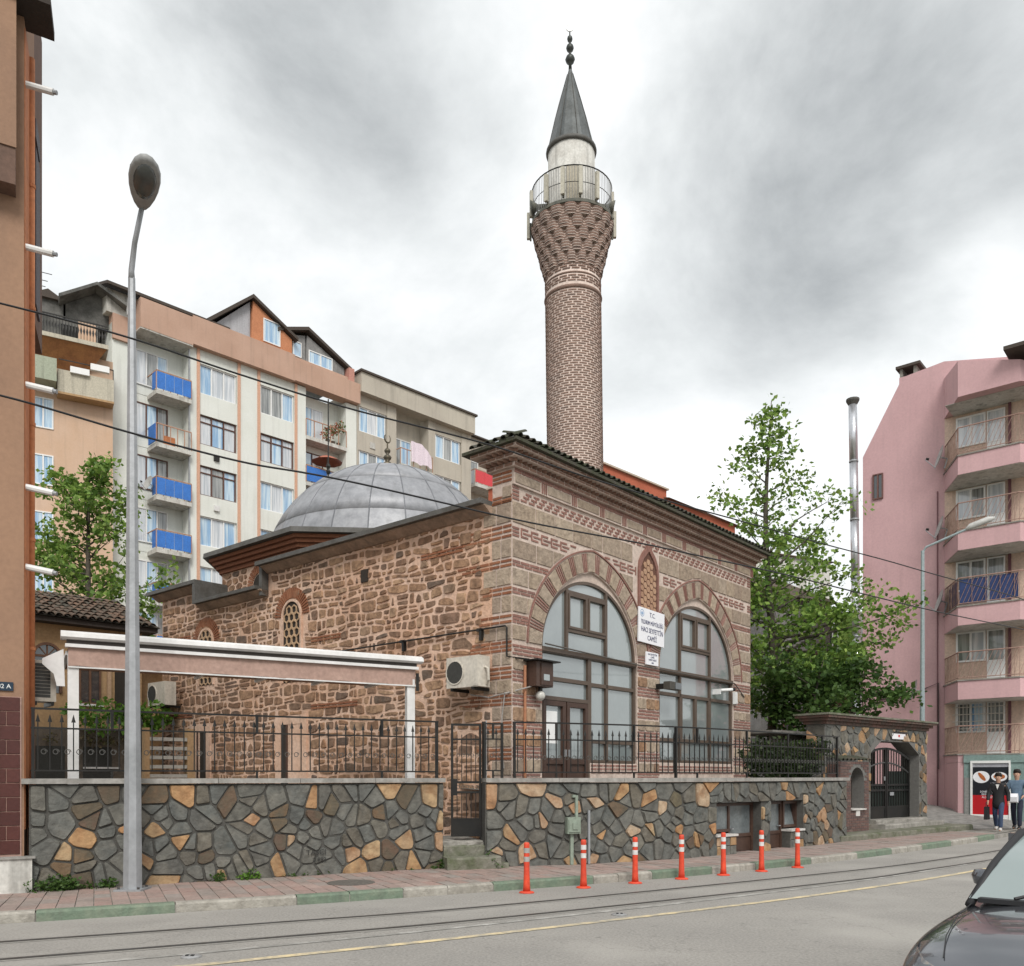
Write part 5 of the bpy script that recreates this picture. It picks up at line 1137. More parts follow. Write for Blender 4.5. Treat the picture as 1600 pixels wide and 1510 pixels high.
# ================================================================== COURTYARD HOUSE
HT = Frame((-12.7, 23.), (.72, .69)); ochre = M('ochre_plaster', (.46, .30, .16), .9, col2=(.38, .24, .125), scale=1.1, bump=.1, streak=.3); shutter = M('brown_wood', (.16, .08, .045), .7, col2=(.11, .055, .035), bump=.1)
ch_ = thing('courtyard_house', 'low ochre courtyard house with arched window and mossy tiled roof', 'house', HT(1.2, .5, -1))
part('wall', ochre, ch_, [(-1.5, 2.75, .3, 5.95, -5, 0)], HT); part('wing', ochre, ch_, [(2.75, 4.2, .3, 4.9, -5, -.8)], HT)
part('fascia', M('soffit_dark', (.045, .035, .03), .9), ch_, [(-1.9, 3.05, 5.86, 5.99, -.3, .42)], HT)
rb = MB(HT); rb.add([(-1.95, 6.0, .5), (3.1, 6.0, .5), (3.1, 7.15, -2.6), (-1.95, 7.15, -2.6), (3.1, 6.0, -5.4), (-1.95, 6.0, -5.4)], [(0, 1, 2, 3), (3, 2, 4, 5), (0, 3, 5), (1, 4, 2)]); hr = rb.build('roof', tile_red, ch_)
rz = math.atan2(.69, .72); sl2 = math.atan2(1.15, 3.1); tp2 = None
for i in range(24):
    for k in range(8):
        u = -1.85+i*.205; loc = HT(u, 6.03+1.15/3.1*(.40*k)+R.uniform(-.01, .01), .53-.40*k); rot = (sl2-.07+R.uniform(-.03, .03), R.uniform(-.06, .06), rz+R.uniform(-.05, .05))
        if tp2 is None: tp2 = tilemesh(.46, .10).build('roof_tile', tile_red, hr, keep=(0, 0, 0)); place(tp2, hr, loc); tp2.rotation_euler = rot
        else: share(tp2, 'roof_tile', hr, loc, rot)
def archwin(T, c, hw, z0, zs, par):
    wn = thing('arched_window', '', '', T(c, z0, 0), parent=par); arc = lambda r: [(c+r*math.cos(PI*i/14), zs+r*math.sin(PI*i/14)) for i in range(15)]
    MB(T).prism([(c-hw, z0), (c+hw, z0)]+arc(hw), -.05, .01).build('pane', glass_d, wn); MB(T).strip([(c+hw, z0)]+arc(hw)+[(c-hw, z0)], [(c+hw+.07, z0)]+arc(hw+.07)+[(c-hw-.07, z0)], -.02, .05).build('frame', shutter, wn)
    b = MB(T); b.box(c-.03, c+.03, z0, zs, .01, .04); b.box(c-hw, c+hw, zs-.03, zs+.03, .01, .045)
    for a in (50, 90, 130): a = math.radians(a); b.add([(c-.02*math.sin(a), zs, .012), (c+.02*math.sin(a), zs, .012), (c+hw*math.cos(a)+.02, zs+hw*math.sin(a), .03), (c+hw*math.cos(a)-.02, zs+hw*math.sin(a), .03)], [(0, 1, 2, 3)])
    b.build('glazing_bars', shutter, wn)
archwin(HT, .25, .30, 4.0, 4.98, ch_)
def plainwin(T, u0, u1, z0, z1, par, frm, pane, nm=1, name='window', d=.05, sill=None, rail=None, base=0.):
    wn = thing(name, '', '', T((u0+u1)/2, z0, base), parent=par); f_ = .06 if u1-u0 > .7 else .045
    b = MB(T)
    for q in ((u0, u0+f_, z0, z1), (u1-f_, u1, z0, z1), (u0+f_, u1-f_, z0, z0+f_), (u0+f_, u1-f_, z1-f_, z1)): b.box(*q, base-.02, base+d)
    for i in range(1, nm): x = u0+(u1-u0)*i/nm; b.box(x-f_*.6, x+f_*.6, z0+f_, z1-f_, base-.02, base+d*.9)
    if rail: b.box(u0+f_, u1-f_, rail-.03, rail+.03, base-.02, base+d*.8)
    b.build('frame', frm, wn)
    for i in range(nm):
        a, c_ = u0+(u1-u0)*i/nm+f_*.7, u0+(u1-u0)*(i+1)/nm-f_*.7
        MB(T).box(a, c_, z0+f_*.8, z1-f_*.8, base-.02, base+.012).build('pane', (pane[i % len(pane)] if R.random() < .7 else R.choice([curt_b, curt_w, curt_g])) if isinstance(pane, list) else pane, wn)
    if sill: MB(T).box(u0-.06, u1+.06, z0-.06, z0, base-.02, base+.09).build('sill', sill, wn)
    return wn
plainwin(HT, 1.05, 1.62, 3.75, 4.75, ch_, shutter, glass_d, 2, sill=white_metal); plainwin(HT, -1.1, -.5, 3.75, 4.75, ch_, shutter, glass_d, 2)
part('dark_doorway', M('void', (.035, .028, .022), .9), ch_, [(2.0, 2.7, 3.3, 4.75, -.02, .012)], HT); part('downpipe', M('pipe_tan', (.45, .30, .19), .7), ch_, [(1.78, 1.88, .6, 5.0, .02, .1)], HT)
lm = M('lean_to_dark', (.05, .05, .045), .8, bump=.1); part('lean_to', M('lean_to_wall', (.16, .13, .10), .9, col2=(.10, .085, .07)), ch_, [(-1.2, 2.6, .4, 3.05, .05, .5)], HT)
for u0, u1 in ((-.35, .55), (1.0, 1.75)): part('lean_to_opening', lm, ch_, [(u0, u1, .6, 2.55, .49, .505)], HT)
part('bench_rail', white_metal, ch_, [(1.0, 1.95, 1.95, 2.0, .52, .56)], HT)
lv = thing('stair_louvres', 'stack of pale horizontal stair boards beside the far end of the mosque', 'stairs', (-9.0, 22.5, .6)); LT = Frame((-9.35, 22.2), (.8, .6))
for i in range(9): MB(LT).box(0, .95, .75+i*.24, .84+i*.24, -.25, .0).build('board', M('board_pale', (.40, .38, .34), .8, bump=.05), lv)
part('stringer', ochre, lv, [(.95, 1.15, .6, 3.0, -.3, .03)], LT); part('stringer', ochre, lv, [(-.12, 0, .6, 3.0, -.3, .03)], LT)
# louvred air conditioner hung in front, by the orange house corner
NT = Frame((-7.35, 13.35), (.75, .66)); t = ac(NT, -.03, 2.88, .12, .36, .62, 'louvred cream air conditioner beside the orange house corner', louvres=True)

# ================================================================== ORANGE CORNER HOUSE (street front)
OT = Frame((-6.86, 12.10), (.872, .489)); OS = Frame((-6.86, 12.10), (-.40, .917)); SB = Frame((-6.86-.40*6, 12.10+.917*6), (.40, -.917))
opl = M('terracotta_plaster', (.325, .195, .125), .85, col2=(.28, .168, .11), scale=.8, bump=.04, streak=.10, var=.06); odk = M('brown_plaster', (.16, .095, .07), .85, col2=(.13, .08, .06), bump=.05); orng = M('orange_trim', (.52, .20, .085), .8, col2=(.43, .16, .07), bump=.03)
oh = thing('corner_house', 'tall terracotta plastered house with brick-tiled base beside the awning wall', 'house', OT(-2, .1, 0))
b = MB(); q = [OT(-8, 0, 0), OT(0, 0, 0), OS(1.45, 0, 0), OS(1.45, 0, -7)]
def col_(poly, z0, z1): n = len(poly); return MB().add([(x, y, z0) for x, y, _ in poly]+[(x, y, z1) for x, y, _ in poly], [tuple(range(n-1, -1, -1)), tuple(range(n, 2*n))]+[(i, (i+1) % n, n+(i+1) % n, n+i) for i in range(n)])
Pq = lambda u, t: (OT(u, 0, 0)[0]-.40*t, OT(u, 0, 0)[1]+.917*t, 0)
col_([Pq(-8, 0), Pq(0, 0), Pq(0, 1.3), Pq(-8, 1.3)], .1, 14.6).build('wall', opl, oh)
col_([Pq(-8, 1.3), Pq(-.02, 1.3), Pq(-.02, 2.75), Pq(-8, 2.75)], 8.9, 14.2).build('upper_bay', odk, oh)
for z0, z1 in ((9.15, 11.6), (11.75, 12.05)): col_([Pq(-.02, 1.5), Pq(.01, 1.5), Pq(.01, 2.1), Pq(-.02, 2.1)], z0, z1).build('shutter', M('shutter_grey', (.10, .09, .10), .7), oh)
part('street_bay', odk, oh, [(-3.5, -.10, 9.85, 14.6, 0, .30)], OT); part('street_bay_wall', opl, oh, [(-3.5, -.09, 10.35, 14.61, .30, .32)], OT)
col_([Pq(-8, -.35), Pq(.30, -.35), Pq(.30, .2), Pq(-8, .2)], 12.55, 13.4).build('eaves_box', odk, oh); col_([Pq(-8, -.4), Pq(.36, -.4), Pq(.36, .25), Pq(-8, .25)], 12.42, 12.55).build('eaves_edge', M('soffit_dark', (.045, .035, .03), .9), oh)
col_([Pq(-.02, .04), Pq(.012, .04), Pq(.012, .95), Pq(-.02, .95)], 1.0, 12.3).build('corner_strip', orng, oh)
dp0 = Pq(.03, .6); MB().tube([(dp0[0], dp0[1], .8), (dp0[0], dp0[1], 12.3)], .05, 10).build('downpipe', orng, oh, True)
for z in (1.6, 3.6, 5.2, 6.9, 8.6, 10.4): MB().lathe([(.06, z), (.06, z+.05)], 10, (dp0[0], dp0[1])).build('pipe_collar', orng, oh)
for z in (11.55, 9.25, 7.3, 5.85, 4.72):
    s0 = Vector(Pq(-.02, .10)); s1 = s0+Vector((.40, .05, 0)); MB().tube([(s0.x, s0.y, z), (s1.x, s1.y, z-.08)], .045, 9).build('drain_spout', white_metal, oh); MB().tube([(s1.x, s1.y, z-.08), (s1.x+.05, s1.y, z-.09)], .03, 8).build('spout_nozzle', galv, oh)
tred = M('glazed_red_tile', 0, .35, pal=[(.075, .022, .018), (.095, .03, .024), (.065, .02, .017)], bump=.04, var=.1); part('tile_backing', M('tile_grout', (.36, .23, .19), .9), oh, [(-3.2, -.03, .62, 2.86, 0, .02)], OT)
for r_ in range(11):
    for k in range(9):
        u1 = -.05-k*.345-(.17 if r_ % 2 else 0)
        if u1 < -3: continue
        u0 = u1-.333; z = .66+r_*.2
        MB(OT).stone([(u0, z), (u1, z), (u1, z+.188), (u0, z+.188)], .015, .034, .006).build('glazed_tile', tred, oh)
    if r_ % 2: MB(OT).stone([(-.21, .66+r_*.2), (-.05, .66+r_*.2), (-.05, .848+r_*.2), (-.21, .848+r_*.2)], .015, .034, .006).build('glazed_tile', tred, oh)
part('plinth', plaster_w, oh, [(-4, .10, .1, .60, 0, .14)], OT); part('plinth_cap', coping, oh, [(-4, .14, .60, .63, -.0, .17)], OT); part('doorframe', M('pale_green_frame', (.45, .50, .42), .6), oh, [(-.47, -.33, .63, 2.9, .03, .1)], OT)
np_ = thing('house_number', 'small blue enamel house number plate above the dark red tiles', 'number plate', OT(-.22, 2.95, .02)); part('plate', M('enamel_blue', (.012, .03, .055), .4, bump=0), np_, [(-.36, -.13, 2.94, 3.06, .01, .025)], OT); text('lettering', '82 A', .085, white_pvc, np_, OT(-.24, 2.998, .027), (.872, .489, 0), up_, .001)

# ================================================================== APARTMENT BLOCKS BEHIND
AT_ = Frame((-20.56, 44.6), (.708, .706)); cream = M('apt_cream', (.72, .735, .69), .9, col2=(.66, .675, .62), scale=.5, bump=.03, streak=.12, var=.03); peach = M('apt_peach', (.62, .37, .26), .9, bump=.03); terr = M('apt_terracotta', (.50, .33, .25), .9, col2=(.45, .29, .215), scale=.6, bump=.03, streak=.18, var=.03); beige = M('apt_beige', (.48, .44, .37), .9, col2=(.42, .38, .32), scale=.5, bump=.03, streak=.25, var=.04); grey_r = M('apt_grey', (.27, .265, .26), .9, col2=(.20, .195, .19), bump=.05, streak=.4); roofd = M('apt_roof_edge', (.075, .06, .05), .9)
brownf = M('window_brown', (.12, .06, .045), .6, bump=0); bluep = M('balcony_blue', (.045, .19, .58), .55, col2=(.04, .16, .50), scale=2, bump=.02); redp = M('balcony_red', (.62, .06, .07), .55, bump=0)
ab = thing('apartment_block', 'tall cream apartment block with blue balconies and terracotta parapet behind the dome', 'building', AT_(7, 0, -4))
FL = 2.92; Z0 = 25.45
rows = [(24.72-i*FL+.10*i-.02, 23.05-i*FL+.10*i) for i in range(8)]
FLr = FL-.10
# main body set back, facade built of piers and spandrels
part('body', cream, ab, [(.0, 14.95, 0, 25.4, -11, -.9)], AT_)
def wallcol(u0, u1, w1, par, mat, ops, z0=0., z1=25.45, w0=-.9):
    z = z1
    for zt, zb in ops: part('wall', mat, par, [(u0, u1, zt, z, w0, w1)], AT_); z = zb
    return part('wall', mat, par, [(u0, u1, z0, z, w0, w1)], AT_)
wallcol(0, 1.15, -.45, ab, cream, []); wallcol(3.95, 4.5, .02, ab, cream, []); wallcol(4.5, 6.75, 0, ab, cream, rows); wallcol(6.75, 8.2, .02, ab, cream, []); wallcol(8.2, 10.45, 0, ab, cream, rows); wallcol(10.45, 11.25, .02, ab, cream, []); wallcol(14.15, 14.95, .02, ab, cream, [])
for u in (4.36, 6.78, 8.02, 10.47): part('pilaster_strip', peach, ab, [(u, u+.16, 0, 25.44, .02, .09)], AT_)
for i, (zt, zb) in enumerate(rows):
    for c0, c1 in ((4.56, 6.72), (8.26, 10.42)):
        br = (i in (1, 2) and c0 < 5) or (i == 1 and c0 > 5)
        plainwin(AT_, c0, c1, zb, zt, ab, brownf if br else white_pvc, [curt_b, curt_w, curt_b] if not br else [curt_w, curt_b, curt_w], 3, d=.08, base=-.16, rail=(zt-.38) if br else None)
    if i in (1, 2): part('vent_cover', iron if i == 1 else white_metal, ab, [(5.35, 5.65, zb-.75, zb-.45, 0, .12)], AT_)
# recessed balcony columns
def balcony(par, u0, u1, zf, proj, panel, side=True, rec=-.9, T=AT_, open_=False):
    bl_ = thing('balcony', '', '', T((u0+u1)/2, zf, 0), parent=par)
    part('slab', plaster_w, bl_, [(u0, u1, zf-.22, zf, rec, proj)], T)
    part('handrail', M('rail_rust', (.45, .26, .18), .7), bl_, [(u0, u1, zf+1.0, zf+1.05, proj-.06, proj-.01), (u0, u0+.05, zf+1.0, zf+1.05, rec, proj)], T)
    b = MB(T); x = u0
    while x <= u1+.01: b.box(x-.02, x+.02, zf, zf+1.0, proj-.06, proj-.02); x += (u1-u0)/5
    b.build('balusters', M('rail_rust', (.45, .26, .18), .7), bl_)
    if panel:
        n = 4
        for i in range(n): part('panel', panel, bl_, [(u0+.03+(u1-u0-.05)*i/n, u0+.01+(u1-u0-.05)*(i+1)/n, zf+.08, zf+.96, proj-.02, proj)], T)
        if side: part('side_panel', panel, bl_, [(u0-.02, u0, zf+.08, zf+.96, rec*.2, proj-.05)], T)
    return bl_
for i in range(7):
    zf = 22.35-i*FLr; part('back_wall', cream, ab, [(1.15, 3.95, zf, zf+FLr-.22, -1.0, -.88)], AT_)
    plainwin(AT_, 1.35, 3.1, zf+.55 if i in (1, 2) else zf+.5, zf+2.35, ab, white_pvc if i in (0, 3, 4, 5) else brownf, [curt_w, curt_b, curt_g], 3, base=-.86)
    balcony(ab, 2.0, 3.93, zf, .35, bluep if i != 1 else None)
    if i == 1: part('shutter_box', orng, ab, [(2.9, 3.5, zf+.1, zf+.9, -.84, -.78)], AT_); part('blue_cloth', bluep, ab, [(1.94, 1.98, zf+.05, zf+1.0, -.6, .3)], AT_)
part('downpipe', galv, ab, [(3.88, 3.95, 0, 25.2, .03, .1)], AT_)
for i in range(7):
    zf = 22.55-i*FLr; part('back_wall', cream, ab, [(11.25, 14.15, zf, zf+FLr-.22, -1.0, -.88)], AT_); plainwin(AT_, 11.4, 13.0, zf+.3, zf+2.2, ab, white_pvc if i != 1 else brownf, [curt_b, curt_w], 2, base=-.86)
    balcony(ab, 11.25, 14.15, zf, .10, None if i in (0, 4) else bluep, False)
# things on the top right balcony
zf = 22.55
pot = thing('balcony_plants', 'red and green potted plants crowding a high balcony of the cream block', 'plants', AT_(13.4, zf, -.2))
for k in range(3): MB().lathe([(.10, zf), (.14, zf+.22)], 8, AT_(12.9+k*.4, 0, -.15)[:2]).build('pot', tile_red, pot)
LEAFQ = []
lfred = leafmat('leaf_red', [(.40, .10, .07), (.45, .16, .10), (.12, .20, .06), (.10, .17, .05)])
def leafblob(c, rad, n, sz, b, squash=1.):
    for _ in range(n):
        while True:
            x, y, z = R.uniform(-1, 1), R.uniform(-1, 1), R.uniform(-1, 1)
            if x*x+y*y+z*z < 1: break
        p = Vector((c[0]+x*rad, c[1]+y*rad, c[2]+z*rad*squash)); leaf(b, p, sz*R.uniform(.6, 1.25))
def leaf(b, p, s):
    d = Vector((R.gauss(0, 1), R.gauss(0, 1), R.gauss(0, .7))).normalized(); e = d.cross(Vector((R.gauss(0, 1), R.gauss(0, 1), R.gauss(0, 1)))).normalized()
    a = p+d*s; c = p+d*s*.42+e*s*.34; f = p+d*s*.42-e*s*.34; o = len(b.v)
    b.v += [tuple(p), tuple(c), tuple(a), tuple(f)]; b.f.append((o, o+1, o+2, o+3))
b = MB(); 
for k in range(4): leafblob(AT_(12.8+k*.35, zf+.55+.25*k, -.15), .38, 90, .16, b)
b.build('foliage', lfred, pot)
par_ = thing('balcony_parasol', 'faded red parasol open on a lower balcony of the cream block', 'parasol', AT_(12.6, 19.7, 0)); c = AT_(12.7, 0, .1); MB().lathe([(.95, 21.25), (.5, 21.5), (.03, 21.68)], 10, c[:2], False).build('canopy', M('parasol_red', (.42, .15, .10), .8), par_); MB().tube([(c[0], c[1], 19.75), (c[0], c[1], 21.6)], .025, 6).build('pole', galv, par_)
# parapet band, attic and dormers
part('parapet', terr, ab, [(1.15, 4.0, 25.35, 26.9, -1.2, .38)], AT_); part('parapet', terr, ab, [(4.0, 10.3, 25.45, 27.02, -.4, .38)], AT_); part('parapet', terr, ab, [(10.3, 15.0, 25.5, 26.75, -.4, .38)], AT_); part('parapet', terr, ab, [(0, 1.15, 24.6, 25.9, -.9, -.3)], AT_)
part('parapet_soffit', plaster_w, ab, [(1.15, 4.0, 25.28, 25.35, -.9, .36)], AT_)
part('parapet_trim', terr, ab, [(10.3, 14.2, 26.75, 27.0, -.4, .2)], AT_)
part('attic_wall', plaster_w, ab, [(-.3, 3.2, 25.9, 27.1, -5, -.35)], AT_); plainwin(AT_, .7, 2.4, 26.05, 26.95, ab, white_pvc, curt_w, 2, base=-.34)
b = MB(AT_); b.add([(-.5, 27.0, .3), (6.2, 27.0, .3), (6.2, 28.0, -4), (-.5, 28.3, -4), (-.5, 27.15, .3), (6.2, 27.15, .3), (6.2, 28.15, -4), (-.5, 28.45, -4)], [(3, 2, 1, 0), (4, 5, 6, 7), (0, 1, 5, 4), (1, 2, 6, 5), (2, 3, 7, 6), (3, 0, 4, 7)]); b.build('attic_roof', roofd, ab)
def dormer(u0, u1, zb, zl, zp, zr, w1, mat, side, name):
    c = u0+(u1-u0)*.06; d = thing(name, '', '', AT_((u0+u1)/2, zb, w1), parent=ab)
    up_pk = u0+(u1-u0)*.02
    b = MB(AT_); b.prism([(u0, zb), (u1, zb), (u1, zr), (up_pk+.05, zp)], -3.5, w1); b.build('front', mat, d)
    return d
d = dormer(7.6, 10.25, 27.0, 27.1, 29.35, 28.0, .1, M('dormer_orange', (.55, .235, .12), .9, col2=(.48, .2, .1), bump=.03), 0, 'dormer')
b = MB(AT_); b.prism([(5.2, 27.0), (7.6, 27.0), (7.6, 29.3)], -3.5, -.05); b.build('grey_flank', M('dormer_grey', (.42, .42, .44), .9, streak=.3), d)
b = MB(AT_); b.prism([(4.85, 26.95), (7.62, 29.42), (10.55, 27.95), (10.55, 28.13), (7.62, 29.62), (4.8, 27.15)], -3.7, .35); b.build('roof', roofd, d); plainwin(AT_, 8.35, 9.45, 27.25, 28.6, d, white_pvc, curt_b, 1, base=.10)
d = dormer(11.3, 14.1, 26.6, 27.1, 28.75, 27.6, -.1, grey_r, 0, 'dormer'); b = MB(AT_); b.prism([(9.6, 26.6), (11.3, 26.6), (11.3, 28.7), (9.6, 28.2)], -3.5, -.15); b.build('grey_flank', grey_r, d)
b = MB(AT_); b.prism([(9.3, 28.2), (11.35, 28.95), (14.5, 27.5), (14.5, 27.68), (11.35, 29.15), (9.3, 28.4)], -3.7, .2); b.build('roof', roofd, d); plainwin(AT_, 10.4, 11.0, 27.2, 28.1, d, white_pvc, curt_b, 1, base=-.10); plainwin(AT_, 11.5, 13.2, 27.1, 27.9, d, white_pvc, curt_b, 2, base=-.09); part('wing_stub', M('dormer_pink', (.5, .25, .2), .9), d, [(14.2, 14.6, 26.7, 27.6, -.4, .3)], AT_)
# second, beige block
bb = thing('apartment_block', 'beige apartment block with laundry on its balcony, adjoining the cream block', 'building', AT_(20, 0, -4))
part('body', beige, bb, [(15.0, 24.8, 0, 26.7, -10, -.9)], AT_); rb_ = [(25.55-i*FLr, 23.95-i*FLr) for i in range(8)]
def wc2(u0, u1, w1, ops, mat=beige): return wallcol(u0, u1, w1, bb, mat, ops, 0, 26.3)
wc2(15.0, 15.12, 0, []); wc2(15.12, 17.35, 0, rb_); wc2(17.35, 18.1, .06, []); wc2(20.85, 21.45, .06, []); wc2(21.45, 23.9, 0, rb_); wc2(23.9, 24.8, .06, [])
for i, (zt, zb) in enumerate(rb_):
    for c0, c1 in ((15.2, 17.28), (21.55, 23.8)): plainwin(AT_, c0, c1, zb, zt, bb, white_pvc, [curt_b, curt_w, curt_b], 3, base=-.14, d=.08)
    zf = zt-3.05; part('back_wall', beige, bb, [(18.1, 20.85, zf, zf+2.6, -1.0, -.88)], AT_); plainwin(AT_, 18.25, 20.0, zf+.3, zf+2.2, bb, white_pvc, [curt_w, curt_b], 2, base=-.86); balcony(bb, 18.1, 20.85, zf, .55, None, False)
    if i == 0: part('satellite_ring', plaster_w, bb, [(16.0, 16.4, zb-.9, zb-.5, 0, .05)], AT_)
part('parapet', beige, bb, [(15.0, 24.8, 26.3, 27.55, -.5, .5)], AT_); part('roof_edge', roofd, bb, [(14.9, 24.95, 27.55, 27.68, -.6, .62)], AT_)
b = MB(AT_); n = 16; zf = 22.5
for i in range(n+1): u = 18.9+1.75*i/n; b.v += [AT_(u, zf+1.65-.6*max(0, (i-9)/7), .62+.03*math.sin(i*1.1)), AT_(u, zf+.25+.06*math.sin(i*.7), .66+.04*math.sin(i*1.6))]
b.f = [(2*i, 2*i+1, 2*i+3, 2*i+2) for i in range(n)]; tag(b.build('laundry_sheet', M('laundry_pink', (.72, .62, .68), .9, bump=0), None, True), 'pale pink sheet drying over the beige block balcony', 'laundry')
b3 = thing('apartment_block', 'pale end block with a red railed balcony beyond the beige one', 'building', AT_(26, 0, -6)); b = part('body', beige, b3, [(24.85, 29, 0, 26.9, -10, -1.2)], AT_); part('roof_edge', roofd, b3, [(24.8, 29.2, 26.9, 27.0, -10, -.9)], AT_)
for i in range(6): balcony(b3, 25.2, 28.6, 23.0-i*FLr, .1, redp if i == 0 else None, False, -1.2); plainwin(AT_, 25.5, 26.6, 23.3-i*FLr, 25.1-i*FLr, b3, white_pvc, curt_g, 1, base=-1.19)

# peach block left of it, with a burnt attic
PT = Frame(((177-800)/1345*44., 44.), (.866, .5)); peachw = M('peach_plaster', (.60, .43, .32), .9, col2=(.55, .37, .25), scale=.35, bump=.03, streak=.14, var=.03); soot = M('sooty_plaster', (.17, .165, .155), .95, col2=(.06, .06, .055), scale=1.0, lo=.4, hi=.62, bump=.1); woods = M('wood_soffit', (.32, .14, .05), .7, col2=(.22, .09, .035), bump=.05)
pb_ = thing('peach_block', 'peach apartment block with a soot-blackened attic terrace', 'building', PT(-3, 0, -3))
part('wall', peachw, pb_, [(-9, -.02, 0, 22.9, -8, 0)], PT); part('attic', soot, pb_, [(-5, -.6, 23.3, 25.2, -6, -1.4)], PT); part('attic_block', soot, pb_, [(-3.6, -2.2, 25.2, 26.1, -4, -1.5)], PT); part('attic_opening', M('soot_black', (.015, .015, .014), .95), pb_, [(-2.3, -1.5, 23.3, 24.9, -1.42, -1.37)], PT); part('door_panel', peachw, pb_, [(-1.55, -.7, 23.8, 25.2, -1.39, -1.34)], PT)
b = MB(PT); b.prism([(-3.75, 26.05), (-2.9, 26.5), (-2.1, 26.05)], -4, -1.3); b.build('chimney_cap', roofd, pb_)
b = MB(PT); b.prism([(-2.1, 25.2), (.3, 25.2), (.3, 26.3), (-.7, 26.9), (-2.1, 26.0)], -5, -1.45); b.build('attic_gable', soot, pb_)
b = MB(PT); b.prism([(-2.4, 25.85), (-.7, 26.92), (.7, 26.2), (.7, 26.34), (-.7, 27.08), (-2.45, 26.0)], -5.2, -.5); b.build('attic_roof', soot, pb_)
part('terrace_slab', M('slab_pale', (.50, .46, .37), .9, streak=.4), pb_, [(-5, -.30, 23.1, 23.3, -1.5, .9)], PT); b = MB(PT); b.add([(-5, 23.1, .85), (-.35, 23.1, .85), (-1.2, 22.0, 0.01), (-5, 22.0, 0.01)], [(0, 1, 2, 3)]); b.build('wood_soffit', woods, pb_)
b = MB(PT)
for i in range(34): u = -4.9+i*.135; b.box(u-.012, u+.012, 23.3, 24.25, .80, .824); b.add([(u, 23.5, .82), (u+.06, 23.75, .83), (u, 24.0, .82), (u-.05, 23.75, .83)], [(0, 1, 2, 3)])
b.box(-5, -.35, 24.22, 24.27, .79, .84); b.build('terrace_railing', iron, pb_, kind='stuff')
part('balcony_front', M('slab_pale', (.50, .46, .37), .9), pb_, [(-2.55, -.04, 20.6, 21.7, 0, .7)], PT); part('balcony_trim', ochre, pb_, [(-2.55, -.03, 20.5, 20.6, 0, .73)], PT)
part('balcony_rail', iron, pb_, [(-2.5, -.04, 22.2, 22.24, .6, .64), (-.08, -.04, 21.7, 22.24, .6, .64)], PT); part('green_balcony', M('slab_green', (.36, .39, .30), .9, streak=.4), pb_, [(-4.8, -2.6, 20.9, 22.0, 0, 1.1)], PT)
for u, z in ((-2.0, 21.75), (-1.1, 22.1)): part('shutter_box', white_pvc, pb_, [(u, u+.85, z-.15, z+.15, .65, .85)], PT)
for z in (18.9, 16.1, 13.3, 10.5): plainwin(PT, -3.6, -2.7, z, z+1.5, pb_, white_pvc, curt_b, 2)
tag(MB().tube([PT(-3.4, 26.4, -2), PT(-3.4, 28.3, -2)], .03, 5).build('roof_aerial', iron), 'thin television aerial on the sooty attic chimney', 'aerial')
a = bpy.data.objects['roof_aerial']; 
for k, (z, l) in enumerate(((27.6, .7), (27.2, .5), (26.9, .4))): MB().tube([PT(-3.4-.1, z, -2), PT(-3.4+l, z-.1, -2+.2)], .02, 4).build('element', iron, a)
R.seed(104)
# ================================================================== STONE GATEWAY
GW = Frame((8.3, 22.8), (.76, .65)); gw = thing('stone_gateway', 'crazy-paved stone gateway with brick coping round black iron gates', 'gateway', GW(3, .1, -.3))
OPN = [(2.44, .30), (5.48, .30), (5.48, 2.40), (4.80, 2.76), (3.08, 2.76), (2.44, 2.40)]
b = MB(GW); b.box(0, 2.44, 0, 3.14, -.55, 0); b.box(5.48, 6.0, 0, 3.14, -.55, 0); b.box(2.44, 5.48, 2.76, 3.14, -.55, 0); b.prism([(2.44, 2.40), (3.08, 2.76), (2.44, 2.76)], -.55, 0); b.prism([(5.48, 2.40), (5.48, 2.76), (4.80, 2.76)], -.55, 0); b.build('core', M('joint_grey', (.16, .155, .145), .95, bump=.2), gw)
def gate_hole(p, sx, sy):
    if 2.44 < sx < 5.48 and sy < 2.40+.57*min(.64, sx-2.44, 5.48-sx): return None
    if sy < 2.42:
        if sx <= 2.44: p = clip(p, 1, 0, 2.42)
        elif sx >= 5.48: p = clip(p, -1, 0, -5.50)
    if 2.44 < sx < 5.48: p = clip(p, 0, -1, -2.78) if 3.08 < sx < 4.8 else (clip(p, .49, -.87, .49*2.44-.87*2.42) if sx <= 3.08 else clip(p, -.49, -.87, -.49*5.48-.87*2.42))
    elif sy > 2.2:
        p = clip(p, .49, -.87, .49*2.44-.87*2.42) if False else p
    return p if len(p) > 2 else None
crazy(None, .01, 5.99, .1, 3.12, .25, gw, [(.05, 1.58, -1, 2.22), gate_hole], GW, .016, .022, .24)
ET = Frame((8.3-.65*-.55, 22.8+.76*.55), (-.65, .76)); 
LT_ = Frame(Vector(GW(0, 0, -.55)[:2]), Vector(GW(0, 0, 0)[:2])-Vector(GW(0, 0, -.55)[:2])); crazy(None, .01, .54, .1, 3.12, .26, gw, (), LT_, .02, .02, .3)
cop2 = M('coping_brick', 0, .9, pal=[(.13, .075, .06), (.17, .095, .075), (.11, .07, .06)], rnd='isl', col2=(.09, .08, .065), scale=3, bump=.2)
b = MB(GW)
for k, (z0, z1, o) in enumerate(((3.14, 3.22, .06), (3.225, 3.30, .14), (3.305, 3.37, .22))):
    u = -o
    while u < 6+o-.02: b.box(u+.006, min(u+.22, 6+o), z0, z1, -.55-o, o); u += .226
b.build('brick_coping', cop2, gw, kind='stuff'); part('coping_cap', mossy, gw, [(-.26, 6.26, 3.372, 3.42, -.8, .25)], GW)
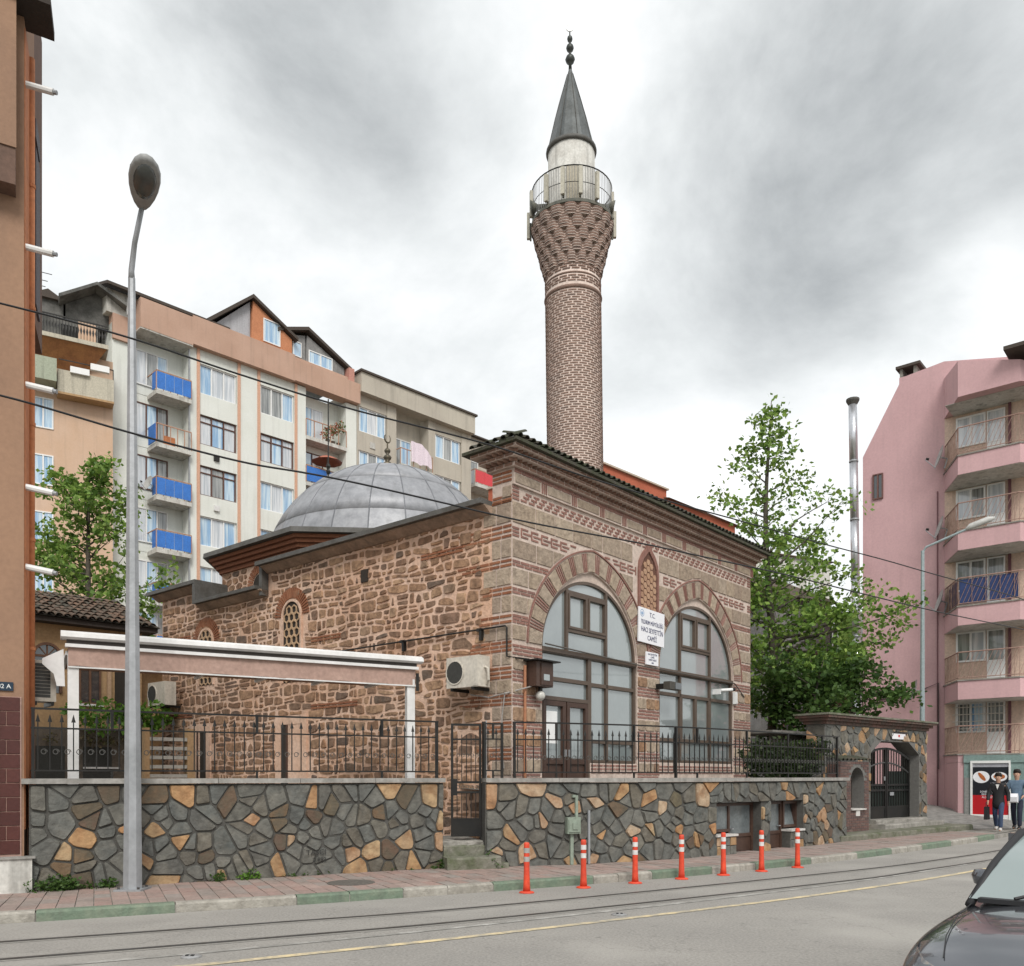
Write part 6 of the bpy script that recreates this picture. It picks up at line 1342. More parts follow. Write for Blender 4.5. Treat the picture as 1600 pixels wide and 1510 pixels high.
iw = thing('iron_gate', 'black double-leaf iron gate with arched tops in the stone gateway', 'gate', GW(3.96, .3, -.3))
for s_, (e0, e1) in enumerate(((2.47, 3.94), (3.98, 5.45))):
    lf = thing('leaf', '', '', GW((e0+e1)/2, .3, -.3), parent=iw)
    zt = lambda u: 2.25+.32*(1-((u-3.96)/1.5)**2)
    part('stile', iron, lf, [(e0, e0+.06, .32, zt(e0), -.33, -.27)], GW); part('stile', iron, lf, [(e1-.06, e1, .32, zt(e1), -.33, -.27)], GW)
    part('bottom_panel', iron, lf, [(e0+.06, e1-.06, .34, .80, -.31, -.29)], GW); part('rail', iron, lf, [(e0+.06, e1-.06, .80, .86, -.32, -.28)], GW); part('rail', iron, lf, [(e0+.06, e1-.06, 1.30, 1.36, -.32, -.28)], GW); part('rail', iron, lf, [(e0+.06, e1-.06, 1.46, 1.52, -.32, -.28)], GW)
    MB().tube([GW(e0+(e1-e0)*i/8, zt(e0+(e1-e0)*i/8), -.3) for i in range(9)], .035, 6).build('arched_rail', M('iron_grey', (.07, .07, .07), .5, bump=0), lf); MB().tube([GW(e0+(e1-e0)*i/8, zt(e0+(e1-e0)*i/8)-.42, -.3) for i in range(9)], .025, 6).build('arched_rail', M('iron_grey', (.07, .07, .07), .5), lf)
    for i in range(1, 9): u = e0+(e1-e0)*i/9; MB(GW).box(u-.012, u+.012, .86, zt(u), -.312, -.288).build('bar', iron, lf)
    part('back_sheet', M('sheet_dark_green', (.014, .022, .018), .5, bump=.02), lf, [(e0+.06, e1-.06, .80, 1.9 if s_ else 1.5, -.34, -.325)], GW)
    part('ring_pull', galv, lf, [(e1-.16, e1-.10, 1.62, 1.74, -.27, -.25)] if not s_ else [(e0+.22, e0+.46, 1.17, 1.27, -.29, -.28)], GW)
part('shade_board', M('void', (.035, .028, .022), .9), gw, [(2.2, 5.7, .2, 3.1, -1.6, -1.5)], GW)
gp_ = thing('gateway_plaque', 'small white plate in a dark frame above the iron gates', 'plaque', GW(4.0, 2.85, .03)); part('frame', iron, gp_, [(3.62, 4.62, 2.82, 3.06, .015, .03)], GW); part('plate', signw, gp_, [(3.68, 4.5, 2.84, 3.0, .03, .036)], GW); part('emblem', redp, gp_, [(4.05, 4.15, 2.90, 2.97, .036, .04)], GW)
NW = lambda u, v, w_: GW(u-.78, v, w_)
nb_ = thing('fountain_niche', 'small brick wall fountain with a dark arched niche and tiled top', 'fountain', NW(1.57, .1, .2)); b = MB(NW); n0 = MB(NW)
fb = M('fountain_brick', 0, .9, pal=[(.13, .075, .065), (.17, .10, .085), (.10, .065, .06), (.19, .13, .11)], rnd='isl', bump=.2)
arcn = [(1.715+.355*math.cos(PI*i/12), 1.63+.355*math.sin(PI*i/12)) for i in range(13)]
for q in ((.82, 1.36, .1, 2.15), (2.07, 2.33, .1, 2.15), (1.36, 2.07, .1, .86)): n0.box(*q, .02, .40)
n0.strip(arcn[::-1], [(p[0], 2.15) for p in arcn[::-1]], .02, .40); n0.box(1.3, 2.1, .8, 2.1, .0, .05); n0.build('core', M('joint_grey', (.16, .155, .145), .95), nb_)
z = .13; r_ = 0
while z < 2.1:
    u = .83-(.1 if r_ % 2 else 0)
    while u < 2.32:
        v = min(u+.2, 2.325); a = max(u, .83)
        inn_ = (a < 2.09 and v > 1.34 and .84 < z+.035 < 1.66) or (z > 1.62 and math.hypot((a+v)/2-1.715, z-1.63) < .44)
        if not inn_ and v-a > .04: b.box(a, v, z, z+.058, .39, .414)
        elif v-a > .04 and .84 < z+.035 < 1.66:
            if a < 1.34: b.box(a, 1.345, z, z+.058, .39, .414)
            if v > 2.085: b.box(2.085, v, z, z+.058, .39, .414)
        u = v+.014
    for w_ in (.05, .17, .29): b.box(.806, .83, z, z+.058, w_, w_+.11)
    z += .072; r_ += 1
b.build('bricks', fb, nb_, kind='stuff'); part('ledge', sillm, nb_, [(1.34, 2.10, .84, .88, .05, .46)], NW); part('tap_plate', sillm, nb_, [(1.6, 1.8, .68, .84, .41, .43)], NW); part('niche_back', M('void', (.035, .028, .022), .9), nb_, [(1.37, 2.06, .88, 1.98, .05, .06)], NW)
for i in range(8): o = share(tp_, 'roof_tile', nb_, NW(.86+i*.2, 2.17, .46), (.25, 0, math.atan2(.65, .76))); o.data = tp_.data
pf = thing('gateway_platform', 'long mossy stone platform with two steps before the gateway', 'steps', GW(3, .1, .8)); worn(GW, [(-1.2, 6.7, .08, .27, .0, 1.1)], 'platform', mossy, pf); worn(GW, [(2.3, 6.1, .25, .40, -.6, .50)], 'step', concrete, pf); worn(GW, [(2.4, 5.6, .38, .50, -.7, .20)], 'step', concrete, pf)

# ================================================================== PINK BUILDING
PK = Frame((16.5, 30.), (.76, -.65)); pink = M('pink_plaster', (.60, .385, .395), .9, col2=(.545, .345, .355), scale=.45, bump=.03, streak=.12, var=.05); pkp = M('pale_peach', (.64, .48, .385), .9, bump=.04, streak=.2); railp = M('rail_pinkbrown', (.34, .21, .17), .6, bump=0); teal_w = M('shop_teal', (.22, .31, .29), .8, col2=(.18, .25, .235), bump=.04)
pk = thing('pink_building', 'tall pink plastered apartment building with angled balconies by the alley', 'building', PK(-1.5, .1, -3))
b = MB(PK); b.prism([(-4.17, 0), (3.5, 0), (3.5, 15.4), (.9, 16.1), (-1.33, 16.62), (-2.74, 16.47), (-4.17, 13.86)], -8, 0); b.build('wall', pink, pk)
BAY = [(-1.33, 0.), (-.49, 1.65), (1.35, 1.65), (1.75, 1.2), (1.75, 0.)]
def bay(z0, z1, o=0., c=None, inner=None):
    P0 = [(u-(o if i == 0 else o*.6 if i == 1 else -o if i > 2 else 0), w_+(o if w_ > 0 else 0)) for i, (u, w_) in enumerate(BAY)]; n = 5
    b = MB(PK); vs_ = [(u, z0, w_) for u, w_ in P0]+[(u, z1 if not callable(z1) else z1(u), w_) for u, w_ in P0]
    b.add(vs_, [tuple(range(n)), tuple(range(2*n-1, n-1, -1))]+[(i, n+i, n+(i+1) % n, (i+1) % n) for i in range(n)]); return b
bay(14.55, lambda u: 16.0-.28*(u+1.33)).build('roof_block', pink, pk); part('soffit', plaster_w, pk, [(-1.0, 1.7, 14.53, 14.548, .02, 1.2)], PK)
part('roof_edge', roofd, pk, [(.95, 4, 15.5, 15.62, -.5, 2.1)], PK)
LV = [12.54, 9.99, 7.45, 4.95, 2.46]
for k, zf in enumerate(LV):
    zb = zf-.62 if k < 4 else zf-.25
    bl_ = thing('balcony', '', '', PK(.3, zf, .8), parent=pk); bay(zb, zf).build('slab', pink, bl_); bay(zf, zf+.04, .035).build('slab_edge', concrete, bl_); bay(zb-.012, zb-.002, -.02).build('soffit', plaster_w, bl_)
    part('recess_wall', pkp, pk, [(-1.30, 1.75, zf+.02, zf+2.0, 0, .03)], PK)
    plainwin(PK, -.92, .02, zf+.82, zf+1.88, pk, white_pvc, [curt_g if k in (2, 3, 4) else curt_w, curt_g], 2, base=.04, d=.05); d = plainwin(PK, .06, .62, zf+.78, zf+1.88, pk, white_pvc, curt_g if k > 1 else curt_w, 1, name='balcony_door', base=.04, d=.05); part('door_panel', white_pvc, d, [(.06, .62, zf+.05, zf+.78, .03, .08)], PK)
    rl = thing('railing', '', '', PK(.3, zf, 1.6), parent=pk); RP = [(-1.28, .06), (-.49, 1.60), (1.32, 1.60), (1.70, 1.2)]
    MB().tube([PK(u, zf+.98, w_) for u, w_ in RP], .022, 6).build('top_rail', railp, rl); MB().tube([PK(u, zf+.12, w_) for u, w_ in RP], .015, 5).build('bottom_rail', railp, rl)
    b = MB()
    for i in range(3):
        (ua, wa), (ub, wb) = RP[i], RP[i+1]; ln_ = math.hypot(ub-ua, wb-wa); m = max(2, int(ln_/.13))
        for j in range(m):
            t0, t1 = j/m, min(1, (j+2.6)/m); b.tube([PK(ua+(ub-ua)*t0, zf+.12, wa+(wb-wa)*t0), PK(ua+(ub-ua)*t1, zf+.98, wa+(wb-wa)*t1)], .008, 4)
            if j % 3 == 0: b.tube([PK(ua+(ub-ua)*t0, zf+.04, wa+(wb-wa)*t0), PK(ua+(ub-ua)*t0, zf+.98, wa+(wb-wa)*t0)], .009, 4)
    b.build('lattice', railp, rl, kind='stuff')
    if k == 2:
        tarp = M('tarp_blue', (.018, .04, .13), .6, col2=(.03, .055, .16), bump=.03)
        for (ua, wa), (ub, wb) in ((RP[0], RP[1]), (RP[1], RP[2])):
            for q in range(2): MB().add([PK(ua+(ub-ua)*(q+.04)/2+ (.12 if ua < -1 and q == 0 else 0), zf+.1, wa+(wb-wa)*(q+.04)/2-.03), PK(ua+(ub-ua)*(q+.96)/2, zf+.1, wa+(wb-wa)*(q+.96)/2-.03), PK(ua+(ub-ua)*(q+.96)/2, zf+.93, wa+(wb-wa)*(q+.96)/2-.03), PK(ua+(ub-ua)*(q+.04)/2+(.12 if ua < -1 and q == 0 else 0), zf+.93, wa+(wb-wa)*(q+.04)/2-.03)], [(0, 1, 2, 3)]).build('tarpaulin', tarp, rl)
    if k >= 3:
        b = MB()
        for i in range(13): u = -.9+i*.125; b.tube([PK(u, zf+.85, .25), PK(u, zf+2.0, .25)], .013, 4)
        for z in (.95, 1.2, 1.45, 1.7, 1.92): b.tube([PK(-1.0, zf+z, .25), PK(.66, zf+z, .25)], .014, 4)
        if k == 4: b.build('window_grille', M('grille_pale', (.6, .56, .5), .6, bump=0), pk, kind='stuff')
bay(.0, 2.2).build('shop_base', pink, pk); part('shop_front', teal_w, pk, [(-.30, 1.75, .1, 2.2, 1.65, 1.68)], PK); part('shop_fascia', teal_w, pk, [(-.30, 1.75, 2.2, 2.45, 1.66, 1.72)], PK); part('grey_base', M('base_grey', (.26, .26, .25), .9), pk, [(-.28, -.12, .1, 1.7, 1.68, 1.70)], PK)
part('downpipe', M('pipe_maroon', (.16, .07, .08), .7), pk, [(.72, .80, 2.5, 15.4, .03, .12)], PK); part('wall_cable', M('cable_maroon', (.20, .10, .11), .8), pk, [(-1.56, -1.52, .6, 12, .0, .03)], PK)
sw2 = plainwin(PK, -3.80, -3.42, 12.15, 13.1, pk, M('frame_maroon', (.16, .08, .07), .7), glass_d, 2, base=0.01); 
ck = thing('roof_chimney', '', '', PK(-2.6, 16.3, -.5), parent=pk)
part('stack', pink, ck, [(-2.9, -2.25, 16.0, 16.55, -.9, -.15)], PK); part('legs', concrete, ck, [(-2.88, -2.78, 16.55, 16.85, -.9, -.15), (-2.4, -2.3, 16.55, 16.85, -.9, -.15)], PK); part('cap', roofd, ck, [(-3.0, -2.15, 16.85, 16.95, -1.0, -.05)], PK)
# poster in the shop front
ps = thing('food_poster', 'framed black and red food poster with two plates on the teal shop front', 'poster', PK(.49, .2, 1.7)); W0 = 1.70
part('frame', white_pvc, ps, [(-.09, -.03, .22, 2.26, 1.68, W0+.05), (1.04, 1.09, .22, 2.26, 1.68, W0+.05), (-.03, 1.04, 2.18, 2.26, 1.68, W0+.05), (-.03, 1.04, .16, .48, 1.68, W0+.03)], PK)
part('header', M('poster_grey', (.38, .38, .42), .5, bump=0), ps, [(-.03, 1.04, 2.05, 2.18, 1.68, W0+.005)], PK); part('black_field', M('poster_black', (.012, .014, .02), .4, bump=0, var=0), ps, [(-.03, 1.04, 1.12, 2.05, 1.68, W0+.005)], PK); part('red_field', M('poster_red', (.45, .012, .018), .4, bump=0, var=0), ps, [(-.03, 1.04, .48, 1.12, 1.68, W0+.005)], PK)
def disc(cu, cz, ru, rz_, w1, name, mat, th=0.): MB(PK).prism([(cu+ru*math.cos(2*PI*i/20)*math.cos(th)-rz_*math.sin(2*PI*i/20)*math.sin(th), cz+ru*math.cos(2*PI*i/20)*math.sin(th)+rz_*math.sin(2*PI*i/20)*math.cos(th)) for i in range(20)], W0, W0+w1).build(name, mat, ps)
food = M('food_orange', (.50, .16, .04), .6, col2=(.35, .08, .02), scale=14, bump=0); disc(.23, 1.72, .25, .20, .010, 'plate', signw); disc(.76, 1.73, .235, .155, .010, 'plate', signw); disc(.25, 1.73, .17, .06, .014, 'food', food, -.9); disc(.76, 1.735, .17, .09, .014, 'food', food)
pkx = (.76, -.65, 0)
for s_, u, z, sz in (('DÜRÜM TANTUNİ', .76, 1.50, .085), ('BÜFET', .74, 1.40, .085), ('DÖNER-LAHMAC', .45, 1.23, .09), ('İSKENDER, TOST', .47, 1.145, .085), ('ALO PAKET: 3', .45, 1.05, .09)): text('lettering', s_, sz, signw, ps, PK(u, z, W0+.009), pkx, up_, .002, xs=.72)
# satellite dishes
dish = M('dish_grey', (.45, .45, .44), .5, col2=(.36, .36, .35), bump=0)
def satdish(P, face, r, lab):
    t = thing('satellite_dish', lab, 'satellite dish', P, 'satellite dishes'); P = Vector(P); fd = Vector(face).normalized(); s_ = fd.cross(Vector((0, 0, 1))).normalized(); u_ = s_.cross(fd); b = MB(); n = 18
    for q, (rr, dd) in enumerate(((.02, 0), (.5, .035), (.8, .09), (1, .14))):
        for i in range(n): a = 2*PI*i/n; b.v.append(tuple(P+s_*(r*.9*rr*math.cos(a))+u_*(r*rr*math.sin(a))+fd*(dd*r*1.3)))
    b.f = [(q*n+i, q*n+(i+1) % n, (q+1)*n+(i+1) % n, (q+1)*n+i) for q in range(3) for i in range(n)]+[tuple(range(n))]; b.build('reflector', dish, t, True)
    F = P+fd*r*1.1-u_*r*.35; MB().tube([P-u_*r*.95+fd*r*.12, F-u_*.05, F], .015, 5).build('arm', galv, t); MB().tube([F, F-fd*.1], .045, 8).build('receiver', iron, t); MB().tube([P, P-fd*.22, P-fd*.22-u_*.35], .025, 6).build('mount', galv, t)
for z, lab in ((13.05, 'on the top balcony corner'), (10.55, 'on the second highest balcony corner'), (7.95, 'at the balcony with blue tarpaulin')): satdish(PK(-1.32, z, .45), (-.9, .22, .28), .42, 'grey satellite dish '+lab+' of the pink building')
satdish(PK(-2.75, 4.85, .5), (-.9, .22, .25), .38, 'grey satellite dish low on the plain pink wall, outer of the pair'); satdish(PK(-2.15, 4.85, .5), (-.9, .22, .25), .38, 'grey satellite dish low on the plain pink wall, beside the lamp pole')
tag(MB().tube([PK(-3.6, 4.6, .05), PK(-2.4, 4.75, .06), PK(-1.5, 5.1, .06), PK(-1.5, 2.0, .05)], .03, 5).build('wall_cable', M('cable_dark', (.10, .07, .07), .8, bump=0)), 'dark bundled cable looping across the low pink wall', 'cable')
for u, z, lab in ((1.7, 17.3, 'on the third blue balcony of the cream block'), (16.3, 21.2, 'on the beige block wall under a window')): satdish(AT_(u, z, .1), (-.55, -.75, .3), .42, 'small pale satellite dish '+lab)
# metal flue
fx = PK(-4.22, 0, .35); fl_ = thing('steel_flue', 'shiny stainless flue pipe rising up the edge of the pink building', 'flue', (fx[0], fx[1], 2.5)); chrome = M('stainless', (.62, .63, .66), .28, metal=.75, bump=.02, var=.05)
for i in range(6): z0 = 2.6+i*2.2; MB().tube([(fx[0]-.035*i, fx[1], z0), (fx[0]-.035*(i+1), fx[1], z0+2.18)], .155, 14).build('pipe_section', chrome, fl_, True); MB().tube([(fx[0]-.035*i, fx[1], z0-.02), (fx[0]-.035*i, fx[1], z0+.05)], .168, 14).build('joint_band', galv, fl_, True)
MB().lathe([(.16, 15.75), (.24, 15.9), (.24, 15.97), (.10, 16.0)], 14, (fx[0]-.21, fx[1])).build('cowl', M('cowl_sooty', (.09, .085, .075), .7), fl_)
# alley ramp
al = MB(); al.add([(12.6, 26.2, .13), (17.5, 26.9, .13), (17.0, 31, .45), (12.2, 34, 1.3), (9, 36, 1.6), (8.2, 33, 1.3)], [(0, 1, 2, 3, 4, 5)]); struct(al.build('alley', M('cobbles', (.26, .25, .235), .9, col2=(.17, .165, .155), scale=6, bump=.35, bscale=9)))
for i in range(3): tag(part('stone_slab', tan_stone if i % 2 == 0 else slate, None, [(13.2+i*.55, 13.65+i*.55, 27.6+i*.1, 28.1+i*.1, .15, .31-.05*i)]), ['tan flagstone lying in the alley behind the gateway', 'dark flagstone lying in the alley between two tan ones', 'thin tan flagstone lying in the alley near the shop'][i], 'flagstone')

# ================================================================== HOUSES FAR BEHIND THE TREE
def simple_block(name, lab, O, U, L_, D_, z1, mat, wins=(), roof=None, wm=white_pvc, pane=curt_w, zb=0):
    T = Frame(O, U); t = thing(name, lab, 'building', T(L_/2, 0, -D_/2)); part('wall', mat, t, [(0, L_, zb, z1, -D_, 0)], T)
    for u0, u1, z0, z1_ in wins: plainwin(T, u0, u1, z0, z1_, t, wm, pane, 2 if u1-u0 > 1 else 1, sill=white_metal)
    if roof: b = MB(T); h = roof; b.add([(-.3, z1, .3), (L_+.3, z1, .3), (L_+.3, z1, -D_-.3), (-.3, z1, -D_-.3), (-.3, z1+h, -D_/2), (L_+.3, z1+h, -D_/2)], [(3, 2, 1, 0), (0, 1, 5, 4), (2, 3, 4, 5), (0, 4, 3), (1, 2, 5)]); b.build('roof', tile_red, t)
    return t, T
redw = M('brick_red_paint', (.48, .135, .075), .9, col2=(.40, .11, .06), scale=.5, bump=.05)
t, T = simple_block('red_building', 'orange-red building peeping over the facade roof behind the mosque', (4.2, 49), (.7, .71), 8.0, 8, 19.9, redw, [(3.5+i*3.2, 4.9+i*3.2, 14.6, 16.1) for i in range(2)]); part('parapet_cap', M('cap_pale', (.50, .42, .34), .9), t, [(-.1, 8.1, 19.9, 20.0, -8.1, .15)], T)
t, T = simple_block('red_building', 'lower orange-red building with white balcony hood next to the tree', (9.9, 54.6), (.7, .71), 8.2, 8, 19.3, redw, [(1.0, 2.3, 13.8, 15.2), (4.6, 5.9, 13.8, 15.2)], 1.2); part('balcony_hood', white_pvc, t, [(3.6, 5.4, 18.0, 18.3, 0, .9)], T); part('balcony_hood', white_pvc, t, [(3.8, 5.2, 17.6, 17.9, 0, .6)], T)
t, T = simple_block('white_block', 'pale apartment block half hidden behind the leafy street tree', (15.5, 62), (.9, .43), 10, 8, 18.2, plaster_w, [(1+i*2.2, 2.2+i*2.2, 9+j*3, 10.5+j*3) for i in range(4) for j in range(3)], 1.5)
t, T = simple_block('grey_house', 'weathered grey house with dark windows behind the street tree', (10.8, 35.5), (.86, .5), 3.4, 6, 9.2, M('weathered_grey', (.24, .235, .23), .9, col2=(.17, .165, .16), bump=.08, streak=.4), [(.5, 1.2, 5.6, 7.0), (2.0, 2.7, 5.6, 7.0), (.5, 1.2, 2.6, 4.0)], 1.6, brownf, glass_d)
GR = Frame((15.6, 42.), (.76, -.65)); gh = thing('green_house', 'lime green boarded house beside the steel flue', 'house', GR(1, 3, -2)); grn = M('lime_boards', (.30, .48, .10), .8, col2=(.26, .42, .09), bump=.03); part('wall', grn, gh, [(-.6, 1.5, 6.3, 9.6, -5, 0)], GR)
for i in range(14): part('board', grn, gh, [(-.58, 1.5, 6.32+i*.235, 6.53+i*.235, .0, .025+.012*(i % 2))], GR)
part('brick_base', brick, gh, [(-1, 1.8, 0, 6.25, -5, .05)], GR); part('corner_board', white_pvc, gh, [(1.42, 1.6, 6.3, 9.6, .03, .07)], GR); plainwin(GR, -.2, .35, 7.6, 9.2, gh, white_pvc, glass_d, 2, base=.05)
# garden wall and shed behind the ivy
gs = thing('garden_shed', 'low weathered timber shed behind the ivy hedge', 'shed', (8.6, 25.3, 1.5)); GS = Frame((7.4, 24.8), (.8, .6))
for i in range(9): part('plank', M('shed_planks', 0, .9, pal=[(.20, .17, .14), (.26, .22, .18), (.16, .14, .12)], bump=.2), gs, [(i*.3, i*.3+.28, 1.4, 2.95, 0, .03)], GS)
part('roof', M('shed_roof', (.24, .23, .21), .9, col2=(.15, .14, .13), bump=.1), gs, [(-.3, 3.1, 2.98, 3.06, -1.5, .35)], GS)
R.seed(105)
# ================================================================== VEGETATION
lf_tree = leafmat('leaf_tree', [(.17, .30, .055), (.27, .40, .08), (.09, .18, .035), (.33, .44, .11), (.14, .25, .045), (.07, .14, .028), (.22, .35, .065)])
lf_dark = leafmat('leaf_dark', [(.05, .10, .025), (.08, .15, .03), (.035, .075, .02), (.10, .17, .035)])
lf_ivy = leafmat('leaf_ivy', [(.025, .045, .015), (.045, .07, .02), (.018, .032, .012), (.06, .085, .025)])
lf_vine = leafmat('leaf_vine', [(.11, .23, .03), (.15, .29, .04), (.08, .17, .025)])
bark = M('bark', (.12, .10, .08), .95, col2=(.06, .055, .045), scale=5, bump=.4, bscale=14)
def tree(lab, base, top, limbs, twn, lfn, lsize, mat, spread=.42, r0=.17, name='broadleaf_tree', dens=lambda z: 1.):
    t = thing(name, lab, 'tree', base); B = Vector(base); T_ = Vector(top); tr = MB(); lv = MB()
    tp = lambda k: B.lerp(T_, k)+Vector((.10*math.sin(k*7), .08*math.cos(k*9), 0))*min(1, k*4)
    tr.tube([tp(i/14) for i in range(15)], [r0*(1-i/14)**.8+.012 for i in range(15)], 8)
    def twig(p, d, L_, r):
        q = [p]; v = d.normalized()
        for i in range(4): v = (v+Vector((R.gauss(0, .16), R.gauss(0, .16), R.gauss(.05, .12)))).normalized(); q.append(q[-1]+v*L_/4)
        tr.tube(q, [r, r*.75, r*.5, r*.3, r*.15], 4, False); return q
    def clump(p, k=1.):
        n = int(lfn*R.uniform(.5, 1.4)*k*dens(p.z)); s = spread*R.uniform(.5, 1.1)
        for _ in range(n): leaf(lv, p+Vector((R.gauss(0, s*.55), R.gauss(0, s*.55), R.gauss(0, s*.42))), lsize*R.uniform(.65, 1.25))
    for k, dx, dy, dz in limbs:
        p = tp(k); d = Vector((dx, dy, dz)); L_ = d.length; q = twig(p, d, L_, .018+.034*L_/3*(1.3-k))
        m = max(3, int(L_*twn))
        for i in range(m):
            s = (i+.6)/m*4; a = int(min(3, s)); pp = q[a].lerp(q[a+1], s-a)
            w_ = twig(pp, d*.4+Vector((R.gauss(0, 1), R.gauss(0, 1), R.gauss(.35, .7)))*L_*.35, L_*R.uniform(.16, .36)*(1.2-s/7), .009)
            clump(w_[-1]); 
            if R.random() < .75: clump(w_[2], .7)
        clump(q[-1])
    for i in range(6): clump(tp(.90+.02*i), .6)
    tr.build('trunk', bark, t, True); lv.build('crown', mat, t); return t
# street tree right of the facade
R.seed(77)
lim = []
tz0, tz1 = 1.5, 13.5
for i in range(46):
    k = .17+.79*(i+R.uniform(-.4, .4))/45; z = tz0+(tz1-tz0)*k
    L_ = np.interp(z, [3, 4.5, 6.5, 8.2, 9.5, 11, 12.3, 13.5], [2.2, 2.5, 2.6, 2.2, 1.7, 1.2, .8, .4])*R.uniform(.65, 1.1); a = i*2.4+R.uniform(-.4, .4)
    lim.append((k, L_*math.cos(a), L_*math.sin(a)*.8, L_*R.uniform(.15, .55)))
lim += [(.38, 3.9, .6, 1.0), (.36, 4.4, .2, .2), (.34, 3.4, .8, .1), (.42, 3.2, .5, 1.6), (.40, 3.4, -.8, .6), (.55, 2.5, -.2, 1.9), (.60, 2.2, .3, 2.3), (.52, 2.6, .4, 1.0), (.45, 2.5, -.5, .9), (.50, -2.0, -.4, .7), (.46, -2.3, .3, .9), (.5, -1.8, .6, .5), (.30, 2.2, -1, .2), (.28, 2.4, .4, .1), (.27, -1.3, -1, .4), (.25, 1.2, -1.2, .3), (.24, 2.0, .2, -.2), (.30, 3.0, .3, .0)]
tree('tall young street tree with fresh green leaves between facade and pink building', (8.2, 27.2, tz0), (8.05, 27.0, tz1), lim, 2.6, 17, .17, lf_tree, .40, dens=lambda z: float(np.interp(z, [3, 6, 8, 9.5, 12], [1.9, 1.7, 1.2, .85, .75])))
lim = []
for i in range(16):
    a = R.uniform(0, 2*PI); L_ = R.uniform(1.0, 2.2); lim.append((R.uniform(.3, .9), L_*math.cos(a)*1.2, L_*math.sin(a)*.8, L_*R.uniform(0, .4)))
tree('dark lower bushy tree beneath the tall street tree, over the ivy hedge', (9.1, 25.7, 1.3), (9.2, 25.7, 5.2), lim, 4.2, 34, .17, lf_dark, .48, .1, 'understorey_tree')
lim = []
for i in range(44):
    k = .30+.68*(i+R.uniform(-.4, .4))/43; L_ = np.interp(k, [.3, .5, .75, 1], [2.3, 2.7, 2.0, .7])*R.uniform(.55, 1.1); a = R.uniform(0, 2*PI); lim.append((k, L_*math.cos(a), L_*math.sin(a)*.8, L_*R.uniform(.25, .75)))
R.seed(5)
lim += [(.55, 2.7, -.3, .3), (.45, 2.9, 0, -.3), (.5, -2.3, -.2, .3), (.4, 2.6, -.4, -.9), (.42, 2.2, .4, -.6), (.75, -1.3, 0, 1.6), (.78, .9, 0, 1.7), (.7, 1.5, 0, 1.2)]
tree('leafy green courtyard tree behind the tiled ochre house', (-14.3, 29.3, 2), (-14.35, 29.2, 12.2), lim, 2.6, 20, .19, lf_tree, .38)
def bush(name, lab, cs, n, sz, mat, cat='shrub', sq=.8, stem=True):
    t = thing(name, lab, cat, (cs[0][0], cs[0][1], min(c[2]-c[3]*.8 for c in cs))); b = MB(); s_ = MB()
    for x, y, z, r in cs:
        leafblob((x, y, z), r, int(n*r*r*8), sz, b, sq)
        if stem: s_.tube([(x, y, z-r*sq*.9), (x+.02, y, z), (x+.05, y+.02, z+r*.5)], [.012, .009, .004], 4)
    b.build('foliage', mat, t)
    if stem: s_.build('stems', bark, t, kind='stuff')
    return t
cs = []
for i in range(26): u = ur(1222)+(WRP.len-ur(1222))*i/25; p = WRP.T(u, 0, -.75+R.uniform(-.15, .1)); cs.append((p[0], p[1], 2.12+R.uniform(-.25, .35), R.uniform(.28, .42)))
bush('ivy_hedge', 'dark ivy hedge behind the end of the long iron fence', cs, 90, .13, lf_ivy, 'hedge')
cs = []
for i in range(30): u = .6+R.uniform(0, 2.6); p = HT(u, 0, .9+R.uniform(-.3, .3)); cs.append((p[0], p[1], 3.15+R.uniform(-.2, .45)+(.3 if 1.4 < u < 2 else 0), R.uniform(.22, .36)))
bush('grape_vine', 'bright green vine spilling over the lean-to of the ochre house', cs, 60, .15, lf_vine, 'vine')
cs = []
for i in range(14): p = HT(R.uniform(-.8, 3.), 0, .75); cs.append((p[0], p[1], 2.75+R.uniform(-.15, .15), .2))
bush('dry_vine', 'tangled brownish vine hanging below the green vine', cs, 50, .11, leafmat('leaf_dry', [(.12, .09, .05), (.16, .13, .06), (.07, .09, .03)]), 'vine')
def weeds(P, u0, u1, n, lab, w_=.06, rr=.10):
    cs = []
    for i in range(n): u = R.uniform(u0, u1); p = P.T(u, 0, w_+R.uniform(-.02, .09)); r = rr*R.uniform(.5, 1.2); cs.append((p[0], p[1], .13+r*.6, r))
    bush('weed_clump', lab, cs, 420, .055, lf_vine if 'bright' in lab else lf_dark, 'weeds', .8, False)
ul = lambda x: WLP.u_at_ratio((x-800)/1345)
weeds(WLP, .02, ul(120), 13, 'thick green weeds at the wall foot beside the white plinth', .07, .15); weeds(WLP, ul(120), ul(175), 8, 'low weeds at the wall foot just before the lamp post', .05, .10); weeds(WLP, ul(335), ul(350), 4, 'small weed tuft at the wall foot past the lamp post', .04, .10); weeds(WLP, ul(368), ul(400), 6, 'bright low weeds along the wall foot before the graffiti', .04, .10); weeds(WLP, ul(415), ul(680), 16, 'sparse moss and weeds along the wall foot up to the steps', .02, .035); weeds(WLP, ul(683), ul(692), 5, 'weeds growing in the corner beside the entrance steps', .06, .11)
cs = [(*ST(.72, 0, .38)[:2], .40, .07), (*ST(.80, 0, .40)[:2], .27, .08), (*ST(.9, 0, .42)[:2], .2, .06)]; bush('weed_clump', 'weeds sprouting from the end of the mossy steps', cs, 420, .05, lf_dark, 'weeds', .8, False)

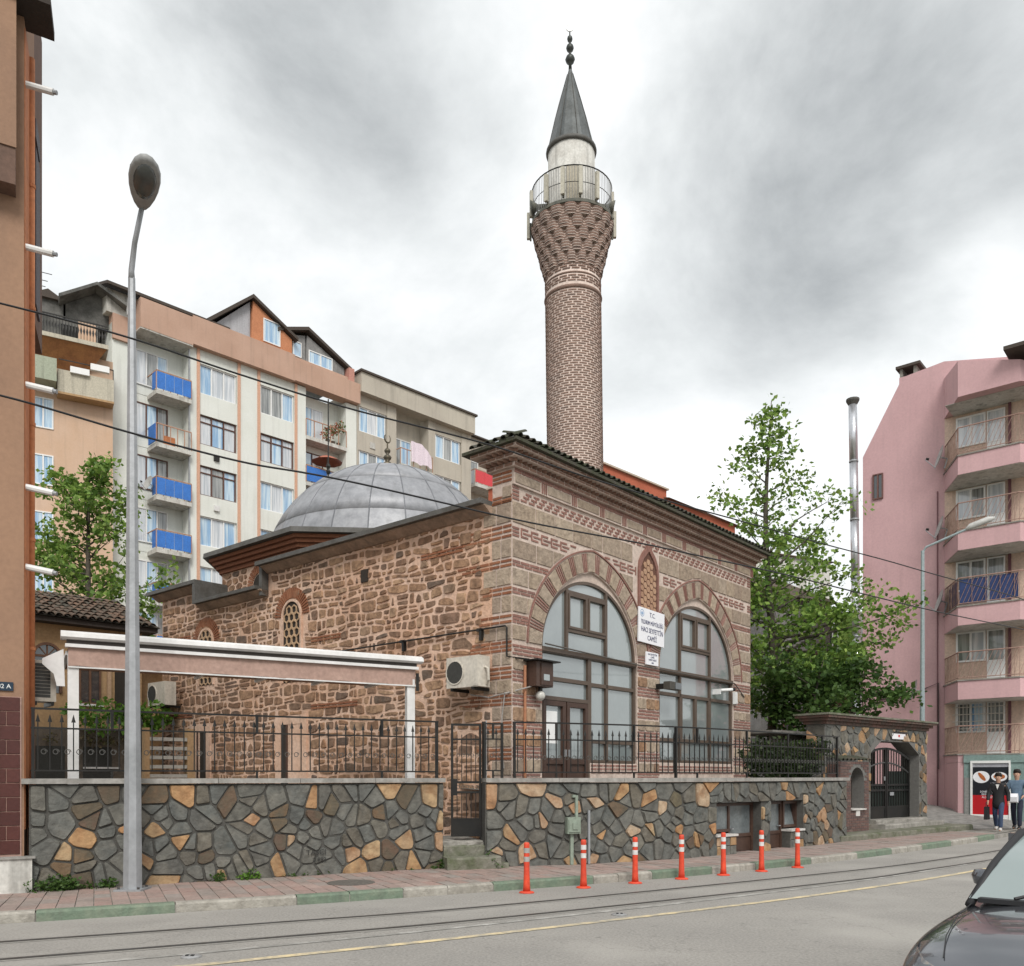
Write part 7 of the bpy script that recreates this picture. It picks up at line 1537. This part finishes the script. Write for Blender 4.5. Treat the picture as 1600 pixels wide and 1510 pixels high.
# ================================================================== CAR
cp = M('car_paint', (.10, .107, .122), .2, metal=.55, bump=0, var=0, spec=.6, coat=1.); cglass = M('car_glass', (.22, .27, .265), .05, bump=0, var=0, spec=.9, coat=1); chromec = M('car_chrome', (.6, .6, .62), .12, metal=.9, bump=0, var=0); plas = M('car_plastic', (.02, .02, .022), .6, bump=0, var=0)
hd = Vector((-.66, -.75, 0)).normalized(); rt = Vector((hd.y, -hd.x, 0)); apx = Vector((3.05, 5.78, 0)); CO = apx-rt*.74-hd*.05      # windscreen base centre
CT = lambda x, y, z: (CO.x+hd.x*x+rt.x*y, CO.y+hd.y*x+rt.y*y, z)     # x forward, y right side, z up
car = thing('car', 'dark grey car with sloping bonnet and windscreen in the near lane', 'car', CT(-.8, 0, 0))
SX = [1.45, 1.40, 1.25, 1.0, .7, .35, .0, -.4, -1.2, -2.0, -2.6, -2.75]
def sec(x):
    wmax = np.interp(x, [-2.75, -2.6, -2.0, -.5, .35, .8, 1.1, 1.3, 1.42, 1.45], [.60, .74, .85, .87, .88, .89, .87, .80, .66, .55])
    top = np.interp(x, [-2.75, -2.5, -1.9, -.4, 0, .35, .7, 1.0, 1.25, 1.40, 1.45], [.80, .95, .98, .94, .92, .91, .88, .83, .74, .60, .52]); bot = np.interp(x, [-2.75, -2.4, 1.2, 1.45], [.42, .24, .22, .34])
    sh = top-np.interp(x, [-2.75, 0, 1, 1.45], [.05, .085, .10, .05])
    return [(0, top+.012), (wmax*.45, top+.004), (wmax*.78, top-.03), (wmax*.93, sh), (wmax, sh-.09), (wmax*1.0, (sh+bot)/2), (wmax*.97, bot+.08), (wmax*.9, bot)]
b = MB(CT); n = 8; ring_ = []
for x in SX:
    s_ = sec(x); pts = [(x, -y, z) for y, z in s_[::-1]]+[(x, y, z) for y, z in s_[1:]]; ring_.append(pts)
m = len(ring_[0]); vs_ = [p for r_ in ring_ for p in r_]
b.add(vs_, [(i*m+j, i*m+j+1, (i+1)*m+j+1, (i+1)*m+j) for i in range(len(SX)-1) for j in range(m-1)]+[tuple(range(m-1, -1, -1)), tuple(range((len(SX)-1)*m, len(SX)*m))]+[(i*m+m-1, i*m, (i+1)*m, (i+1)*m+m-1) for i in range(len(SX)-1)])
body = b.build('body', cp, car, True); md = body.modifiers.new('s', 'SUBSURF'); md.levels = 2; md.render_levels = 2
# greenhouse: pillars and roof as paint, glass panels set in
GXY = lambda x, z, y: (x, y, z)
wb, wt, zb_, zt_ = .74, .57, .925, 1.36
ws = [(-.02, -wb, zb_), (-.02, wb, zb_), (-.72, wt, zt_-.03), (-.72, -wt, zt_-.03)]; rw = [(-2.45, -wb*.9, .99), (-2.45, wb*.9, .99), (-1.85, wt, zt_-.03), (-1.85, -wt, zt_-.03)]
b = MB(CT)
def bulge(q, k): c = [sum(p[i] for p in q)/4 for i in range(3)]; return c
nx_ = 6; V = []
for i in range(nx_+1):
    t = i/nx_
    for j in range(7):
        s = j/6*2-1; x = -.02+(-.84+.02)*t+.10*(1-s*s)*(1-.4*t); y = s*(wb+(wt-wb)*t); z = zb_+(zt_-.03-zb_)*t+.03*math.sin(PI*t); V.append((x, y, z))
b.add(V, [(i*7+j, i*7+j+1, i*7+8+j, i*7+7+j) for i in range(nx_) for j in range(6)]); b.build('windscreen', cglass, car, True)
for sgn in (1, -1):
    MB().tube([CT(.0, sgn*wb*.99, zb_-.045), CT(-.37, sgn*(wb-.07), zb_+.20), CT(-.84, sgn*wt*1.02, zt_-.02)], [.03, .026, .03], 8).build('windscreen_pillar', plas if sgn > 0 else cp, car, True)
    sd_ = MB(CT); sd_.add([(-.12, sgn*wb, zb_), (-2.3, sgn*wb*.94, .98), (-1.9, sgn*wt*1.03, zt_-.05), (-.86, sgn*wt*1.03, zt_-.05)], [(0, 1, 2, 3)]); sd_.build('side_window', cglass, car)
    part('door_pillar', cp, car, [(-1.22, -1.14, sgn*.63-.1, sgn*.63+.1, .95, 1.31)], CT)
    mr_ = MB(); c = CT(-.66, sgn*.80, 1.0); mr_.lathe([(.02, c[2]-.06), (.06, c[2]-.04), (.075, c[2]+.02), (.055, c[2]+.06), (.02, c[2]+.065)], 12, c[:2]); mr_.build('mirror', cp, car, True)
    hl = MB(CT)
    for xx, yy, z0, z1 in ((1.38, .62, .60, .70), (1.28, .76, .62, .75), (1.10, .845, .655, .785), (.92, .865, .70, .80)): hl.v += [CT(xx-.035, sgn*(yy-.035), z0-.02), CT(xx-.085, sgn*(yy-.075), z1-.035)]
    hl.f = [(2*i, 2*i+1, 2*i+3, 2*i+2) for i in range(3)]; hl.build('headlight', M('headlight_glass', (.42, .45, .48), .08, metal=.5, bump=0, var=0, coat=1), car, True)
    for xx in (.78, -1.75):
        wh = thing('wheel', '', '', CT(xx, sgn*.78, 0), parent=car); cc = Vector(CT(xx, sgn*.78, .31)); aa = rt*sgn
        MB().tube([cc-aa*.10, cc-aa*.09, cc+aa*.07, cc+aa*.09], [.27, .31, .31, .28], 22).build('tyre', black_rub, wh); MB().tube([cc+aa*.085, cc+aa*.095], [.20, .19], 18).build('rim', galv, wh)
    MB().tube([CT(1.2, sgn*.58, .735), CT(.95, sgn*.63, .818), CT(.5, sgn*.68, .877), CT(.08, sgn*.70, .903)], .0035, 5).build('bonnet_seam', plas, car)
b = MB(CT); b.add([(-.82, -wt, zt_-.03), (-.82, wt, zt_-.03), (-.97, wt*1.02, zt_), (-.97, -wt*1.02, zt_), (-1.75, wt*1.02, zt_), (-1.75, -wt*1.02, zt_), (-1.9, wt, zt_-.04), (-1.9, -wt, zt_-.04), (-1.3, 0, zt_+.04)], [(0, 1, 2, 3), (2, 4, 8), (4, 5, 8), (5, 3, 8), (3, 2, 8), (5, 4, 6, 7)]); b.build('roof', cp, car)
b = MB(CT); b.add([rw[0], rw[1], rw[2], rw[3]], [(0, 1, 2, 3)]); b.build('rear_window', cglass, car)
part('cowl', plas, car, [(.02, .10, -.66, .66, .915, .945)], CT)
for y0, y1 in ((-.1, .45), (-.55, .0)): MB().tube([CT(.07, y1, .955), CT(-.02, y1-.1, .985), CT(-.06, y0, .99)], .012, 5).build('wiper', plas, car)
MB().tube([CT(.55, .2, .915), CT(.55, .2, .925)], .025, 8).build('washer_jet', plas, car); part('grille', plas, car, [(1.40, 1.47, -.34, .34, .46, .54)], CT); part('number_plate', white_pvc, car, [(1.46, 1.475, -.26, .26, .36, .45)], CT); part('bumper_strip', plas, car, [(1.30, 1.42, -.55, .55, .27, .33)], CT)

# ================================================================== PEOPLE
skinm = M('skin', (.45, .27, .19), .6, bump=0, var=.05); hairm = M('hair_dark', (.02, .015, .012), .7, bump=.1); jean = M('jeans', (.035, .055, .11), .85, col2=(.05, .075, .13), bump=.1); jacket_k = M('black_jacket', (.012, .012, .014), .7, bump=.05); denim = M('denim_jacket', (.10, .155, .22), .85, col2=(.14, .20, .27), scale=5, bump=.1); trous = M('dark_trousers', (.018, .022, .04), .85, bump=.05); shoe_w = M('pale_shoes', (.5, .48, .46), .6, bump=0); shoe_k = M('black_shoes', (.015, .015, .015), .5, bump=0); shirtw = M('white_shirt', (.65, .64, .62), .8, bump=0)
def skinmesh(name, V, E, Rr, mat, par, loc, rz, k=1., root=0, lev=2):
    me = bpy.data.meshes.new(name); me.from_pydata([tuple(x*k for x in v) for v in V], E, []); me.materials.append(mat)
    o = bpy.data.objects.new(name, me); COL.objects.link(o); place(o, par, loc); o.rotation_euler.z = rz
    md = o.modifiers.new('skin', 'SKIN'); md.use_smooth_shade = True
    for i, sv in enumerate(me.skin_vertices[0].data): r = Rr[i]; sv.radius = (r[0]*k, r[1]*k) if isinstance(r, tuple) else (r*k, r*k); sv.use_root = (i == root)
    ms = o.modifiers.new('sub', 'SUBSURF'); ms.levels = lev; ms.render_levels = lev; return o
def person(lab, loc, rz, k, top, bottom, shoes, coat_len, arms, stride, inner=None):
    t = thing('person', lab, 'person', loc); fx = stride     # x forward, y left
    hip = .92; J = dict(pel=(0, 0, hip), sp=(0, 0, 1.12), ch=(.01, 0, 1.32), nk=(.01, 0, 1.47), hd0=(.02, 0, 1.55), hd1=(.03, 0, 1.68))
    J.update(hl=(0, .09, .90), kl=(fx*.62+.04, .10, .50), al=(fx*.9-.02, .10, .09), fl=(fx*.9+.15, .11, .04), hr=(0, -.09, .90), kr=(-fx*.35+.05, -.10, .50), ar=(-fx*1.0, -.10, .12), fr=(-fx*1.0+.15, -.11, .045))
    for s_, sg in (('l', 1), ('r', -1)):
        e, h = arms[s_]; J['s'+s_] = (0, sg*.17, 1.40); J['e'+s_] = (e[0], sg*e[1], e[2]); J['w'+s_] = (h[0], sg*h[1], h[2])
        d = (Vector(J['w'+s_])-Vector(J['e'+s_])).normalized(); w_ = Vector(J['w'+s_]); J['p'+s_] = tuple(w_+d*.07)
        for q in range(4): J['f%d%s' % (q, s_)] = tuple(w_+d*(.145-.012*abs(q-1.3))+Vector(((q-1.5)*.020, 0, -.005)))
        J['t'+s_] = tuple(w_+d*.07+Vector((.045, 0, 0)))
    RD = dict(pel=(.10, .07), sp=(.08, .055), ch=(.075, .05), nk=.055, hd0=.075, hd1=(.085, .10), hl=.085, kl=.058, al=.042, fl=.036, hr=.085, kr=.058, ar=.042, fr=.036)
    for s_ in 'lr': RD.update({'s'+s_: .048, 'e'+s_: .042, 'w'+s_: .028, 'p'+s_: (.03, .018), 't'+s_: .010}); RD.update({'f%d%s' % (q, s_): .009 for q in range(4)})
    ED = [('pel', 'sp'), ('sp', 'ch'), ('ch', 'nk'), ('nk', 'hd0'), ('hd0', 'hd1'), ('pel', 'hl'), ('hl', 'kl'), ('kl', 'al'), ('al', 'fl'), ('pel', 'hr'), ('hr', 'kr'), ('kr', 'ar'), ('ar', 'fr')]
    for s_ in 'lr': ED += [('ch', 's'+s_), ('s'+s_, 'e'+s_), ('e'+s_, 'w'+s_), ('w'+s_, 'p'+s_), ('p'+s_, 't'+s_)]+[('p'+s_, 'f%d%s' % (q, s_)) for q in range(4)]
    def sub(keys, ed, rd, name, mat):
        ix = {q: i for i, q in enumerate(keys)}; return skinmesh(name, [J[q] for q in keys], [(ix[a], ix[c]) for a, c in ed], [rd[q] for q in keys], mat, t, loc, rz, k)
    ks_ = list(J); ks_.remove('pel'); ks_ = ['pel']+ks_; sub(ks_, ED, RD, 'body', skinm)
    g_ = lambda d, a: {q: (tuple(x+a for x in v) if isinstance(v, tuple) else v+a) for q, v in d.items()}
    JR = g_(RD, .02); JR.update(sp=(.15, .11), ch=(.17, .12), sl=.085, sr=.085, el=.065, er=.065, wl=.05, wr=.05); J['hem'] = (.0, 0, coat_len); JR['hem'] = (.20, .155); JR['pel'] = (.19, .15)
    tk = ['ch', 'sp', 'pel', 'hem', 'nk0', 'sl', 'el', 'wl', 'sr', 'er', 'wr']; J['nk0'] = (.01, 0, 1.44); JR['nk0'] = .075
    sub(tk, [('hem', 'pel'), ('pel', 'sp'), ('sp', 'ch'), ('ch', 'nk0')]+[e for s_ in 'lr' for e in (('ch', 's'+s_), ('s'+s_, 'e'+s_), ('e'+s_, 'w'+s_))], JR, 'jacket', top)
    TR = g_(RD, .018); TR['pel'] = (.10, .08); TR['hl'] = .095; TR['hr'] = .095; TR['al'] = .062; TR['ar'] = .062; TR['kl'] = .075; TR['kr'] = .075
    sub(['pel', 'hl', 'kl', 'al', 'hr', 'kr', 'ar'], [('pel', 'hl'), ('hl', 'kl'), ('kl', 'al'), ('pel', 'hr'), ('hr', 'kr'), ('kr', 'ar')], TR, 'trousers', bottom)
    SR_ = g_(RD, .014)
    for s_ in 'lr': sub(['a'+s_, 'f'+s_], [('a'+s_, 'f'+s_)], SR_, 'shoe', shoes)
    cz, sz_ = math.cos(rz), math.sin(rz); Wp = lambda x, y, z: (loc[0]+k*(x*cz-y*sz_), loc[1]+k*(x*sz_+y*cz), loc[2]+k*z)
    b = MB(); n = 12
    for q, (rr, zz, ox) in enumerate(((.088, 1.60, -.035), (.103, 1.66, -.02), (.100, 1.72, .0), (.07, 1.775, .01), (.01, 1.79, .01))): b.v += [Wp(ox+rr*math.cos(2*PI*i/n)*(1.1 if math.cos(2*PI*i/n) < .3 else (.85 if q > 1 else .5)), rr*math.sin(2*PI*i/n), zz) for i in range(n)]
    b.f = [(q*n+i, q*n+(i+1) % n, (q+1)*n+(i+1) % n, (q+1)*n+i) for q in range(4) for i in range(n)]; b.build('hair', hairm, t, True)
    for sy in (.034, -.034): MB().ball(Wp(.125, sy, 1.635), .011*k, 6).build('eye', hairm, t)
    b = MB(); b.add([Wp(.12, .012, 1.60), Wp(.12, -.012, 1.60), Wp(.148, 0, 1.602), Wp(.118, 0, 1.645)], [(0, 2, 3), (2, 1, 3), (0, 1, 2)]); b.build('nose', skinm, t); MB().tube([Wp(.122, .022, 1.572), Wp(.127, 0, 1.57), Wp(.122, -.022, 1.572)], .005, 4).build('mouth', M('lips', (.3, .11, .09), .6, bump=0), t)
    for sy in (.085, -.085): MB().ball(Wp(.02, sy, 1.63), .02*k, 6).build('ear', skinm, t)
    return t, Wp
RZ = math.atan2(-.72, -.62)
t, Wp = person('person in a black jacket and jeans walking with a dark bag', (14.32, 25.34, .13), RZ, .97, jacket_k, jean, shoe_w, .64, dict(l=((-.06, .25, 1.14), (.02, .27, .90)), r=((.05, .26, 1.14), (.16, .25, .92))), .26)
b = MB(); 
b.add([Wp(.125, .05, 1.42), Wp(.125, -.05, 1.42), Wp(.15, 0, 1.26)], [(0, 1, 2)]); b.build('shirt_front', shirtw, t)
bg = thing('hand_bag', 'dark bag carried low by the person in the black jacket', 'bag', Wp(.18, -.27, .45)); b = MB(); P0 = Wp(.18, -.28, 0); cz, sz_ = math.cos(RZ), math.sin(RZ); BT = lambda u, v, w_: (P0[0]+u*cz-w_*sz_, P0[1]+u*sz_+w_*cz, .13+v)
MB(BT).prism([(-.17, .34), (.15, .34), (.12, .72), (-.13, .72)], -.05, .05).build('pouch', jacket_k, bg); MB().tube([BT(-.1, .72, 0), BT(-.06, .86, 0), BT(.06, .86, 0), BT(.1, .72, 0)], .012, 5).build('strap', jacket_k, bg)
t, Wp = person('person in a blue denim jacket and dark trousers walking behind', (15.22, 25.94, .13), RZ, 1.03, denim, trous, shoe_k, .78, dict(l=((.02, .27, 1.14), (.20, .20, 1.00)), r=((.04, .26, 1.15), (.22, .16, 1.02))), .24)
wbg = thing('paper_bag', 'white paper package held by the person in the denim jacket', 'bag', Wp(.25, 0, .8)); P0 = Wp(.27, -.02, 0); MB(lambda u, v, w_: (P0[0]+u*cz-w_*sz_, P0[1]+u*sz_+w_*cz, .13+v)).prism([(-.03, .82), (.14, .86), (.16, 1.0), (.02, 1.1), (-.05, 1.0)], -.13, .10).build('package', signw, wbg)
tag(wbg.children[0], '', ''); del wbg.children[0]['label']; del wbg.children[0]['category']
